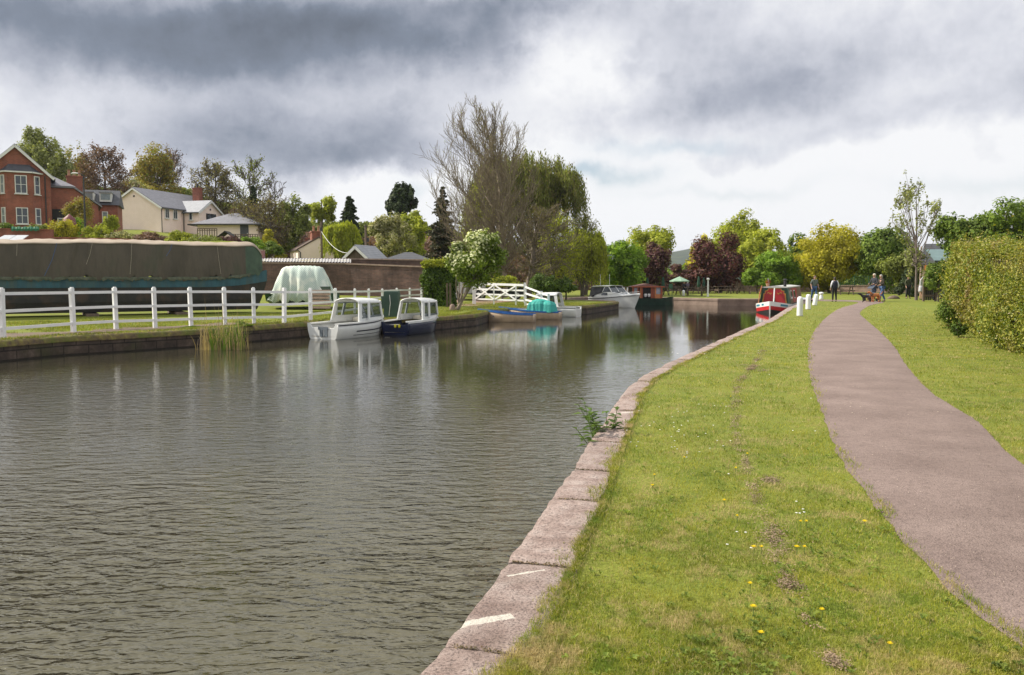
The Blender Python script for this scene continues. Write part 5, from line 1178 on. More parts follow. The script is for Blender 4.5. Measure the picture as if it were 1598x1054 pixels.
# --- small garden and yard things
lt = thing('street_lamp', 'dark slim street lamp with a pale lantern arm above the garden shrubs', 'street lamp', (XD(137, 68), 68, hz(XD(137, 68), 68)))
zt_ = ZD(273, 68)-hz(XD(137, 68), 68); mb = MB(); mb.tube([(0, 0, 0), (0, 0, 2), (0, 0, zt_)], [.11, .08, .05]); mb.tube([(0, 0, zt_-.1), (-.2, 0, zt_+.06), (-.5, 0, zt_+.1)], .035); mb.build('pole', M_black, lt)
mb = MB(); mb.loft([[(x, y*s, zt_+.1+z*s) for y, z in ((-.12, -.05), (.12, -.05), (.14, .04), (0, .09), (-.14, .04))] for x, s in ((-.42, .6), (-.6, 1), (-.85, 1), (-.98, .5))], close=True); mb.build('lantern', mat('pale_lamp', (.6, .6, .6), (.5, .5, .5)), lt)
def pole(name, label, px, D, y0, extra):
    x = XD(px, D); b = hz(x, D); t = thing(name, label, 'pole', (x, D, b)); z = ZD(y0, D)-b; mb = MB(); mb.tube([(0, 0, -.2), (0, 0, z)], [.13, .09]); mb.build('pole', M_wood, t); mb = MB()
    if extra == 1: mb.box(0, 0, z-.25, .6, .06, .06); mb.box(0, -.06, z-.7, .16, .12, .3)
    else:
        mb.box(0, 0, z-.1, .03, .9, .03)
        for k in range(5): mb.box(.02, -.4+k*.2, z-.1, .4, .015, .015)
        mb.box(.12, 0, z-1.2, .3, .1, .35); mb.tube([(0, -.05, z-2.2), (.25, -.05, z-2.0), (.25, -.05, z-1.6)], .03)
    mb.build('crossarm' if extra == 1 else 'aerial', M_black, t); return (x, D, b+z)
pA = pole('telegraph_pole', 'wooden telegraph pole standing in front of the cottage gable', 503, 78, 346, 1); pB = pole('aerial_mast', 'dark mast with aerials beside the grey shed gable', 572, 70, 352, 2)
wt_ = thing('overhead_wire', 'pale wire drooping from the telegraph pole to the shed roof', 'wire', (pA[0], pA[1], pA[2]-.9)); mb = MB(); e_ = Vector((XD(546, 68), 68, ZD(395, 68)))-Vector((pA[0], pA[1], pA[2]-.9))
mb.tube([tuple(e_*f+Vector((0, 0, -1.1*4*f*(1-f)*.5))) for f in [i/14 for i in range(15)]], .022, 5); mb.build('wire', M_trim, wt_)
x = XD(113, 65); t = thing('garden_parasol', 'folded dusky red garden parasol between the shrubs', 'parasol', (x, 65, hz(x, 65))); mb = MB(); zz = ZD(334, 65)-hz(x, 65)
mb.lathe([(.02, zz), (.14, zz-.12), (.42, zz-.35), (.52, zz-.9), (.48, zz-1.15)], 9); mb.build('canopy', mat('dusky_red_cloth', (.20, .06, .06), (.15, .04, .045)), t, smooth=True); mb = MB(); mb.tube([(0, 0, 0), (0, 0, zz-.2)], .03); mb.build('pole', M_wood, t)
x = XD(30, 57.6); t = thing('green_netting', 'strip of bright green netting hung along the garden wall top', 'netting', (x, 58.7, ZD(357, 58.7))); mb = MB(); rws = []
for i in range(30): f = i/29; rws.append([(-.95+1.95*f, -.06, .12+.03*math.sin(i)), (-.95+1.95*f, -.12+.03*math.sin(i*2), -.02), (-.95+1.95*f, -.08, -.16-.03*math.sin(i*1.3))])
mb.loft(rws, cap=False); mb.build('cloth', mat('green_net', (.035, .20, .11), (.02, .13, .07)), t, thick=.01)
def railing(name, label, px0, px1, D, y0, y1, m, n):
    a = XD(px0, D); b = XD(px1, D); z0, z1 = ZD(y1, D), ZD(y0, D); t = thing(name, label, 'railing', (a, D, z0)); mb = MB(); mb.box((b-a)/2, 0, z1-z0, b-a, .05, .06); mb.box((b-a)/2, 0, (z1-z0)*.55, b-a, .04, .05); mb.build('rail', m, t)
    for i in range(n): mb = MB(); mb.box((b-a)*i/(n-1), 0, (z1-z0)/2-.3, .06, .06, z1-z0+.6); mb.build('post', m, t)
railing('garden_railing', 'dark slatted trellis rail below the hipped garage', 311, 341, 70, 357, 363, M_wood, 9)
railing('garden_railing', 'dark garden railing in front of the garage door', 366, 404, 72, 366, 373, M_wood, 11)
x = XD(353, 66); t = thing('garden_shelter', 'little dark pitched roof shelter among the shrubs below the garage', 'shelter', (x, 66, hz(x, 66))); zz = ZD(362, 66)-hz(x, 66); mb = MB(); mb.ext([(-.75, 0, zz-.55), (0, 0, zz), (.75, 0, zz-.55), (.75, 0, zz-.48), (0, 0, zz+.08), (-.75, 0, zz-.48)], (0, 1.2, 0)); mb.build('roof', M_dark, t)
mb = MB(); [mb.box(sx, sy, (zz-.5)/2, .08, .08, zz-.5) for sx in (-.6, .6) for sy in (.1, 1.1)]; mb.build('posts', M_wood, t)
cf = thing('cold_frame', 'pale glazed cold frame lid showing over the left end of the tarpaulin', 'cold frame', (XD(14, 56), 56, 0)); zz = ZD(373, 56); mb = MB()
for k in range(2): mb.add([(-.9+k*.95, 0, zz-.15), (-.0+k*.95, 0, zz-.15), (-.15+k*.85, 1.4, zz+.3), (-.95+k*.85, 1.4, zz+.3)], [(0, 1, 2, 3)])
mb.build('glass_lid', mat('pale_glazing', (.5, .52, .54), (.4, .42, .45), 3, .3), cf, thick=.04); mb = MB(); mb.box(0, .8, zz/2-.12, 1.7, 1.2, zz-.2); mb.build('frame', M_wood, cf)

# ------------------------------------------------------------ white fences
fp = [(5, None, 529, 450), (114.5, None, 519, 450), (181, None, 514.5, 449.5), (242, None, 512.5, 449.5), (298, None, 510, 449.5), (351, None, 508, 449.5), (396.5, None, 506.5, 450), (444, None, 506, 450.5), (485, 31.2, 0, 451), (524, 33.8, 0, 451), (554, 36.8, 0, 451.5), (576, 39.6, 0, 451.5), (597, 42.5, 0, 451.5), (619.5, 44.5, 0, 450.5), (640, 46.3, 0, 450.5), (658, 47.6, 0, 449.5)]
pp = []
for px, D, by, ty in fp:
    if D is None: x, y = G(px, by)
    else: x, y = XD(px, D), D
    z = hz(x, y); pp.append((x, y, z, min(ZD(ty, y), z+1.32)))
pp = [(pp[0][0]-(pp[1][0]-pp[0][0])*k, pp[0][1]-(pp[1][1]-pp[0][1])*k, 0, pp[0][3]) for k in (2, 1)]+pp
o = Vector(pp[0][:3]); ft = thing('post_and_rail_fence', 'long white post and three rail fence along the far canal bank', 'fence', tuple(o))
for i, (x, y, z, t_) in enumerate(pp):
    j = pp[min(i+1, len(pp)-1)]; k = pp[max(i-1, 0)]; rz = math.atan2(j[1]-k[1], j[0]-k[0]); mb = MB(); tl = rnd.uniform(-.012, .012); sz = .118 if i < 12 else .10
    mb.box(x-o.x, y-o.y, (z+t_)/2-.15, sz, sz, t_-z+.3, rz, tl, tl); mb.box(x-o.x, y-o.y, t_+.015, sz*.7, sz*.7, .03, rz); mb.build('post', M_white, ft, bevel=.012)
for a, b in zip(pp[:-1], pp[1:]):
    for f in (.90, .55, .20):
        A = Vector((a[0], a[1]-.08, a[2]+(a[3]-a[2])*f))-o; B = Vector((b[0], b[1]-.08, b[2]+(b[3]-b[2])*f))-o; mb = MB(); mb.bar(tuple(A), tuple(B), .04, .082); mb.build('rail', M_white, ft)
# lift gate with cross bracing and the fence that runs down from it
gL = (XD(740, 50), 50); gR = (XD(819, 47.5), 47.5); z0 = ZD(470, 50); ztL, ztR = ZD(441.5, 50), ZD(444, 47.5)
gt = thing('white_gate', 'white cross braced field gate at the top of the lawn', 'gate', (gL[0], gL[1], z0)); o = Vector((gL[0], gL[1], z0))
def q(f, z): return tuple(Vector((gL[0]+(gR[0]-gL[0])*f, gL[1]+(gR[1]-gL[1])*f, z))-o)
def zt2(f): return ztL+(ztR-ztL)*f
zb2 = lambda f: z0+.1+(ZD(473, 47.5)-z0)*f
mb = MB(); mb.box(0, 0, (ztL-z0)/2-.1, .2, .2, ztL-z0+.3); mb.build('gate_post', M_white, gt, bevel=.01)
mb = MB(); a = q(1.0, 0); mb.box(a[0], a[1], (zt2(1)+zb2(1))/2-o.z, .12, .12, zt2(1)-zb2(1)+.2); mb.build('gate_post', M_white, gt)
for nm, za in (('top_rail', 1.0), ('middle_rail', .68), ('middle_rail', .38), ('bottom_rail', .08)):
    mb = MB(); A = q(.02, zb2(0)+(zt2(0)-zb2(0))*za-.05); B = q(.98, zb2(1)+(zt2(1)-zb2(1))*za-.05); mb.bar(A, B, .05, .13 if za == 1 else .09); mb.build(nm, M_white, gt)
for f in (.40, .83): mb = MB(); mb.bar(q(f, zb2(f)-.25), q(f, zt2(f)-.1), .09, .07, (0, 1, 0)); mb.build('upright', M_white, gt)
for f0, f1 in ((.03, .40), (.42, .83), (.40, .78)):
    for s in ((0, 1), (1, 0)):
        za = [zb2(f0)+.05, zt2(f0)-.1]; zc = [zb2(f1)+.05, zt2(f1)-.1]; mb = MB(); A = Vector(q(f0, za[s[0]])); B = Vector(q(f1, zc[s[1]])); dy = Vector((0, -.06-.03*s[0], 0)); mb.bar(tuple(A+dy), tuple(B+dy), .03, .08)
        if f0 != .40: mb.build('brace', M_white, gt)
f2p = [(820, 47.3, 446, 473), (845, 44, 456, 478), (856, 42.8, 460, 479)]; o = Vector((XD(820, 47.3), 47.3, 0)); ft2 = thing('post_and_rail_fence', 'short white fence stepping down from the gate to the moored boats', 'fence', tuple(o))
for i, (px, D, ty, by) in enumerate(f2p):
    x = XD(px, D); z, t_ = ZD(by, D), ZD(ty, D); mb = MB(); mb.box(x-o.x, D-o.y, (z+t_)/2-.1, .12, .12, t_-z+.3); mb.build('post', M_white, ft2)
    if i:
        for f in (.92, .55, .18): mb = MB(); mb.bar((px0-o.x, D0-o.y, z0_+(t0_-z0_)*f), (x-o.x, D-o.y, z+(t_-z)*f), .05, .09); mb.build('rail', M_white, ft2)
    px0, D0, z0_, t0_ = x, D, z, t_
# gravel drive behind the gate
gd = []; dp = [(702, 463, 739, 470), (706, 458, 760, 463), (715, 453, 800, 456)]
V = []; F = []
for i in range(12):
    f = i/11; y = 47+f*12; xa = XD(700+f*6, y); xb = XD(742+f*70, y)
    for k in range(8): x = xa+(xb-xa)*k/7; V.append((x, y, hz(x, y)+.02))
for i in range(11):
    for k in range(7): j = i*8+k; F.append((j, j+1, j+9, j+8))
struct(link('driveway', nmesh('driveway', V, F), mat('red_gravel', (.36, .24, .18), (.28, .18, .14), 20, .95, .6)), 'reddish gravel drive behind the white gate')

# vehicles behind the gate
def car(label, x, y, rz, body, kind='car'):
    t = thing('parked_'+kind, label, kind, (x, y, hz(x, y)), rz); L_, Wd = (4.3, 1.75) if kind == 'car' else (4.9, 1.95)
    prof = [(-2.15, .35), (-2.15, .75), (-2.0, .95), (-1.3, 1.02), (-.7, 1.42), (.55, 1.46), (1.35, 1.05), (2.05, .95), (2.15, .7), (2.15, .35)] if kind == 'car' else [(-2.4, .4), (-2.4, .95), (-2.1, 1.15), (-1.6, 1.25), (-1.05, 1.95), (2.35, 2.0), (2.45, 1.7), (2.45, .4)]
    mb = MB(); mb.ext([(a, -Wd/2, b) for a, b in prof], (0, Wd, 0)); mb.build('body', body, t, bevel=.06)
    gl_ = [(-1.2, 1.03), (-.66, 1.36), (.5, 1.39), (1.15, 1.05)] if kind == 'car' else [(-1.55, 1.27), (-1.1, 1.82), (.0, 1.86), (.0, 1.3)]
    mb = MB(); mb.ext([(a, -Wd/2-.012, b) for a, b in gl_], (0, .01, 0)); mb.ext([(a, Wd/2+.002, b) for a, b in gl_], (0, .01, 0))
    if kind == 'van':
        mb.add([(-1.62, -.82, 1.28), (-1.62, .82, 1.28), (-1.12, .78, 1.87), (-1.12, -.78, 1.87)], [(0, 1, 2, 3)])
    else: mb.add([(-1.26, -.75, 1.07), (-1.26, .75, 1.07), (-.74, .7, 1.41), (-.74, -.7, 1.41)], [(0, 1, 2, 3)])
    mb.build('windows', M_glass, t)
    for sx in (-1.35, 1.35):
        for sy in (-1, 1):
            mb = MB(); mb.tube([(sx, sy*(Wd/2-.2), .32), (sx, sy*(Wd/2+.01), .32)], .32, 18); wh = mb.build('wheel', M_black, t); mb = MB(); mb.tube([(sx, sy*(Wd/2), .32), (sx, sy*(Wd/2+.02), .32)], .18, 12); mb.build('rim', M_trim, wh)
    for sy in (-1, 1): mb = MB(); mb.box(-2.17 if kind == 'car' else -2.42, sy*.6, .72, .04, .3, .14); mb.build('headlight', M_trim, t)
car('white van parked behind the leaning stems of the flowering shrub', XD(712, 59), 59, R(58), mat('white_car_paint', (.72, .72, .72), None, 3, .25), 'van')
car('dark estate car parked behind the trunk of the leafless tree', XD(776, 63), 63, R(12), mat('dark_car_paint', (.03, .035, .045), None, 3, .2))

# far hills, mast
V = []; F = []; nx = 160
for j, (yy, k) in enumerate([(1150, 0), (1300, .55), (1500, 1), (2100, .8)]):
    for i in range(nx):
        x = -1400+2800*i/(nx-1); px = 799+x/yy*1300
        top = 38+16*math.exp(-((px-950)/60)**2)+8*math.exp(-((px-1110)/50)**2)+6*math.sin(px*.013)+3*math.sin(px*.04+1); V.append((x, yy, 4+(top if k else 0)*k+(2*math.sin(i*1.7)+1.5*math.sin(i*3.1))*k))
for j in range(3):
    for i in range(nx-1): q_ = j*nx+i; F.append((q_, q_+1, q_+1+nx, q_+nx))
hm = NT('wooded_hill'); c = hm.ramp(hm.noise(.012, 6, .65), [(.4, (.022, .035, .022)), (.55, (.05, .07, .03)), (.68, (.10, .14, .04))]); hm.set(c, .95)
struct(link('hills', nmesh('hills', V, F), hm.m), 'wooded hills far beyond the canal')
x = XD(1048, 1480); mt = thing('radio_mast', 'thin pale radio mast on the far hilltop', 'mast', (x, 1480, 44)); mb = MB()
for sx, sy in ((-1, -1), (1, -1), (0, 1)): mb.tube([(sx*2.2, sy*2.2, 0), (sx*.5, sy*.5, 24)], .35, 4)
for k in range(7): z = 2+k*3.2; s = 2.2-(1.7*z/24); mb.tube([(-s, -s, z), (s, -s, z+1.5), (0, s, z+3)], .18, 4)
mb.tube([(0, 0, 22), (0, 0, 30)], .25, 5); mb.build('lattice', mat('pale_steel', (.5, .52, .55), None, 3), mt)
# ------------------------------------------------------------ the covered boat on the bank
M_tarp = NT('shaded_tarpaulin'); f = M_tarp.noise(.8, 7, .65, M_tarp.co((1, 1, .5))); f2 = M_tarp.noise(6, 6, .7, M_tarp.co((1.4, 1.4, .22)))  # side of the cover, shade put into a darker colour than the top
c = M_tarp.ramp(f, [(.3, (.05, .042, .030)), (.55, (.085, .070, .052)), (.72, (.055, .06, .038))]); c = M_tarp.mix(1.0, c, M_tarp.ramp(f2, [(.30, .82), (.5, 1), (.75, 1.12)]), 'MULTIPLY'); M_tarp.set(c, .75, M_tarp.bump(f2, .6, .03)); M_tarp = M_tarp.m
M_tarpt = mat('sunlit_tarpaulin', (.40, .33, .26), (.27, .22, .17), 1.6, .8, .4, 9, (1, 1, 1), c3=(.30, .24, .18))  # top of the same cover, sunlight put into the paler colour
M_tgreen = mat('green_tarpaulin', (.06, .10, .065), (.035, .06, .042), 3, .7, .5)
M_teal = mat('faded_teal_paint', (.022, .10, .135), (.012, .055, .08), 4, .55, .2, 20, (1, 1, .3), c3=(.05, .08, .07))
M_hull = mat('black_hull_paint', (.030, .028, .026), (.016, .015, .015), 3, .65, .4, 20, c3=(.075, .045, .03))
bx, by = XD(417, 39.5), 39.5; ax = Vector((-.86, -.51, 0)).normalized(); rzb = math.atan2(-ax.y, -ax.x)   # local +x = towards the bow
LB = 17.0; ox, oy = bx+ax.x*LB, by+ax.y*LB
tb = thing('covered_narrowboat', 'long teal and black boat laid up ashore under a sagging brown tarpaulin', 'boat', (ox, oy, 0), rzb); tb.scale = (1, 1, 1.085)
def nb_half(f): return 1.05*(1-max(0, (f-.80)/.20)**2.1*.93)*(1-max(0, (.08-f)/.08)**2*.6)
secs = []; n = 60
for i in range(n+1):
    f = i/n; b = nb_half(f); x = f*LB; up = .30*max(0, (f-.82)/.18)**2; zz = []
    secs.append([(x, -b, 1.50+up), (x, -b, 1.10+up*.8), (x, -b*.99, 1.13+up*.8), (x-up*.8, -b*.94, .55+up*.3), (x-up*1.6, -b*.80, .14), (x-up*1.6, 0, .12), (x-up*1.6, b*.80, .14), (x-up*.8, b*.94, .55+up*.3), (x, b*.99, 1.13+up*.8), (x, b, 1.10+up*.8), (x, b, 1.50+up)])
mb = MB(); mb.loft(secs, cap=True); mb.build('hull', M_hull, tb, smooth=False)
mb = MB()
for s in (-1, 1): mb.loft([[(f_*LB/60, s*(nb_half(f_/60)+.012), 1.10+.24*max(0, (f_/60-.82)/.18)**2), (f_*LB/60, s*(nb_half(f_/60)+.014), 1.52+.3*max(0, (f_/60-.82)/.18)**2)] for f_ in range(61)], cap=False)
mb.build('painted_band', M_teal, tb, thick=.012)
def tarpz(f): return 2.70+.12*f+.03*math.sin(f*13)+.012*math.sin(f*61)-.9*max(0, (f-.955)/.045)**2
sec = []; tops = []
for i in range(181):
    f = i/180*.985; x = f*LB; b = nb_half(f)+.05; z = tarpz(f); fold = .6*(.02*math.sin(i*1.3+math.sin(i*.37)*2)+.03*math.sin(i*.43+1)+.012*math.sin(i*2.9)); hem = 1.47+.07*math.sin(i*.7)+.05*math.sin(i*1.9)+.04*math.sin(i*.21)+.30*max(0, (f-.82)/.18)**2
    dr = fold*1.4; zl = z
    row = []
    for s in (-1, 1):
        col = [(x, s*(b+.02+dr), hem), (x, s*(b+.03+dr*.7), hem+.22), (x, s*(b*.98+dr*.5), (hem+z)/2), (x, s*(b*.93+dr*.25), zl-.12), (x, s*(b*.9), zl)]
        row.append(col)
    sec.append(row[0]); tops.append(([tuple(p) for p in row[0]], [tuple(p) for p in row[1]], zl, b, x))
mb = MB()
for s in (0, 1): mb.loft([t_[s] for t_ in tops], cap=False)
e_ = tops[-1]; mb.add([e_[0][k] for k in range(5)]+[e_[1][k] for k in range(5)], [(k, k+1, 6+k, 5+k) for k in range(4)])
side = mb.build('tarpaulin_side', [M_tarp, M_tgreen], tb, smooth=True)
for p in side.data.polygons:
    if p.center.x > LB*.935: p.material_index = 1
mb = MB(); mb.loft([[(x, -b*.9-.03, z+.005), (x, -b*.86, z+.05), (x, -b*.4, z+.12+.012*math.sin(i*.9)+.012*math.sin(i*.23)), (x, 0, z+.20+.018*math.sin(i*.31)+.01*math.sin(i*1.1)), (x, b*.4, z+.12), (x, b*.86, z+.05), (x, b*.9+.03, z+.005)] for i, (_, _, z, b, x) in enumerate(tops)], cap=False)
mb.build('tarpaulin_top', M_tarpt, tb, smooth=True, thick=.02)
# tattered hem hanging on the band
mb = MB(); rws = []
for k in range(420):
    x = .3+(LB*.95-.3)*k/419; f = x/LB; b = nb_half(f)+.075; z = 1.52+.3*max(0, (f-.82)/.18)**2; l_ = .06+.10*abs(float(lump(x*3.1, 0, 1.8, 61)))+.09*abs(float(lump(x*9, 0, 1.8, 62)))+rnd.uniform(0, .04); o_ = .02*math.sin(x*7)
    rws.append([(x, -b-.005, z), (x, -b-.02-o_*.5, z-l_*.5), (x+.02*math.sin(k), -b-.015-o_, z-l_)])
mb.loft(rws, cap=False)
mb.build('torn_hem', mat('grey_green_rag', (.12, .13, .09), (.06, .07, .05), 8, .9), tb, fix=False)
M_rope = mat('pale_rope', (.45, .40, .32), (.3, .26, .2), 20, .9); M_brope = mat('blue_rope', (.02, .12, .35), None, 3, .7)
for k, x in enumerate([4.2, 5.4, 6.9, 8.3, 9.6, 11.1, 12.7, 14.6]):
    f = x/LB; b = nb_half(f)+.05; z = tarpz(f); mb = MB(); lean = rnd.uniform(-.5, .5); ln = rnd.uniform(.4, 1.3)
    mb.tube([(x, -b*.9-.04, z+.03), (x+lean*.4, -b*.97-.06, z-ln*.5), (x+lean, -b-.09, z-ln)], .007, 5); mb.build('tie_rope', M_rope if k % 3 else M_brope, tb)
for x in (5.1, 8.9, 9.4, 12.2):   # seams and slack folds in the sheet
    f = x/LB; b = nb_half(f)+.05; z = tarpz(f); sl2 = rnd.uniform(-.5, .5); mb = MB(); mb.loft([[(x+sl2*t, -(b*(.9+.1*t))-.035, z-1.25*t), (x+.08+sl2*t, -(b*(.9+.1*t))-.09, z-1.25*t-.01), (x+.2+sl2*t, -(b*(.9+.1*t))-.035, z-1.25*t-.02)] for t in [j/8 for j in range(9)]], cap=False); mb.build('tarpaulin_fold', M_tarp, tb, smooth=True)
for i, x in enumerate([2.5, 6.0, 9.5, 13.0]):
    P = Matrix.Translation((ox, oy, 0)) @ Matrix.Rotation(rzb, 4, 'Z') @ Vector((x, 0, 0))
    t = thing('timber_block', 'dark timber baulk propping up the covered boat', 'timber', (P.x, P.y, 0), rzb, 'timber baulks under the laid up boat'); mb = MB(); mb.box(0, 0, .05, .5, 2.5, .12); mb.build('baulk', M_wood, t, bevel=.01)

# netted boat
M_mesh = NT('green_white_netting'); wv = M_mesh.n('ShaderNodeTexWave', wave_type='BANDS', bands_direction='DIAGONAL'); wv.inputs['Scale'].default_value = 6.5; wv.inputs['Distortion'].default_value = 2.2; wv.inputs['Detail Scale'].default_value = .6
M_mesh.l(M_mesh.co((1, .3, 1)), wv.inputs[0]); c = M_mesh.ramp(wv.outputs[0], [(.30, (.30, .41, .36)), (.60, (.58, .64, .60))]); c = M_mesh.mix(M_mesh.ramp(M_mesh.noise(1.5, 4), [(.5, 0.0), (.62, .8)]), c, (.68, .70, .62)); M_mesh.set(c, .85)
x, y = XD(474, 42), 42; g0 = hz(x, y)
nt_ = thing('netted_dinghy', 'boat ashore draped in green and white netting behind the white fence', 'boat', (x, y, g0)); secs = []
zt_ = ZD(415.5, 42)-g0
for i in range(41):
    u = -1+2*i/40; hh = zt_*(1-.10*abs(u)**3)*(1-.62*max(0, (abs(u)-.62)/.38)**1.6); col = []
    for k in range(15):
        v = -1+2*k/14; w_ = .9+.25*(1-abs(u)); prof = (1-abs(v)**3.2); fold = .05*math.sin(i*1.1+k*.4)+.04*math.sin(i*.5)
        z = .35+(.08*math.sin(i*.9)+.04*math.sin(i*2.2))*(1-prof)+(hh-.35)*prof-.05*(1-abs(v))*math.cos(u*9)**2*0; col.append((u*1.45*(1+.12*(1-prof)), v*w_+fold*abs(v), z+(.02*math.sin(i*2.3))))
    secs.append(col)
mb = MB(); mb.loft(secs, cap=False); mb.build('netting', M_mesh.m, nt_, smooth=True, thick=.02)
hs = []
for i in range(13):
    f = i/12; b = .85*(1-max(0, (f-.55)/.45)**2*.9); xx = -1.7+f*3.5; hs.append([(xx, -b, .75), (xx, -b*.8, .4), (xx, 0, .25), (xx, b*.8, .4), (xx, b, .75)])
mb = MB(); mb.loft(hs); mb.build('hull', mat('dark_green_hull', (.02, .085, .05), (.012, .05, .03), 4, .5), nt_)
mb = MB(); mb.box(1.2, -.6, .95, .5, .5, .3); mb.build('green_cover', M_tgreen, nt_)
ts = thing('plank_stack', 'stack of pinkish sawn planks standing beside the netted boat', 'planks', (XD(501, 41), 41, hz(XD(501, 41), 41)))
for k in range(6): mb = MB(); mb.box(rnd.uniform(-.03, .03), 0, .12+k*.16, .88, .3, .11); mb.build('plank', mat('pink_plank', (.50, .36, .30), (.36, .24, .2), 6, .8), ts)
x = XD(612, 33.6); kb = thing('utility_cabinet', 'dark green canvas covered cabinet at the water\'s edge between the white boats', 'cabinet', (x, 33.6, 0)); hh = ZD(454.5, 33.6)
M_cab = mat('dark_green_cover', (.025, .065, .042), (.015, .04, .028), 2, .55, .3)
mb = MB(); mb.loft([[(-.30*s, -.28*s, z), (.30*s, -.28*s, z), (.31*s, .28*s, z), (-.31*s, .28*s, z)] for s, z in ((1.08, 0), (1, .3), (.99, hh-.08), (.93, hh))], close=True); mb.build('body', M_cab, kb, bevel=.02)
mb = MB(); mb.box(-.34, -.1, hh-.45, .12, .3, .5); mb.build('side_pocket', M_cab, kb)
mb = MB(); mb.tube([(-.05, -.32, hh-.15), (-.02, -.34, .6), (-.08, -.33, .1)], .012, 5); mb.build('cord', M_trim, kb)

# ------------------------------------------------------------ boats afloat
M_gel = mat('white_gelcoat', (.72, .73, .72), (.64, .655, .65), 2, .28, 0, spec=.5)
M_gelin = mat('cream_gelcoat', (.66, .62, .52), (.56, .52, .44), 2, .4)
M_navy = mat('navy_gelcoat', (.012, .018, .055), (.008, .012, .035), 2, .22)
M_strake = mat('dark_strake', (.025, .03, .05), None, 3, .4)
gw = NT('boat_window'); tr = gw.n('ShaderNodeBsdfTransparent'); tr.inputs[0].default_value = (.75, .8, .82, 1); m_ = gw.n('ShaderNodeMixShader'); m_.inputs[0].default_value = .55; gw.set((.05, .06, .07), .05); gw.l(gw.b.outputs[0], m_.inputs[1]); gw.l(tr.outputs[0], m_.inputs[2]); gw.l(m_.outputs[0], gw.out.inputs[0]); M_bwin = gw.m
def hb(f, B, p=2.2, s=.45, tw=.9): return B/2*(1-max(0, (f-s)/(1-s))**p)*(tw+(1-tw)*min(1, f/.3))
def hullsecs(L_, B, H, sheer=.12, n=22, rake=.35, p=2.2, s=.45, tw=.9, zoff=0):
    out = []
    for i in range(n+1):
        f = i/n; b = max(hb(f, B, p, s, tw), .012); g_ = H*(1+sheer*f**2*1.6); k = max(0, (f-.7)/.3)**2
        out.append([(f*L_+rake*k*(g_*w_), sg*b*bw, z+zoff) for sg, bw, z, w_ in ((-1, 1, g_, 1), (-1, .97, g_*.6, .6), (-1, .86-.25*k, .05, 0), (-1, .6-.3*k, -.12, -.1), (1, .6-.3*k, -.12, -.1), (1, .86-.25*k, .05, 0), (1, .97, g_*.6, .6), (1, 1, g_, 1))])
    return out
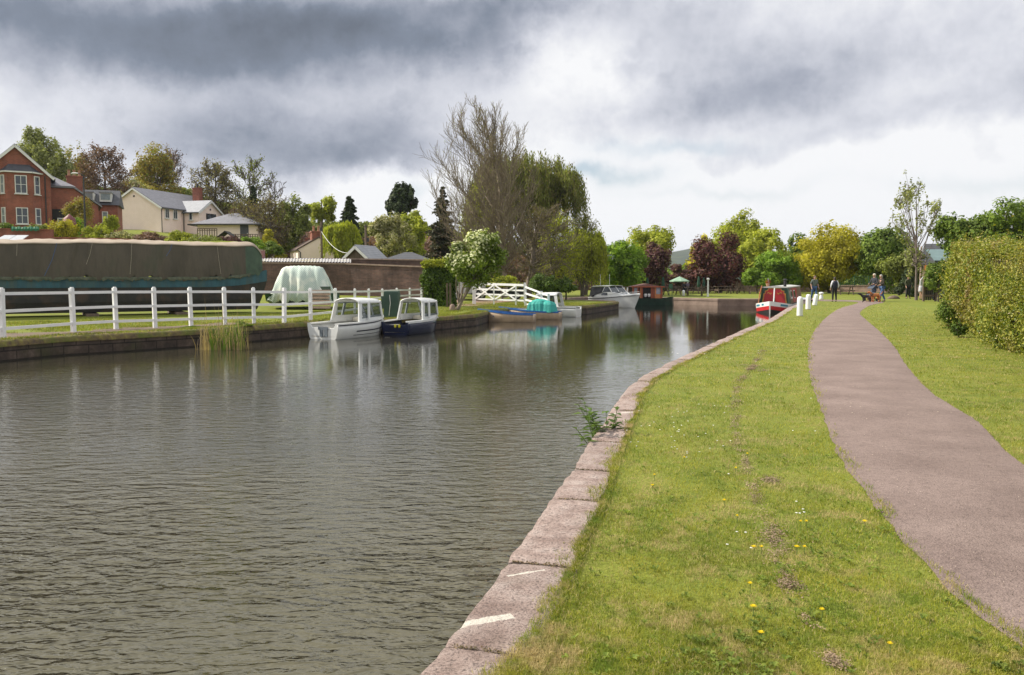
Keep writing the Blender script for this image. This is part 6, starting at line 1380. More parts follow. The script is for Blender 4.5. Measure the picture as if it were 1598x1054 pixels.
def cabin_boat(label, x, y, rz, hullm, L_=3.5, B=1.5, H=.52, sc=1.0, stripes=True, pads=False, group='small moored cabin boats', boot=None):
    t = thing('cabin_boat', label, 'boat', (x, y, WZ), rz, group); t.scale = (sc, sc, sc)
    S = hullsecs(L_, B, H, n=24); n = 25
    # transom cut down in the middle for the outboard
    mb = MB()
    for sec in S: pass
    vs = [p for s_ in S for p in s_]; fs = []
    for i in range(n-1):
        for k in range(7): fs.append((i*8+k, i*8+k+1, (i+1)*8+k+1, (i+1)*8+k))
    mb.add(vs, fs); hu = mb.build('hull', [hullm, M_gelin], t, smooth=True, thick=.035)
    s0 = S[0]; zc = H*.76
    mb = MB(); mb.ext([(0, s0[0][1], H), (0, s0[1][1], s0[1][2]), (0, s0[2][1], .05), (0, s0[3][1], -.12), (0, s0[4][1], -.12), (0, s0[5][1], .05), (0, s0[6][1], s0[6][2]), (0, s0[7][1], H), (0, B*.38, H), (0, B*.32, zc), (0, -B*.32, zc), (0, -B*.38, H)], (.05, 0, 0)); mb.build('transom', hullm, t, bevel=.01)
    # rubbing strake and capping
    for sg, idx in ((-1, 0), (1, 7)):
        mb = MB(); pts = [Vector(s_[idx]) for s_ in S]; mb.loft([[(p.x, p.y+sg*.03, p.z-.055), (p.x, p.y+sg*.03, p.z-.02), (p.x, p.y-sg*.0, p.z-.02), (p.x, p.y, p.z-.055)] for p in pts], close=True); mb.build('strake', M_strake if hullm is M_gel else M_gel, t)
        mb = MB(); mb.loft([[(p.x, p.y+sg*.02, p.z-.015), (p.x, p.y+sg*.02, p.z+.03), (p.x, p.y-sg*min(.13, abs(p.y)), p.z+.03), (p.x, p.y-sg*min(.13, abs(p.y)), p.z-.015)] for p in pts], close=True); mb.build('gunwale', M_gel, t)
        if stripes:
            for zf0, zf1, x0 in ((.42, .50, .30), (.20, .235, .28)):
                mb = MB(); rows = []
                for s_ in S[int(24*x0):23]:
                    a, b, c_ = Vector(s_[idx]), Vector(s_[1 if sg < 0 else 6]), Vector(s_[2 if sg < 0 else 5])
                    def at(zf):
                        z = zf*a.z
                        return (b.lerp(a, (z-b.z)/(a.z-b.z)) if z > b.z else c_.lerp(b, max(0, (z-c_.z)/(b.z-c_.z))))
                    p0, p1 = at(zf0), at(zf1); rows.append([(p0.x, p0.y+sg*.026, p0.z), (p1.x, p1.y+sg*.026, p1.z)])
                mb.loft(rows, cap=False); mb.build('stripe', M_strake, t)
    # cockpit floor, foredeck
    mb = MB(); mb.loft([[(s_[2][0], s_[2][1]*.9, .1), (s_[5][0], s_[5][1]*.9, .1)] for s_ in S[:14]], cap=False); mb.build('cockpit_floor', M_gelin, t, thick=.03)
    x0c, x1c = .40*L_, .80*L_
    mb = MB(); mb.loft([[(s_[0][0], s_[0][1]*.98, s_[0][2]+.02), (s_[0][0], s_[0][1]*.5, s_[0][2]+.075), (s_[7][0], s_[7][1]*.5, s_[7][2]+.075), (s_[7][0], s_[7][1]*.98, s_[7][2]+.02)] for s_ in S[18:]], cap=True); mb.build('foredeck', M_gel, t, smooth=False, thick=.02)
    for sg in (-1, 1): mb = MB(); mb.box(.5, sg*B*.30, .26, .7, B*.14, .2); mb.build('seat', M_gelin, t)
    # cabin: low coamings, pillars, roof, panes
    w0, w1 = B*.43, B*.36; zb_, zr_ = H+.02, H+.74; cb = []
    mb = MB()
    for sg in (-1, 1):
        mb.ext([(x0c-.1, sg*w0, zb_-.02), (x1c+.32, sg*w0*.62, zb_+.02), (x1c+.21, sg*w0*.62, zb_+.22), (x0c-.05, sg*w0*.985, zb_+.22)], (0, -sg*.03, 0))
    mb.ext([(x1c+.30, -w0*.63, zb_), (x1c+.30, w0*.63, zb_), (x1c+.20, w0*.62, zb_+.18), (x1c+.20, -w0*.62, zb_+.18)], (.03, 0, 0))
    cabn = mb.build('cabin', M_gel, t)
    def pil(p, q, w_=.07): mb = MB(); mb.bar(p, q, w_, .05, (0, 1, 0)); mb.build('pillar', M_gel, t)
    xr0, xr1 = x0c+.08, x1c+.02
    for sg in (-1, 1):
        pil((x0c-.06, sg*w0, zb_), (xr0, sg*w1, zr_), .17); pil((x0c+.36*(x1c-x0c), sg*w0*.98, zb_+.1), (xr0+.40*(xr1-xr0), sg*w1, zr_), .10)
        pil((x1c+.24, sg*w0*.63, zb_+.14), (xr1, sg*w1*.86, zr_), .10)
        mb = MB(); mb.add([(x0c+.02, sg*w0*.97, zb_+.12), (x1c+.22, sg*w0*.63, zb_+.16), (xr1-.02, sg*w1*.86, zr_-.02), (xr0+.02, sg*w1*.97, zr_-.02)], [(0, 1, 2, 3)]); mb.build('side_pane', M_bwin, t, fix=False)
    pil((x1c+.25, 0, zb_+.17), (xr1+.01, 0, zr_), .045)
    mb = MB(); mb.add([(x1c+.25, -w0*.6, zb_+.17), (x1c+.25, w0*.6, zb_+.17), (xr1+.01, w1*.84, zr_-.02), (xr1+.01, -w1*.84, zr_-.02)], [(0, 1, 2, 3)]); mb.build('windscreen', M_bwin, t, fix=False)
    rows = []
    for i in range(9):
        f = i/8; xx = xr0-.10+(xr1+.08-xr0+.10)*f; ww = w1*(1.06-.16*f); rows.append([(xx, ww*math.sin(a), zr_-.07+.19*math.cos(a)*(1-.25*f**3)) for a in [R(-90+180*k/10) for k in range(11)]])
    mb = MB(); mb.loft(rows, cap=False); mb.build('roof', M_gel, t, smooth=True, thick=.03)
    mb = MB(); pts = [(x0c+.62*(x1c-x0c)+.06*math.sin(a)*.3, -.12+.15*math.cos(a), zb_+.17+.13*math.sin(a)) for a in [k*math.pi/8 for k in range(17)]]; mb.tube(pts, .013, 5); mb.build('steering_wheel', M_black, t)
    mb = MB(); mb.box(x0c+.75*(x1c-x0c), 0, zb_+.06, .3, B*.55, .14); mb.build('dashboard', M_gelin, t)
    if pads:
        for sy in (-.13, .07): mb = MB(); mb.box(-.02, sy-.02, .25, .03, .13, .32); mb.build('outboard_pad', mat('grey_pad', (.16, .19, .22), None, 3), t)
        mb = MB(); mb.box(-.018, -.03, .38, .03, .42, .10); mb.build('outboard_pad', mat('grey_pad', (.16, .19, .22), None, 3), t)
    return t
def mooring(t, L_):
    mb = MB(); mb.tube([(L_*.95, 0, .62), (L_*1.05, .12, .45), (L_*1.2, .35, .52)], .014, 5); mb.build('mooring_rope', M_rope, t)
fx = lambda phi: R(90-phi)
mooring_b1 = cabin_boat('white cabin boat with dark side stripes and grey pads on its stern', XD(502, 28.3), 28.45, fx(27), M_gel, L_=3.3, B=1.45, pads=True); mooring(mooring_b1, 3.3)
b2 = cabin_boat('navy blue hulled cabin boat moored in front of the green cabinet', XD(618, 30.9), 30.6, fx(23), M_navy, L_=3.1, B=1.3, H=.50, sc=.98, stripes=False)
for k, yy in enumerate((-.22, -.05)): mb = MB(); mb.lathe([(.02, 0), (.045, .03), (.045, .1), (.02, .13)], 8, (-.06, yy, .28-.0)); mb.build('yellow_fender', mat('yellow_fender', (.7, .62, .03), None, 3), b2)
cabin_boat('small white cabin boat lying stern out beyond the teal covered boat', XD(903, 45.2), 45.2, R(160), M_gel, L_=3.0, B=1.45, H=.56, sc=.92)

def rowboat(label, x, y, rz, L_, B, out, inn, rail, cover=None, mast=False):
    t = thing('rowing_boat', label, 'boat', (x, y, WZ), rz, 'open rowing boats'); S = hullsecs(L_, B, .38, sheer=.35, n=20, rake=.4, p=2.0, s=.35, tw=.75)
    mb = MB(); vs = [p for s_ in S for p in s_]; fs = [(i*8+k, i*8+k+1, (i+1)*8+k+1, (i+1)*8+k) for i in range(20) for k in range(7)]; fs.append(tuple(range(8))); mb.add(vs, fs); mb.build('hull', out, t, smooth=True, thick=.025)
    for sg, idx in ((-1, 0), (1, 7)): mb = MB(); mb.loft([[(p[0], p[1]+sg*.03, p[2]-.04), (p[0], p[1]+sg*.03, p[2]+.03), (p[0], p[1]-sg*min(abs(p[1]), .07), p[2]+.03), (p[0], p[1]-sg*min(abs(p[1]), .07), p[2]-.04)] for p in [s_[idx] for s_ in S]], close=True); mb.build('gunwale', rail, t)
    mb = MB(); mb.loft([[(s_[2][0], s_[2][1]*.9, .1), (s_[5][0], s_[5][1]*.9, .1)] for s_ in S[:19]], cap=False); mb.build('floor', inn, t)
    for f in (.12, .42, .72): b = hb(f, B, 2.0, .35, .75); mb = MB(); mb.box(f*L_, 0, .29, .22, b*1.9, .04); mb.build('thwart', inn, t)
    return t
M_blue = mat('bright_blue_paint', (.03, .16, .48), (.02, .10, .34), 4, .35); M_tan = mat('tan_varnish', (.50, .38, .27), (.38, .28, .19), 5, .5, .1, 20, (1, 1, .3))
rowboat('open rowing boat with tan sides and bright blue inside, nearest the bank', XD(834, 39.7), 39.7, R(168), 2.55, 1.1, M_tan, M_blue, M_blue)
rb = rowboat('tan and blue boat half hidden under a crumpled teal cover', XD(874, 42.6), 42.4, R(166), 3.0, 1.2, M_tan, M_blue, M_blue)
secs = []
for i in range(17):
    u = -1+i/8; col = []
    for k in range(13):
        v = -1+k/6; e1 = (1-abs(u)**5); e2 = (1-abs(v)**4); z = .38+.62*min(e1, e2)**.6*(1-.14*abs(u)+.10*float(lump(u*3.1, v*2.3, 1.4, 52)))+.04*float(lump(u*7, v*6, 1.5, 53))*e1; col.append((.95+u*.72+.03*math.sin(k*2), v*.58+.05*float(lump(u*5, v*2, 1.5, 54))*abs(v), z))
    secs.append(col)
mb = MB(); mb.loft(secs, cap=False); mb.build('canvas_cover', mat('teal_canvas', (.035, .40, .34), (.02, .28, .25), 3, .7, .6), rb, smooth=False, thick=.01)
mb = MB(); mb.box(2.1, 0, .47, .6, .12, .08); mb.box(1.8, -.4, .46, .8, .08, .06); mb.build('oar', M_trim, rb)

# motor cruiser in the inlet
cx_, cy_ = XD(931, 62.5), 62.0; cz = thing('motor_cruiser', 'white motor cruiser with dark canopy and raked windscreen behind the pier', 'boat', (cx_, cy_, WZ), R(-60)); cz.scale = (.80, .80, .86); Lc, Bc, Hc = 5.6, 2.3, .78
S = hullsecs(Lc, Bc, Hc, sheer=.28, n=26, rake=.6, p=2.1, s=.4, tw=.92); mb = MB(); vs = [p for s_ in S for p in s_]; fs = [(i*8+k, i*8+k+1, (i+1)*8+k+1, (i+1)*8+k) for i in range(26) for k in range(7)]+[tuple(range(8))]; mb.add(vs, fs); mb.build('hull', M_gel, cz, smooth=True)
mb = MB(); mb.loft([[(s_[0][0], s_[0][1], s_[0][2]), (s_[0][0], s_[0][1]*.5, s_[0][2]+.10), (s_[7][0], s_[7][1]*.5, s_[7][2]+.10), s_[7]] for s_ in S]); mb.build('deck', M_gel, cz)
for sg, idx in ((-1, 0), (1, 7)): mb = MB(); mb.tube([(p[0], p[1]+sg*.02, p[2]-.08) for p in [s_[idx] for s_ in S]], .025, 5); mb.build('strake', M_strake, cz); mb = MB(); mb.tube([(p[0]-.1, p[1]*.9, p[2]+.22) for p in [s_[idx] for s_ in S[14:]]], .012, 5); mb.build('handrail', M_trim, cz)
mb = MB(); mb.loft([[(x, -w_, z0), (x, -w_*.9, z1), (x, w_*.9, z1), (x, w_, z0)] for x, w_, z0, z1 in ((.9, 1.0, .85, 1.25), (2.9, .98, .9, 1.28), (3.5, .9, .92, 1.27), (4.5, .55, .95, 1.06))]); fc = mb.build('forward_cabin', M_gel, cz, bevel=.03)
for sg in (-1, 1):
    mb = MB(); mb.ext([(1.9, sg*.99, 1.0), (2.9, sg*.97, 1.0), (2.8, sg*.93, 1.2), (2.15, sg*.94, 1.2)], (0, sg*.015, 0)); mb.build('window', M_glass, fc)
    mb = MB(); mb.add([(3.55, sg*.1, 1.275), (4.25, sg*.08, 1.12), (4.25, sg*.5, 1.09), (3.55, sg*.72, 1.25)], [(0, 1, 2, 3)]); mb.build('hatch_window', M_glass, fc, fix=False, thick=.02)
mb = MB()
mb.add([(3.3, -.82, 1.28), (3.3, 0, 1.28), (2.75, 0, 1.72), (2.75, -.72, 1.70)], [(0, 1, 2, 3)]); mb.add([(3.3, .82, 1.28), (3.3, 0, 1.28), (2.75, 0, 1.72), (2.75, .72, 1.70)], [(0, 1, 2, 3)])
for sg in (-1, 1): mb.add([(3.3, sg*.83, 1.28), (2.0, sg*.95, 1.26), (2.0, sg*.82, 1.68), (2.75, sg*.74, 1.70)], [(0, 1, 2, 3)])
mb.build('windscreen', M_glass, cz, fix=False, thick=.015)
mb = MB()
for a, b in [((3.3, 0, 1.28), (2.75, 0, 1.73)), ((3.3, -.83, 1.28), (2.75, -.73, 1.72)), ((3.3, .83, 1.28), (2.75, .73, 1.72)), ((2.1, -.95, 1.26), (2.25, -.8, 1.7)), ((2.1, .95, 1.26), (2.25, .8, 1.7))]: mb.bar(a, b, .05, .05)
mb.build('window_frame', M_trim, cz)
mb = MB(); mb.loft([[(x, w_*math.sin(a), z+.07*math.cos(a)) for a in [R(-90+22.5*k) for k in range(9)]] for x, w_, z in ((.3, .85, 1.70), (1.5, .88, 1.74), (2.85, .78, 1.74))], cap=False); mb.build('roof', mat('pale_canvas', (.58, .60, .55), (.46, .48, .44), 3), cz, thick=.03)
mb = MB(); mb.loft([[(x, -w_, z0), (x+.1, -w_*.86, z1), (x+.1, w_*.86, z1), (x, w_, z0)] for x, w_, z0, z1 in ((.15, 1.02, .85, 1.66), (2.0, .99, 1.2, 1.68))]); mb.build('canopy', mat('dark_canvas', (.03, .035, .045), (.02, .022, .03), 4, .7, .3), cz)
for yy in (-.3, .3): mb = MB(); mb.tube([(1.2+yy, yy, 1.8), (1.15+yy, yy, 2.75)], .014, 5); mb.build('aerial', M_trim, cz)

# trip boat with red timber cabin
tx_, ty_ = XD(979, 64.4), 64.3; tp = thing('trip_boat', 'dark green hulled trip boat with a red timber cabin moored at the picnic lawn', 'boat', (tx_, ty_, WZ), R(3)); M_rt = mat('red_stained_wood', (.34, .085, .03), (.24, .055, .022), 6, .55, .2, 20, (1, 1, .3)); M_og = mat('orange_wood', (.52, .20, .07), (.40, .14, .05), 5, .6)
mb = MB(); mb.loft([[(x, -w_, z1), (x+.05, -w_*.9, 0), (x+.05, w_*.9, -.1), (x, w_, z1)] for x, w_, z1 in ((0, .6, .62), (.35, 1.0, .58), (1.0, 1.1, .55), (2.9, 1.1, .53), (3.5, .8, .55), (3.72, .3, .62))]); tph = mb.build('hull', mat('dark_green_hull_paint', (.012, .045, .03), (.006, .018, .014), 3, .4), tp)
tph.location.y = .9
mb = MB(); mb.box(1.55, .95, .95, 2.3, 1.5, .85); tc_ = mb.build('cabin', M_dark, tp)  # solid dark box; its colour stands for the shade inside the cabin
for x, w_, m in ((.47, .14, M_rt), (.84, .10, M_rt), (1.05, .12, M_og), (1.18, .08, M_rt), (1.90, .10, M_rt), (2.05, .1, M_rt), (2.2, .12, M_og), (2.68, .14, M_rt)): mb = MB(); mb.box(x, .17, .98, w_, .08, .98); mb.build('cabin_post', m, tp)
for x, w_ in ((.65, .3), (2.42, .36)): mb = MB(); mb.box(x, .19, 1.1, w_, .05, .5); mb.build('window', mat('poster_pane', (.36, .33, .42), (.16, .26, .26), 4, .3), tp); mb = MB(); mb.box(x, .18, .68, w_, .06, .34); mb.build('lower_panel', M_og, tp)
for x in (1.11, 2.0): mb = MB(); mb.box(x, .20, .95, .2, .04, .9); mb.build('door_leaf', M_rt, tp)
for x in (1.42, 1.7): mb = MB(); mb.lathe([(.02, 0), (.1, .04), (.12, .2), (.09, .26)], 8, (x, .15, .62)); mb.build('bench_cushion', M_trim, tp)
mb = MB(); mb.add([(.35, .02, 1.42), (2.78, .02, 1.42), (2.78, 1.9, 1.42), (.35, 1.9, 1.42), (1.57, .05, 1.66), (1.57, 1.85, 1.66)], [(0, 4, 5, 3), (4, 1, 2, 5), (0, 1, 4), (3, 5, 2), (0, 3, 2, 1)]); mb.build('roof', mat('red_brown_roof', (.20, .085, .06), (.14, .05, .04), 4), tp)
mb = MB(); mb.box(1.6, .03, 1.41, 2.6, .06, .09); mb.build('fascia', M_rt, tp)

wr = thing('white_railing', 'row of white uprights under a dark rail between the cruiser and the red cabin', 'railing', (XD(967, 69.3), 69.3, 0))
mb = MB(); mb.box(.65, 0, ZD(448, 69.3), 1.4, .1, .07); mb.build('rail', M_wood, wr)
for k in range(5): mb = MB(); mb.box(.08+k*.28, 0, ZD(448, 69.3)/2, .11, .06, ZD(448, 69.3)); mb.build('upright', M_white, wr)

# red narrowboat
nx_, ny_ = XD(1201.5, 49.3, 0), 49.3; dv = Vector((.40, .916, 0)).normalized(); nbz = math.atan2(-dv.y, -dv.x); LN = 13.0
nb = thing('narrowboat', 'red narrowboat with painted cabin doors moored bow on beside the white bollards', 'boat', (nx_+dv.x*LN, ny_+dv.y*LN, WZ), nbz)
M_nred = mat('narrowboat_red', (.42, .018, .022), (.32, .012, .018), 3, .35); M_hred = mat('hull_red', (.50, .02, .025), (.38, .016, .02), 3, .4); M_ngreen = mat('narrowboat_green', (.018, .07, .035), (.012, .045, .022), 3, .35)
M_gold = mat('gold_paint', (.55, .28, .04), (.42, .2, .03), 5, .4); M_nblk = mat('hull_black', (.015, .015, .017), None, 3, .5); M_roofn = mat('pale_roof_paint', (.50, .50, .47), (.4, .4, .38), 3, .6); M_nblue = mat('teal_blue_panel', (.02, .22, .32), None, 3, .4); M_brwn = mat('brown_cabin_panel', (.20, .11, .06), (.13, .07, .04), 3, .45)
def nbh(x): f = x/LN; return 1.04*(1-max(0, (f-.83)/.17)**2.0)+.012
def band(name, z0, z1, m, off):
    for s in (-1, 1):
        mb = MB(); mb.loft([[(x, s*(nbh(x)*w0(x, z)+off), z+rise(x)) for z in (z0, z1)] for x in [LN*i/60 for i in range(61)]], cap=False); mb.build(name, m, nb, thick=.02)
def rise(x): return .22*max(0, (x/LN-.80)/.20)**2
def w0(x, z): return 1-(.16-.16*min(1, (z+.1)/.6))*max(0, (x/LN-.75)/.25)
mb = MB(); mb.loft([[(x, s*nbh(x)*w0(x, z), z+rise(x)*(z > .1)) for s, z in ((-1, .5), (-1, .1), (-1, -.3), (1, -.3), (1, .1), (1, .5))] for x in [LN*i/60 for i in range(61)]]); mb.build('hull', M_nblk, nb)
band('white_band', .24, .50, M_trim, .012); band('red_band', .02, .24, M_hred, .010)
for s in (-1, 1):
    for xa, xb in ((.885, .93), (.95, .965)) if s < 0 else ((.90, .95),):
        mb = MB(); mb.loft([[(x, s*(nbh(x)*w0(x, z)+.03), z+rise(x)) for z in (.31, .42)] for x in [LN*(xa+(xb-xa)*i/8) for i in range(9)]], cap=False); mb.build('bow_flash', M_nblue, nb, thick=.01)
mb = MB(); mb.bar((LN+.0, 0, -.2), (LN+.06, 0, .70), .07, .06); mb.build('stem_post', M_trim, nb)
xc0, xc1 = 1.2, LN-2.35; wb, wt2, zb_, zt_ = .90, .72, .48, 1.52
mb = MB(); mb.loft([[(x, -wb, zb_), (x, -wt2, zt_), (x, -wt2*.5, zt_+.06), (x, wt2*.5, zt_+.06), (x, wt2, zt_), (x, wb, zb_)] for x in (xc0, xc1)]); cbn = mb.build('cabin', [M_brwn], nb)
mb = MB(); mb.loft([[(x, -wt2-.03, zt_-.03), (x, -wt2-.02, zt_+.03), (x, 0, zt_+.10), (x, wt2+.02, zt_+.03), (x, wt2+.03, zt_-.03)] for x in (xc0-.05, xc1+.12)]); nrf = mb.build('roof', M_roofn, nb)
for s in (-1, 1):
    def cp_(x, f, off=.012): w_ = wb+(wt2-wb)*f; return (x, s*(w_+off), zb_+(zt_-zb_)*f)
    secs_ = [(xc1-.05, xc1-.9, M_ngreen), (xc1-1.0, xc1-2.6, M_brwn), (xc1-2.7, xc1-6, M_nred)]
    for xa, xb, m in secs_: mb = MB(); mb.add([cp_(xa, .06), cp_(xb, .06), cp_(xb, .92), cp_(xa, .92)], [(0, 1, 2, 3)]); mb.build('side_panel', m, nb, thick=.01)
    for xa, xb in ((xc1-.25, xc1-.7), (xc1-1.35, xc1-2.2), (xc1-3.3, xc1-4.4)): mb = MB(); mb.add([cp_(xa, .3, .03), cp_(xb, .3, .03), cp_(xb, .8, .03), cp_(xa, .8, .03)], [(0, 1, 2, 3)]); wn_ = mb.build('window', M_trim, nb, thick=.01); mb = MB(); mb.add([cp_(xa-.05, .35, .045), cp_(xb+.05, .35, .045), cp_(xb+.05, .75, .045), cp_(xa-.05, .75, .045)], [(0, 1, 2, 3)]); mb.build('pane', M_glass if xa < xc1-.5 else mat('painted_roses', (.6, .5, .45), (.25, .12, .12), 9), wn_, thick=.005)
xf = xc1+.02
mb = MB(); mb.ext([(xf, -wb, zb_), (xf, wb, zb_), (xf, wt2, zt_), (xf, -wt2, zt_)], (.03, 0, 0)); fr = mb.build('cabin_front', M_ngreen, nb)
for s in (-1, 1):
    pts = [(.05, .03), (.72, .03), (.66, .35), (.63, .62), (.55, .66), (.56, .78), (.42, .82), (.36, .94), (.05, .94)]; P_ = [(xf+.035, s*a, zb_+b*(zt_-zb_)) for a, b in pts]
    mb = MB(); mb.ext([(p[0], p[1]*1.06+s*-.01, zb_+(p[2]-zb_)*1.02) for p in P_], (.008, 0, 0)); mb.build('gold_border', M_gold, fr)
    mb = MB(); mb.ext([(p[0]+.012, s*.04+(p[1]-s*.04)*.93, zb_+.02+(p[2]-zb_)*.94) for p in P_], (.01, 0, 0)); mb.build('door', M_nred, fr)
    mb = MB()
    for k in range(9): a = k/8*math.pi; mb.box(xf+.07, s*(.30+.10*math.cos(a)), zb_+.68+.05*math.sin(a*2), .01, .05, .05, 0, a)
    mb.build('scroll_work', M_gold, fr)
mb = MB(); mb.bar((xf+.55, 0, zb_-.1), (xf+.12, 0, zt_-.05), .07, .06); mb.build('cratch_post', M_trim, nb)
mb = MB(); mb.ext([(xf+.02, -wb-.10, zb_-.02), (xf+.75, -wb*.98, zb_+.04), (xf+.45, -wt2-.14, zt_-.35), (xf+.1, -wt2-.05, zt_+.12), (xf-.05, -wt2-.05, zt_+.02)], (0, .03, 0)); mb.build('varnished_side_board', M_og, nb)
mb = MB(); mb.ext([(xf+.02, wb+.08, zb_-.02), (xf+.6, wb*.98, zb_+.0), (xf+.2, wt2+.06, zt_-.15), (xf-.05, wt2+.05, zt_)], (0, .02, 0)); mb.build('side_board', M_ngreen, nb)
mb = MB(); mb.lathe([(.09, 0), (.09, .42), (.13, .43), (.12, .47), (.07, .5)], 10, (xc1-.5, .55, zt_+.03)); mb.build('chimney', M_black, nrf)
t = thing('boat_pole', 'dark boat pole and plank lying raised along the narrowboat roof', 'boat pole', tuple((Matrix.Translation((nx_+dv.x*LN, ny_+dv.y*LN, WZ)) @ Matrix.Rotation(nbz, 4, 'Z') @ Vector((xc1-1.8, -.45, zt_+.10)))), nbz); mb = MB(); mb.bar((.9, 0, -.02), (-1.6, -.35, .42), .10, .06); mb.build('pole', M_black, t)
t = thing('flower_tub', 'small terracotta tub of red flowers on the narrowboat roof', 'flower pot', tuple((Matrix.Translation((nx_+dv.x*LN, ny_+dv.y*LN, WZ)) @ Matrix.Rotation(nbz, 4, 'Z') @ Vector((xc1-.5, -.48, zt_+.06))))); mb = MB(); mb.lathe([(.08, 0), (.12, .18), (.13, .2)], 10); mb.build('pot', M_pot, t)
rq = np.random.default_rng(9); P_ = rq.normal(0, .07, (120, 3))+np.array([0, 0, .27]); V, F = leaf_quads(P_, unit(P_-np.array([0, 0, .2])), .03, rq); link('flowers', nmesh('flowers', V, F), leafmat('red_flower', (.5, .06, .03), (.2, .12, .03)), t)

# ------------------------------------------------------------ towpath furniture
bo = None
for i, (px, by, ty, D, lb) in enumerate([(1248, 494, 463, 34.9, 'nearest white mooring bollard on the grass beside the narrowboat bow'), (1261, 483, 459.5, 42.3, 'second white mooring bollard from the camera'), (1271, 477, 459, 48.5, 'third white bollard, the leaning one in front of the walker in jeans'), (1281.5, 467.5, 456, 62, 'small round topped white bollard farthest along the bank')]):
    x = XD(px, D); h_ = ZD(ty, D); r_ = .125 if i < 2 else .13; t = thing('bollard', lb, 'bollard', (x, D, 0), 0, 'white mooring bollards'); mb = MB()
    prof = [(r_*1.02, -.1), (r_, .02), (r_*.97, h_*.8), (r_*.9, h_-.07), (r_*.65, h_-.02), (r_*.3, h_)] if i < 3 else [(.17, -.05), (.15, .12), (.11, h_*.55), (.10, h_*.68), (.17, h_*.76), (.18, h_*.88), (.12, h_*.97), (.03, h_)]
    mb.lathe(prof, 18); o_ = mb.build('post', M_white, t, smooth=True); mb = MB(); mb.lathe([(r_*1.12, -.02), (r_*1.12, .03), (r_*.9, .035)], 18); mb.build('base_collar', mat('grimy_white', (.34, .33, .27), (.2, .2, .14), 12, .8), t)
    if i == 2: t.rotation_euler = (0, R(9), 0)
def picnic(label, px, D, rz):
    global _pt
    x = XD(px, D); gz_ = hz(x, D)
    if _pt is not None: return copy_thing(_pt, (x, D, gz_), rz, label)
    t = thing('picnic_table', label, 'picnic table', (x, D, gz_), rz, 'timber picnic tables')
    mb = MB(); [mb.box(0, -.3+k*.15, .74, 1.75, .135, .04) for k in range(5)]; mb.build('tabletop', M_wood, t)
    for s in (-1, 1): mb = MB(); [mb.box(0, s*(.68+k*.13), .44, 1.75, .12, .04) for k in range(2)]; mb.build('bench', M_wood, t)
    for s in (-1, 1):
        for q_ in (-1, 1): mb = MB(); mb.bar((s*.62, q_*.62, 0), (s*.62, q_*.22, .72), .045, .09, (1, 0, 0)); mb.build('leg', M_wood, t)
        mb = MB(); mb.box(s*.66, 0, .38, .045, 1.5, .09); mb.build('crossbeam', M_wood, t)
    return t
_pt = None
for px, D, rz, lb in [(1049, 78, .2, 'picnic table closest to the red cabin of the trip boat'), (1062, 88, .1, 'picnic table under the open green parasol on the left'), (1084, 75, -.3, 'picnic table nearest the water left of the white pole'), (1094, 86, .3, 'picnic table beneath the two folded green parasols'), (1128, 84, .1, 'lone picnic table on the lawn right of the white pole'), (1149, 90, .2, 'picnic table below the right hand open parasol'), (1160, 84, -.2, 'picnic table close to the left side of the narrowboat'), (1222, 86, .1, 'picnic table seen between the narrowboat and the bollards'), (1318, 80, .0, 'picnic table on the lawn right of the person in black waistcoat'), (1232, 92, .1, 'picnic table against the low wall behind the walker in jeans')]:
    t = picnic(lb, px, D, rz)
    if _pt is None: _pt = t
M_gpar = mat('green_parasol', (.27, .40, .30), (.20, .32, .24), 3, .8); M_gdk = mat('dark_green_parasol', (.012, .06, .035), (.008, .04, .022), 3, .8)
def parasol(label, px, D, ytop, r_, open_=True):
    x = XD(px, D); b = hz(x, D); z = ZD(ytop, D)-b; t = thing('parasol', label, 'parasol', (x, D, b), 0, 'green parasols of the picnic lawn'); mb = MB(); mb.tube([(0, 0, 0), (0, 0, z)], .025, 6); mb.build('pole', M_wood, t); mb = MB()
    if open_:
        n = 8; vs = [(0, 0, z+.02)]+[(r_*math.cos(2*math.pi*k/n), r_*math.sin(2*math.pi*k/n), z-.42) for k in range(n)]+[(r_*math.cos(2*math.pi*k/n), r_*math.sin(2*math.pi*k/n), z-.52) for k in range(n)]
        mb.add(vs, [(0, 1+k, 1+(k+1) % n) for k in range(n)]+[(1+k, 9+k, 9+(k+1) % n, 1+(k+1) % n) for k in range(n)]); mb.build('canopy', M_gpar, t, fix=False, thick=.01)
    else: mb.lathe([(.02, z+.05), (.08, z-.05), (.14, z-.5), (.17, z-.85), (.10, z-1.05), (.05, z-1.1)], 9); mb.build('canopy', M_gdk, t)
parasol('open pale green parasol on the picnic lawn, left one', 1060, 84, 432, 1.0); parasol('open pale green parasol in front of the copper beech', 1151, 92, 430.5, 1.05); parasol('open green parasol behind the red cabin roof', 998, 80, 440, .8)
for px, D, y0, lb in [(1010, 74, 434, 'folded dark green parasol sticking up behind the middle of the red cabin'), (1034.5, 72, 433, 'folded dark green parasol at the right end of the red cabin'), (1090, 84, 432, 'folded dark green parasol, left of the pair'), (1098, 86, 434, 'folded dark green parasol beside the white pole')]: parasol(lb, px, D, y0, .2, False)
x = XD(1104.5, 72); t = thing('lamp_post', 'white painted lamp post at the water side of the picnic lawn', 'lamp post', (x, 72, 0)); zz = ZD(435, 72); mb = MB(); mb.tube([(0, 0, 0), (0, 0, .3), (0, 0, zz-.15)], [.1, .075, .06]); mb.build('pole', M_white, t); mb = MB(); mb.lathe([(.06, zz-.15), (.13, zz-.1), (.13, zz), (.05, zz+.06)], 10); mb.build('lamp_head', M_trim, t)
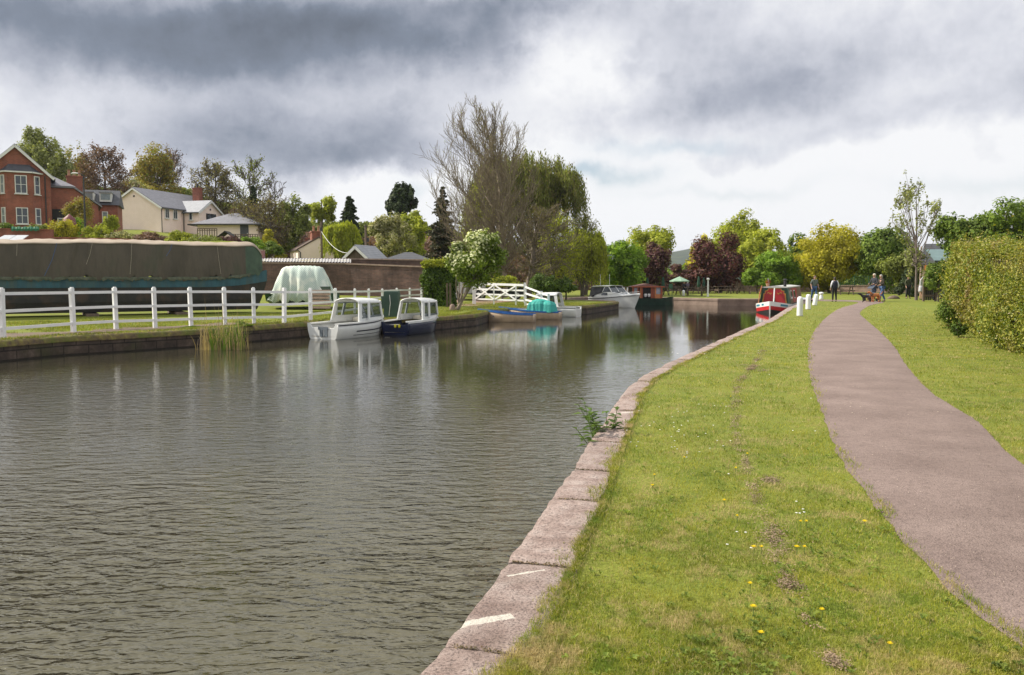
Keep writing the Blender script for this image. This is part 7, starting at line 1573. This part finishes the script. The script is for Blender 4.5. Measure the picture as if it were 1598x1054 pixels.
x = XD(1066.5, 73); t = thing('white_post', 'short white post between the tables near the water', 'post', (x, 73, 0)); mb = MB(); mb.lathe([(.13, 0), (.12, .45), (.08, .52), (.02, .55)], 12); mb.build('post', M_white, t, smooth=True); mb = MB(); mb.lathe([(.14, 0), (.14, .05)], 12); mb.build('base_collar', M_cop, t)
x = XD(1046.5, 74); t = thing('green_board', 'small dark green notice board standing left of the tables', 'notice board', (x, 74, 0)); zz = ZD(443, 74); mb = MB(); mb.box(0, 0, zz-.22, .34, .05, .44); mb.build('board', M_green, t); mb = MB(); mb.box(-.13, .02, zz/2-.1, .04, .04, zz-.2); mb.build('leg', M_green, t); mb = MB(); mb.box(.13, .02, zz/2-.1, .04, .04, zz-.2); mb.build('leg', M_green, t)
x = XD(1395, 64); t = thing('earth_mound', 'low brown earth mound on the grass right of the dog walkers', 'mound', (x, 64, 0)); mb = MB(); rows = []
for i in range(6): a = i/5; rows.append([((.42*(1-a**2)**.5+.02)*math.cos(k*.5236)*(1+.2*math.sin(k*2.3)), (.3*(1-a**2)**.5+.02)*math.sin(k*.5236), .26*a*(1+.1*math.sin(k))) for k in range(12)])
mb.loft(rows, close=True); mb.build('soil', M_wood, t, smooth=True)
# brick shed behind the cruiser
x = XD(957, 84); t = thing('brick_shed', 'orange brick shed under the bright green chestnut behind the cruiser', 'shed', (x, 84, 0), R(-8)); gable(t, 2.0, 4, ZD(440, 84), ZD(430, 84), mat('orange_brick', (.42, .20, .10), (.30, .13, .07), 5, .85), M_brown, base=-.1, over=.15)
# shed, conservatory and gate on the right
D8 = 70; x8 = XD(1441, D8); yb = thing('tiled_building', 'low building with a dark tiled roof and pointed gable behind the hedge', 'building', (x8, D8, 0), R(-25)); zr8, ze8 = ZD(381, D8), ZD(412, D8)
mb = MB(); mb.ext([(0, 0, 0), (0, 5, 0), (0, 5, ze8), (0, 1.1, zr8-.1), (0, 0, ze8)], (9, 0, 0)); mb.build('wall', M_wood, yb)
mb = MB(); mb.loft([[(-.25, -.12, ze8-.12), (9.2, -.12, ze8-.12)], [(.0, 1.15, zr8), (9.2, 1.15, zr8)], [(-.2, 5.2, ze8-.1), (9.2, 5.2, ze8-.1)]], cap=False); mb.build('roof', M_dslate, yb, thick=.1)
mb = MB(); mb.ext([(-.32, .3, 1.4), (-.32, 1.7, 1.4), (-.32, 1.15, zr8-.15)], (.1, 0, 0)); mb.ext([(-.35, -.15, .9), (.42, -.15, .9), (.06, -.15, ze8+.35)], (0, .05, 0)); mb.build('gable_board', mat('pale_gable', (.42, .33, .25), (.3, .22, .16), 5), yb)
mb = MB(); mb.ext([(-.08, -.2, ze8-.55), (.28, -.2, ze8-.55), (.18, -.2, ze8-.12), (.02, -.2, ze8-.12)], (0, .03, 0)); mb.build('orange_sign', mat('orange_paint', (.75, .25, .02), None, 3), yb)
D9 = 62; x9 = XD(1456, D9); cs = thing('conservatory', 'teal glazed lean-to conservatory against the dark tiled building', 'conservatory', (x9, D9, 0), R(6)); za, zb9 = ZD(407, D9), ZD(394, D9)
mb = MB(); mb.add([(0, 0, za), (3.8, 0, za), (3.8, 2.6, zb9+.3), (.9, 2.6, zb9+.3)], [(0, 1, 2, 3)]); mb.build('glass_roof', mat('teal_glass', (.10, .19, .185), (.06, .12, .12), 2, .3), cs, thick=.03, fix=False)
for i in range(5): mb = MB(); mb.box(.4+i*.75, .02, za/2, .68, .03, za-.05); mb.build('pane', mat('dim_glass', (.03, .045, .045), (.018, .028, .028), 2, .1), cs); mb = MB(); mb.box(.02+i*.75, 0, za/2, .07, .08, za); mb.build('mullion', mat('grey_frame', (.12, .135, .135), None, 3), cs)
xg = XD(1441, 57); gg = thing('wooden_gate', 'dark timber garden gate beside the person in the pale dress', 'gate', (xg, 57, 0)); hh = ZD(434, 57)
for x in (0, .82): mb = MB(); mb.box(x, 0, hh/2, .13, .13, hh); mb.build('gate_post', M_wood, gg)
for z in (hh*.25, hh*.52, hh*.82): mb = MB(); mb.box(.41, -.02, z, .8, .05, .12); mb.build('rail', M_wood, gg)
mb = MB(); [mb.box(.1+k*.125, .03, hh*.48, .1, .025, hh*.86) for k in range(6)]; mb.build('boarding', M_dark, gg)

# ------------------------------------------------------------ people and dogs
SKIN = mat('skin', (.50, .30, .22), (.44, .26, .19), 6, .55); HAIR = {k: mat('hair_'+k, c, tuple(v*.6 for v in c), 30, .6) for k, c in dict(dark=(.03, .02, .015), grey=(.40, .38, .35), brown=(.12, .07, .04), pale=(.62, .58, .48)).items()}
def skinobj(name, pts, edges, rad, m, parent, root=0, sub=2):
    me = bpy.data.meshes.new(name); me.from_pydata([tuple(p) for p in pts], edges, []); me.materials.append(m); o = bpy.data.objects.new(name, me); C.objects.link(o); o.parent = parent
    o.modifiers.new('skin', 'SKIN').use_smooth_shade = True
    for i, d in enumerate(me.skin_vertices[0].data): r_ = rad[i]; d.radius = (r_, r_) if isinstance(r_, (int, float)) else r_; d.use_root = (i == root)
    s = o.modifiers.new('subdivision', 'SUBSURF'); s.levels = s.render_levels = sub; return o
def cl(name): return CL[name]
CL = {}
def cloth(n, c): 
    if n not in CL: CL[n] = mat(n, c, tuple(v*.65 for v in c), 9, .85, .4, 30)
    return CL[n]
def person(label, px, D, h=1.75, rz=0, shirt=('shirt', (.5, .5, .5)), legs=('trousers', (.03, .04, .08)), hair='dark', arms=None, stride=.1, skirt=False, z=None, seated=False, vest=None, bag=None, cap=None, lean=0.0):
    x = XD(px, D); t = thing('person', label, 'person', (x, D, hz(x, D) if z is None else z), rz); k = h/1.75; t.scale = (k, k, k)
    ly = -lean
    P = dict(pel=(0, 0, .95), bel=(0, ly*.3, 1.08), ch=(0, ly*.7, 1.30), nb=(0, ly, 1.46), nk=(0, ly-.01, 1.52), hd=(0, ly-.02, 1.60), ht=(0, ly-.02, 1.69))
    for s, n in ((-1, 'l'), (1, 'r')):
        st = stride*s
        if seated: P.update({n+'h': (s*.09, 0, .9), n+'k': (s*.11, -.42, .95), n+'a': (s*.11, -.44, .53), n+'t': (s*.11, -.6, .49)})
        else: P.update({n+'h': (s*.09, 0, .92), n+'k': (s*.10, -st*.6-.03, .50), n+'a': (s*.10, -st*1.1+max(0, -st)*.2, .09), n+'t': (s*.11, -st*1.1-.15, .035)})
        A = (arms or {}).get(n, ((.25, .03, 1.17), (.26, -.08, .93))); P.update({n+'s': (s*.17, ly*.95, 1.42), n+'e': (s*A[0][0], A[0][1]+ly*.6, A[0][2]), n+'w': (s*A[1][0], A[1][1]+ly*.6, A[1][2])})
    names = list(P); V = [P[n] for n in names]; ix = {n: i for i, n in enumerate(names)}; Rd = dict(pel=(.14, .10), bel=(.13, .09), ch=(.155, .105), nb=(.07, .06), nk=.05, hd=(.082, .098), ht=(.06, .07), lh=.085, lk=.055, la=.035, lt=.03, rh=.085, rk=.055, ra=.035, rt=.03, ls=.055, le=.04, lw=.026, rs=.055, re=.04, rw=.026)
    E = [('pel', 'bel'), ('bel', 'ch'), ('ch', 'nb'), ('nb', 'nk'), ('nk', 'hd'), ('hd', 'ht')]
    for n in 'lr': E += [('pel', n+'h'), (n+'h', n+'k'), (n+'k', n+'a'), (n+'a', n+'t'), ('ch', n+'s'), (n+'s', n+'e'), (n+'e', n+'w')]
    E = [(ix[a], ix[b]) for a, b in E]; rad = [Rd[n] for n in names]
    for s, n in ((-1, 'l'), (1, 'r')):   # hands: palm, four fingers, thumb
        w_ = Vector(P[n+'w']); e_ = Vector(P[n+'e']); d = (w_-e_).normalized(); sd = d.cross(Vector((s, 0, 0))).normalized() if abs(d.x) < .9 else Vector((0, -1, 0)); pm = len(V); V.append(tuple(w_+d*.075)); rad.append((.034, .018)); E.append((ix[n+'w'], pm)); inward = Vector((-s, 0, 0))
        for q_, (o_, ln_) in enumerate(((-.027, .062), (-.009, .075), (.009, .07), (.026, .055))):
            a = Vector(V[pm])+sd*o_+d*.02; b = a+d*ln_*.55; c_ = b+(d*.7+inward*.5).normalized()*ln_*.45; j = len(V); V += [tuple(a), tuple(b), tuple(c_)]; rad += [.0095, .009, .008]; E += [(pm, j), (j, j+1), (j+1, j+2)]
        j = len(V); a = w_+d*.03-sd*.03; V += [tuple(a), tuple(a+d*.03-sd*.022), tuple(a+d*.055-sd*.026)]; rad += [.012, .011, .009]; E += [(pm, j), (j, j+1), (j+1, j+2)]
    skinobj('body', V, E, rad, SKIN, t, 0, 1)
    hx = Vector(P['hd']); mb = MB(); mb.lathe([(.001, -.115), (.045, -.10), (.070, -.05), (.080, .01), (.079, .06), (.05, .105), (.001, .12)], 14, (hx.x, hx.y, hx.z+.01), (1, 1.18)); hdm = mb.build('head', SKIN, t, smooth=True)
    mb = MB(); mb.ext([(hx.x-.012, hx.y-.09, hx.z-.03), (hx.x+.012, hx.y-.09, hx.z-.03), (hx.x, hx.y-.092, hx.z+.02)], (0, -.022, 0)); mb.build('nose', SKIN, hdm)
    for s in (-1, 1): mb = MB(); mb.lathe([(.001, -.008), (.009, 0), (.001, .008)], 8, (hx.x+s*.030, hx.y-.088, hx.z+.018)); mb.build('eye', M_black, hdm); mb = MB(); mb.lathe([(.001, -.03), (.014, 0), (.001, .03)], 8, (hx.x+s*.082, hx.y+.01, hx.z)); mb.build('ear', SKIN, hdm)
    mb = MB(); mb.box(hx.x, hx.y-.086, hx.z-.052, .04, .012, .008); mb.build('mouth', mat('lips', (.35, .13, .11), None, 3), hdm)
    mb = MB(); mb.lathe([(.088, .0), (.090, .05), (.066, .105), (.001, .132)], 14, (hx.x, hx.y+.012, hx.z+.018), (1, 1.16)); mb.lathe([(.05, -.10), (.078, -.04), (.085, .03)], 14, (hx.x, hx.y+.035, hx.z+.0), (1, .9)); mb.build('hair' if not cap else 'cap', HAIR[hair] if not cap else cap, t, smooth=True)
    sm = cloth(*shirt); tm = cloth(*legs); names2 = ['pel', 'bel', 'ch', 'nb', 'ls', 'le', 'rs', 're']; ends = dict(pel=(.165, .125), bel=(.155, .12), ch=(.18, .13), nb=(.085, .075), ls=.075, le=.06, rs=.075, re=.06)
    V2 = [P[n] for n in names2]; V2[0] = (0, 0, .86 if not skirt else .9); E2 = [(0, 1), (1, 2), (2, 3), (2, 4), (4, 5), (2, 6), (6, 7)]; R2 = [ends[n] for n in names2]
    for i, n in ((5, 'l'), (7, 'r')):
        j = len(V2); V2.append(tuple(Vector(P[n+'e']).lerp(Vector(P[n+'w']), .85 if shirt[0] != 'grey_green_polo' else .05))); E2.append((i, j)); R2.append(.042)
    skinobj('top', V2, E2, R2, sm, t, 0, 1)
    if skirt:
        mb = MB(); mb.lathe([(.15, 1.0), (.19, .85), (.21, .6), (.20, .58)], 14, (0, 0, 0), (1, .8)); mb.build('skirt', sm, t, smooth=True)
    else:
        V3 = [P['pel'], P['lh'], P['lk'], tuple(Vector(P['la'])+Vector((0, 0, .02))), P['rh'], P['rk'], tuple(Vector(P['ra'])+Vector((0, 0, .02)))]; skinobj('trousers', V3, [(0, 1), (1, 2), (2, 3), (0, 4), (4, 5), (5, 6)], [(.15, .115), .105, .078, .06, .105, .078, .06], tm, t, 0, 1)
    for n in 'lr': a = Vector(P[n+'a']); b = Vector(P[n+'t']); skinobj('shoe', [a+Vector((0, .05, -.04)), a+Vector((0, -.02, -.035)), b+Vector((0, -.02, .0))], [(0, 1), (1, 2)], [.042, .045, .038], M_black, t, 0, 1)
    if vest: mb = MB(); mb.loft([[(.185*w_*math.cos(a), (.145*w_)*math.sin(a), z_) for a in [q*math.pi/8 for q in range(16)]] for w_, z_ in ((1, .90), (.98, 1.08), (1.08, 1.28), (.95, 1.42), (.6, 1.47))], close=True); mb.build('waistcoat', vest, t, smooth=True)
    if bag: mb = MB(); mb.lathe([(.05, 1.0), (.14, 1.02), (.16, 1.2), (.14, 1.38), (.05, 1.42)], 12, (0, .20, 0), (1, .6)); mb.build('rucksack', bag, t, smooth=True)
    return t
AR_hold = {'l': ((.24, -.05, 1.17), (.16, -.30, 1.08)), 'r': ((.24, -.05, 1.17), (.16, -.30, 1.08))}
person('person in a grey green short sleeved top and blue jeans walking behind the bollards', 1270, 58, 1.78, R(10), ('grey_green_polo', (.13, .16, .14)), ('blue_jeans', (.06, .12, .26)), 'brown', stride=.16, lean=.04)
person('person seen from behind in white shirt, black waistcoat and black trousers', 1302, 55.8, 1.68, R(180), ('white_shirt', (.72, .72, .76)), ('black_trousers', (.015, .015, .018)), 'dark', stride=.04, vest=cloth('navy_waistcoat', (.015, .018, .035)))
person('person with pale hair and a black jacket pushing the pushchair', 1363.5, 57.6, 1.92, R(-60), ('black_jacket', (.03, .035, .045)), ('dark_blue_jeans', (.03, .05, .10)), 'pale', arms=AR_hold, stride=.1, bag=cloth('grey_rucksack', (.10, .11, .13)))
person('bald headed person in dark brown jacket and blue jeans striding beside the dogs', 1376, 56.2, 1.84, R(-70), ('dark_jacket', (.045, .035, .025)), ('blue_jeans', (.06, .12, .26)), 'grey', arms=AR_hold, stride=.26, lean=.10)
person('person in an olive jacket and dark trousers standing on the lawn', 1416.5, 65, 1.78, R(15), ('olive_jacket', (.075, .085, .045)), ('dark_trousers', (.02, .02, .024)), 'brown', stride=.05)
person('person in a pale grey dress with both hands raised to the head', 1436.5, 61.5, 1.80, R(60), ('pale_grey_dress', (.55, .56, .62)), ('bare', (.4, .25, .2)), 'brown', arms={'l': ((.27, -.12, 1.55), (.10, -.12, 1.68)), 'r': ((.27, -.12, 1.55), (.10, -.12, 1.68))}, stride=.04, skirt=True)
person('seated person in black at the table under the left open parasol', 1067, 87.3, 1.7, R(30), ('black_top', (.02, .02, .025)), ('dark_trousers', (.02, .02, .024)), 'dark', seated=True, z=-.42, arms=AR_hold)
person('seated person wearing a white sun hat at the parasol table', 1073, 88.6, 1.7, R(200), ('mauve_top', (.2, .16, .22)), ('dark_trousers', (.02, .02, .024)), 'pale', seated=True, z=-.42, arms=AR_hold, cap=cloth('white_hat', (.75, .75, .72)))
def dog(label, px, D, s, rz, c, c2=None):
    x = XD(px, D); t = thing('dog', label, 'dog', (x, D, 0), rz); t.scale = (s, s, s); m = mat('fur', c, tuple(v*.55 for v in c), 12, .9, .6, 40)
    V = [(-.28, 0, .50), (-.08, 0, .49), (.18, 0, .47), (.33, 0, .55), (.43, 0, .68), (.52, 0, .71), (.66, 0, .66)]; E = [(0, 1), (1, 2), (2, 3), (3, 4), (4, 5), (5, 6)]; Rr = [(.10, .11), (.11, .12), (.13, .16), .10, .085, .085, .038]
    for sy in (-1, 1):
        j = len(V); V += [(.22, sy*.09, .38), (.22, sy*.09, .20), (.24, sy*.09, .04), (.29, sy*.09, .025)]; Rr += [.065, .036, .028, .030]; E += [(2, j), (j, j+1), (j+1, j+2), (j+2, j+3)]
        j = len(V); V += [(-.24, sy*.09, .38), (-.16, sy*.09, .27), (-.32, sy*.09, .16), (-.28, sy*.09, .03), (-.23, sy*.09, .025)]; Rr += [.085, .05, .03, .028, .03]; E += [(0, j), (j, j+1), (j+1, j+2), (j+2, j+3), (j+3, j+4)]
    skinobj('body', V, E, Rr, m, t, 1, 2)
    skinobj('tail', [(-.33, 0, .54), (-.45, 0, .62), (-.52, 0, .76)], [(0, 1), (1, 2)], [.04, .035, .02], m, t, 0, 1)
    for sy in (-1, 1): skinobj('ear', [(.50, sy*.07, .75), (.49, sy*.11, .66), (.49, sy*.11, .58)], [(0, 1), (1, 2)], [.02, .035, .03], m, t, 0, 1)
    mb = MB(); mb.lathe([(.001, -.015), (.018, 0), (.001, .015)], 8, (.70, 0, .67)); mb.build('nose', M_black, t); return t
dog('small black dog on the path in front of the pushchair', 1351.5, 54.4, .82, R(165), (.02, .018, .018))
dog('tan dog between the black dog and the orange brown dog', 1358.5, 55.2, .80, R(15), (.34, .17, .08))
dog('orange brown long haired dog beside the striding person\'s legs', 1366.5, 54.8, .95, R(190), (.48, .17, .05))
x = XD(1358, 57.0); t = thing('pushchair', 'blue grey pushchair behind the dogs', 'pushchair', (x, 57.0, 0), R(-150)); M_pc = cloth('blue_grey_fabric', (.07, .09, .13))
mb = MB(); rows = [[(xx, -.2, z0), (xx, -.2, z1), (xx, .2, z1), (xx, .2, z0)] for xx, z0, z1 in ((-.25, .55, .75), (-.1, .45, .5), (.15, .45, .5), (.3, .35, .4))]; mb.loft(rows); mb.build('seat', M_pc, t)
mb = MB(); mb.loft([[(-.25+.38*math.cos(a), y, .68+.34*math.sin(a)) for a in [R(35+15*k) for k in range(8)]] for y in (-.22, 0, .22)], cap=False); mb.build('hood', M_pc, t, thick=.02)
mb = MB(); [mb.tube([(.3, sy*.2, .1), (-.15, sy*.2, .5), (-.6, sy*.2, 1.0)], .014, 6) for sy in (-1, 1)]; mb.tube([(-.6, -.2, 1.0), (-.6, .2, 1.0)], .018, 6); mb.tube([(-.35, -.2, .1), (.05, -.2, .45)], .014, 6); mb.tube([(-.35, .2, .1), (.05, .2, .45)], .014, 6); mb.build('frame', M_black, t)
for sx, sy in ((.3, -.22), (.3, .22), (-.35, -.24), (-.35, .24)): mb = MB(); mb.tube([(sx, sy-.02, .12), (sx, sy+.02, .12)], .12, 14); mb.build('wheel', M_black, t)

# ------------------------------------------------------------ plants at the water's edge
rx_, ry_ = G(345, 546, WZ)
rd = thing('reed_clump', 'clump of green and straw coloured reeds at the foot of the far bank wall', 'reeds', (rx_, ry_, WZ)); rg = np.random.default_rng(4)
def bladeset(n, x0, x1, y0, y1, h0, h1, wd, lean, seed):
    g_ = np.random.default_rng(seed); V = []; F = []
    for i in range(n):
        x, y = g_.uniform(x0, x1), g_.uniform(y0, y1); h_ = g_.uniform(h0, h1); a = g_.uniform(0, 6.28); l_ = g_.normal(0, lean, 2); dx, dy = math.cos(a)*wd, math.sin(a)*wd*.5
        for k in range(4): f = k/3; w_ = 1-f**2*.9; V += [(x+l_[0]*h_*f*f-dx*w_, y+l_[1]*h_*f*f-dy*w_, h_*f*(1-.1*f*abs(l_[0]))), (x+l_[0]*h_*f*f+dx*w_, y+l_[1]*h_*f*f+dy*w_, h_*f*(1-.1*f*abs(l_[0])))]
        j = i*8; F += [(j, j+1, j+3, j+2), (j+2, j+3, j+5, j+4), (j+4, j+5, j+7, j+6)]
    return V, F
V, F = bladeset(120, -.3, .65, -.2, .3, .4, .95, .013, .30, 1); link('green_reeds', nmesh('green_reeds', V, F), leafmat('reed_green', (.10, .17, .03), (.18, .25, .05)), rd)
V, F = bladeset(130, -.7, .8, -.2, .3, .3, 1.1, .012, .24, 2); link('dry_reeds', nmesh('dry_reeds', V, F), leafmat('reed_dry', (.38, .28, .16), (.5, .4, .24)), rd)
V, F = bladeset(9, -.5, .7, -.1, .3, 1.1, 1.6, .010, .05, 3); link('tall_stems', nmesh('tall_stems', V, F), leafmat('reed_stem', (.34, .24, .15), (.42, .32, .2)), rd)
T_('grass_tussock', 'rounded green tussock on the bank edge right of the reeds', 'plant', (362, 392, 503, 524), 27.3, LM['mid'], 3500, .035, 9, seed=91, base=0.0, shape='dome', trunk_r=.01)
T_('bank_weeds', 'low green weeds on the bank left of the reeds', 'plant', (288, 322, 510, 522), 26.3, LM['shrub'], 2600, .03, 9, seed=92, base=0.0, shape='dome', trunk_r=.01)
for i, (px, py, sz) in enumerate([(330, 533, .5), (1158, 508, .3)]):
    pass
# lance leaved weed growing out of the wall on the right
wx, wy = G(912, 722, -.1); wd_ = thing('waterside_weed', 'dark green lance leaved weed growing from the wall over the water', 'plant', (wx+.02, wy+.12, -.12)); V = []; F = []; S = []; g_ = np.random.default_rng(12)
for i in range(11):
    bx_, by_ = g_.uniform(.0, .30), g_.uniform(-.1, 1.15); bx_ = by_*.30+g_.normal(0, .03); hgt = g_.uniform(.22, .46)*(1.1-.25*abs(by_-.5)); ln_ = np.array([g_.normal(-.10, .10), g_.normal(0, .12)]); top = np.array([bx_+ln_[0], by_+ln_[1], hgt]); b0 = np.array([bx_+.02, by_, -.05]); S.append([*b0, *top, .006, .003])
    for k in range(13):
        f = .2+.8*k/12; p = b0*(1-f)+top*f; a = k*2.4+g_.normal(0, .3); L_ = g_.uniform(.10, .19)*(1.1-.4*f); d = np.array([math.cos(a), math.sin(a), g_.uniform(.1, .7)]); d /= np.linalg.norm(d); sd = np.cross(d, [0, 0, 1.]); sd /= np.linalg.norm(sd); w_ = .025
        j = len(V); V += [p, p+d*L_*.4+sd*w_, p+d*L_*.4-sd*w_, p+d*L_+np.array([0, 0, -.25*L_])]; F += [(j, j+1, j+3, j+2)]
link('leaves', nmesh('leaves', V, F), leafmat('weed_leaf', (.06, .11, .02), (.13, .20, .045), None, .3), wd_); V, F = seg_tubes(S, 5); link('stems', nmesh('stems', V, F), M_stem, wd_)
# stone by the flowering shrub
x, y = G(706, 485); t = thing('boundary_stone', 'small pale boundary stone at the foot of the flowering shrub', 'stone', (x, y, 0)); mb = MB(); mb.lathe([(.14, -.1), (.15, .1), (.13, .24), (.06, .32)], 9, (0, 0, 0), (1, .7)); tag(mb.build('stone', M_cop, t, smooth=True), None, None); mb = MB(); mb.lathe([(.17, -.02), (.16, .03)], 9); mb.build('base', M_moss, t)
x, y = XD(700.5, 44.5), 44.5; t = thing('timber_post', 'pair of grey timber posts against the ivy block', 'post', (x, y, hz(x, y))); [MB().box(k*.22, 0, .65, .1, .1, 1.3).build('post', M_wood, t) for k in (-.4, .35)]

# ------------------------------------------------------------ the air
hzm = bpy.data.materials.new('haze'); hzm.use_nodes = True; _t = hzm.node_tree; _t.nodes.clear(); _o = _t.nodes.new('ShaderNodeOutputMaterial'); _v = _t.nodes.new('ShaderNodeVolumePrincipled')
_v.inputs['Color'].default_value = (.78, .86, 1, 1); _v.inputs['Density'].default_value = .00011; _v.inputs['Anisotropy'].default_value = .2; _t.links.new(_v.outputs[0], _o.inputs['Volume'])
mb = MB(); mb.box(0, 1800, 53, 6040, 4440, 112); tag(mb.build('haze', hzm), 'thin blue haze in the far air', 'haze', kind='stuff')
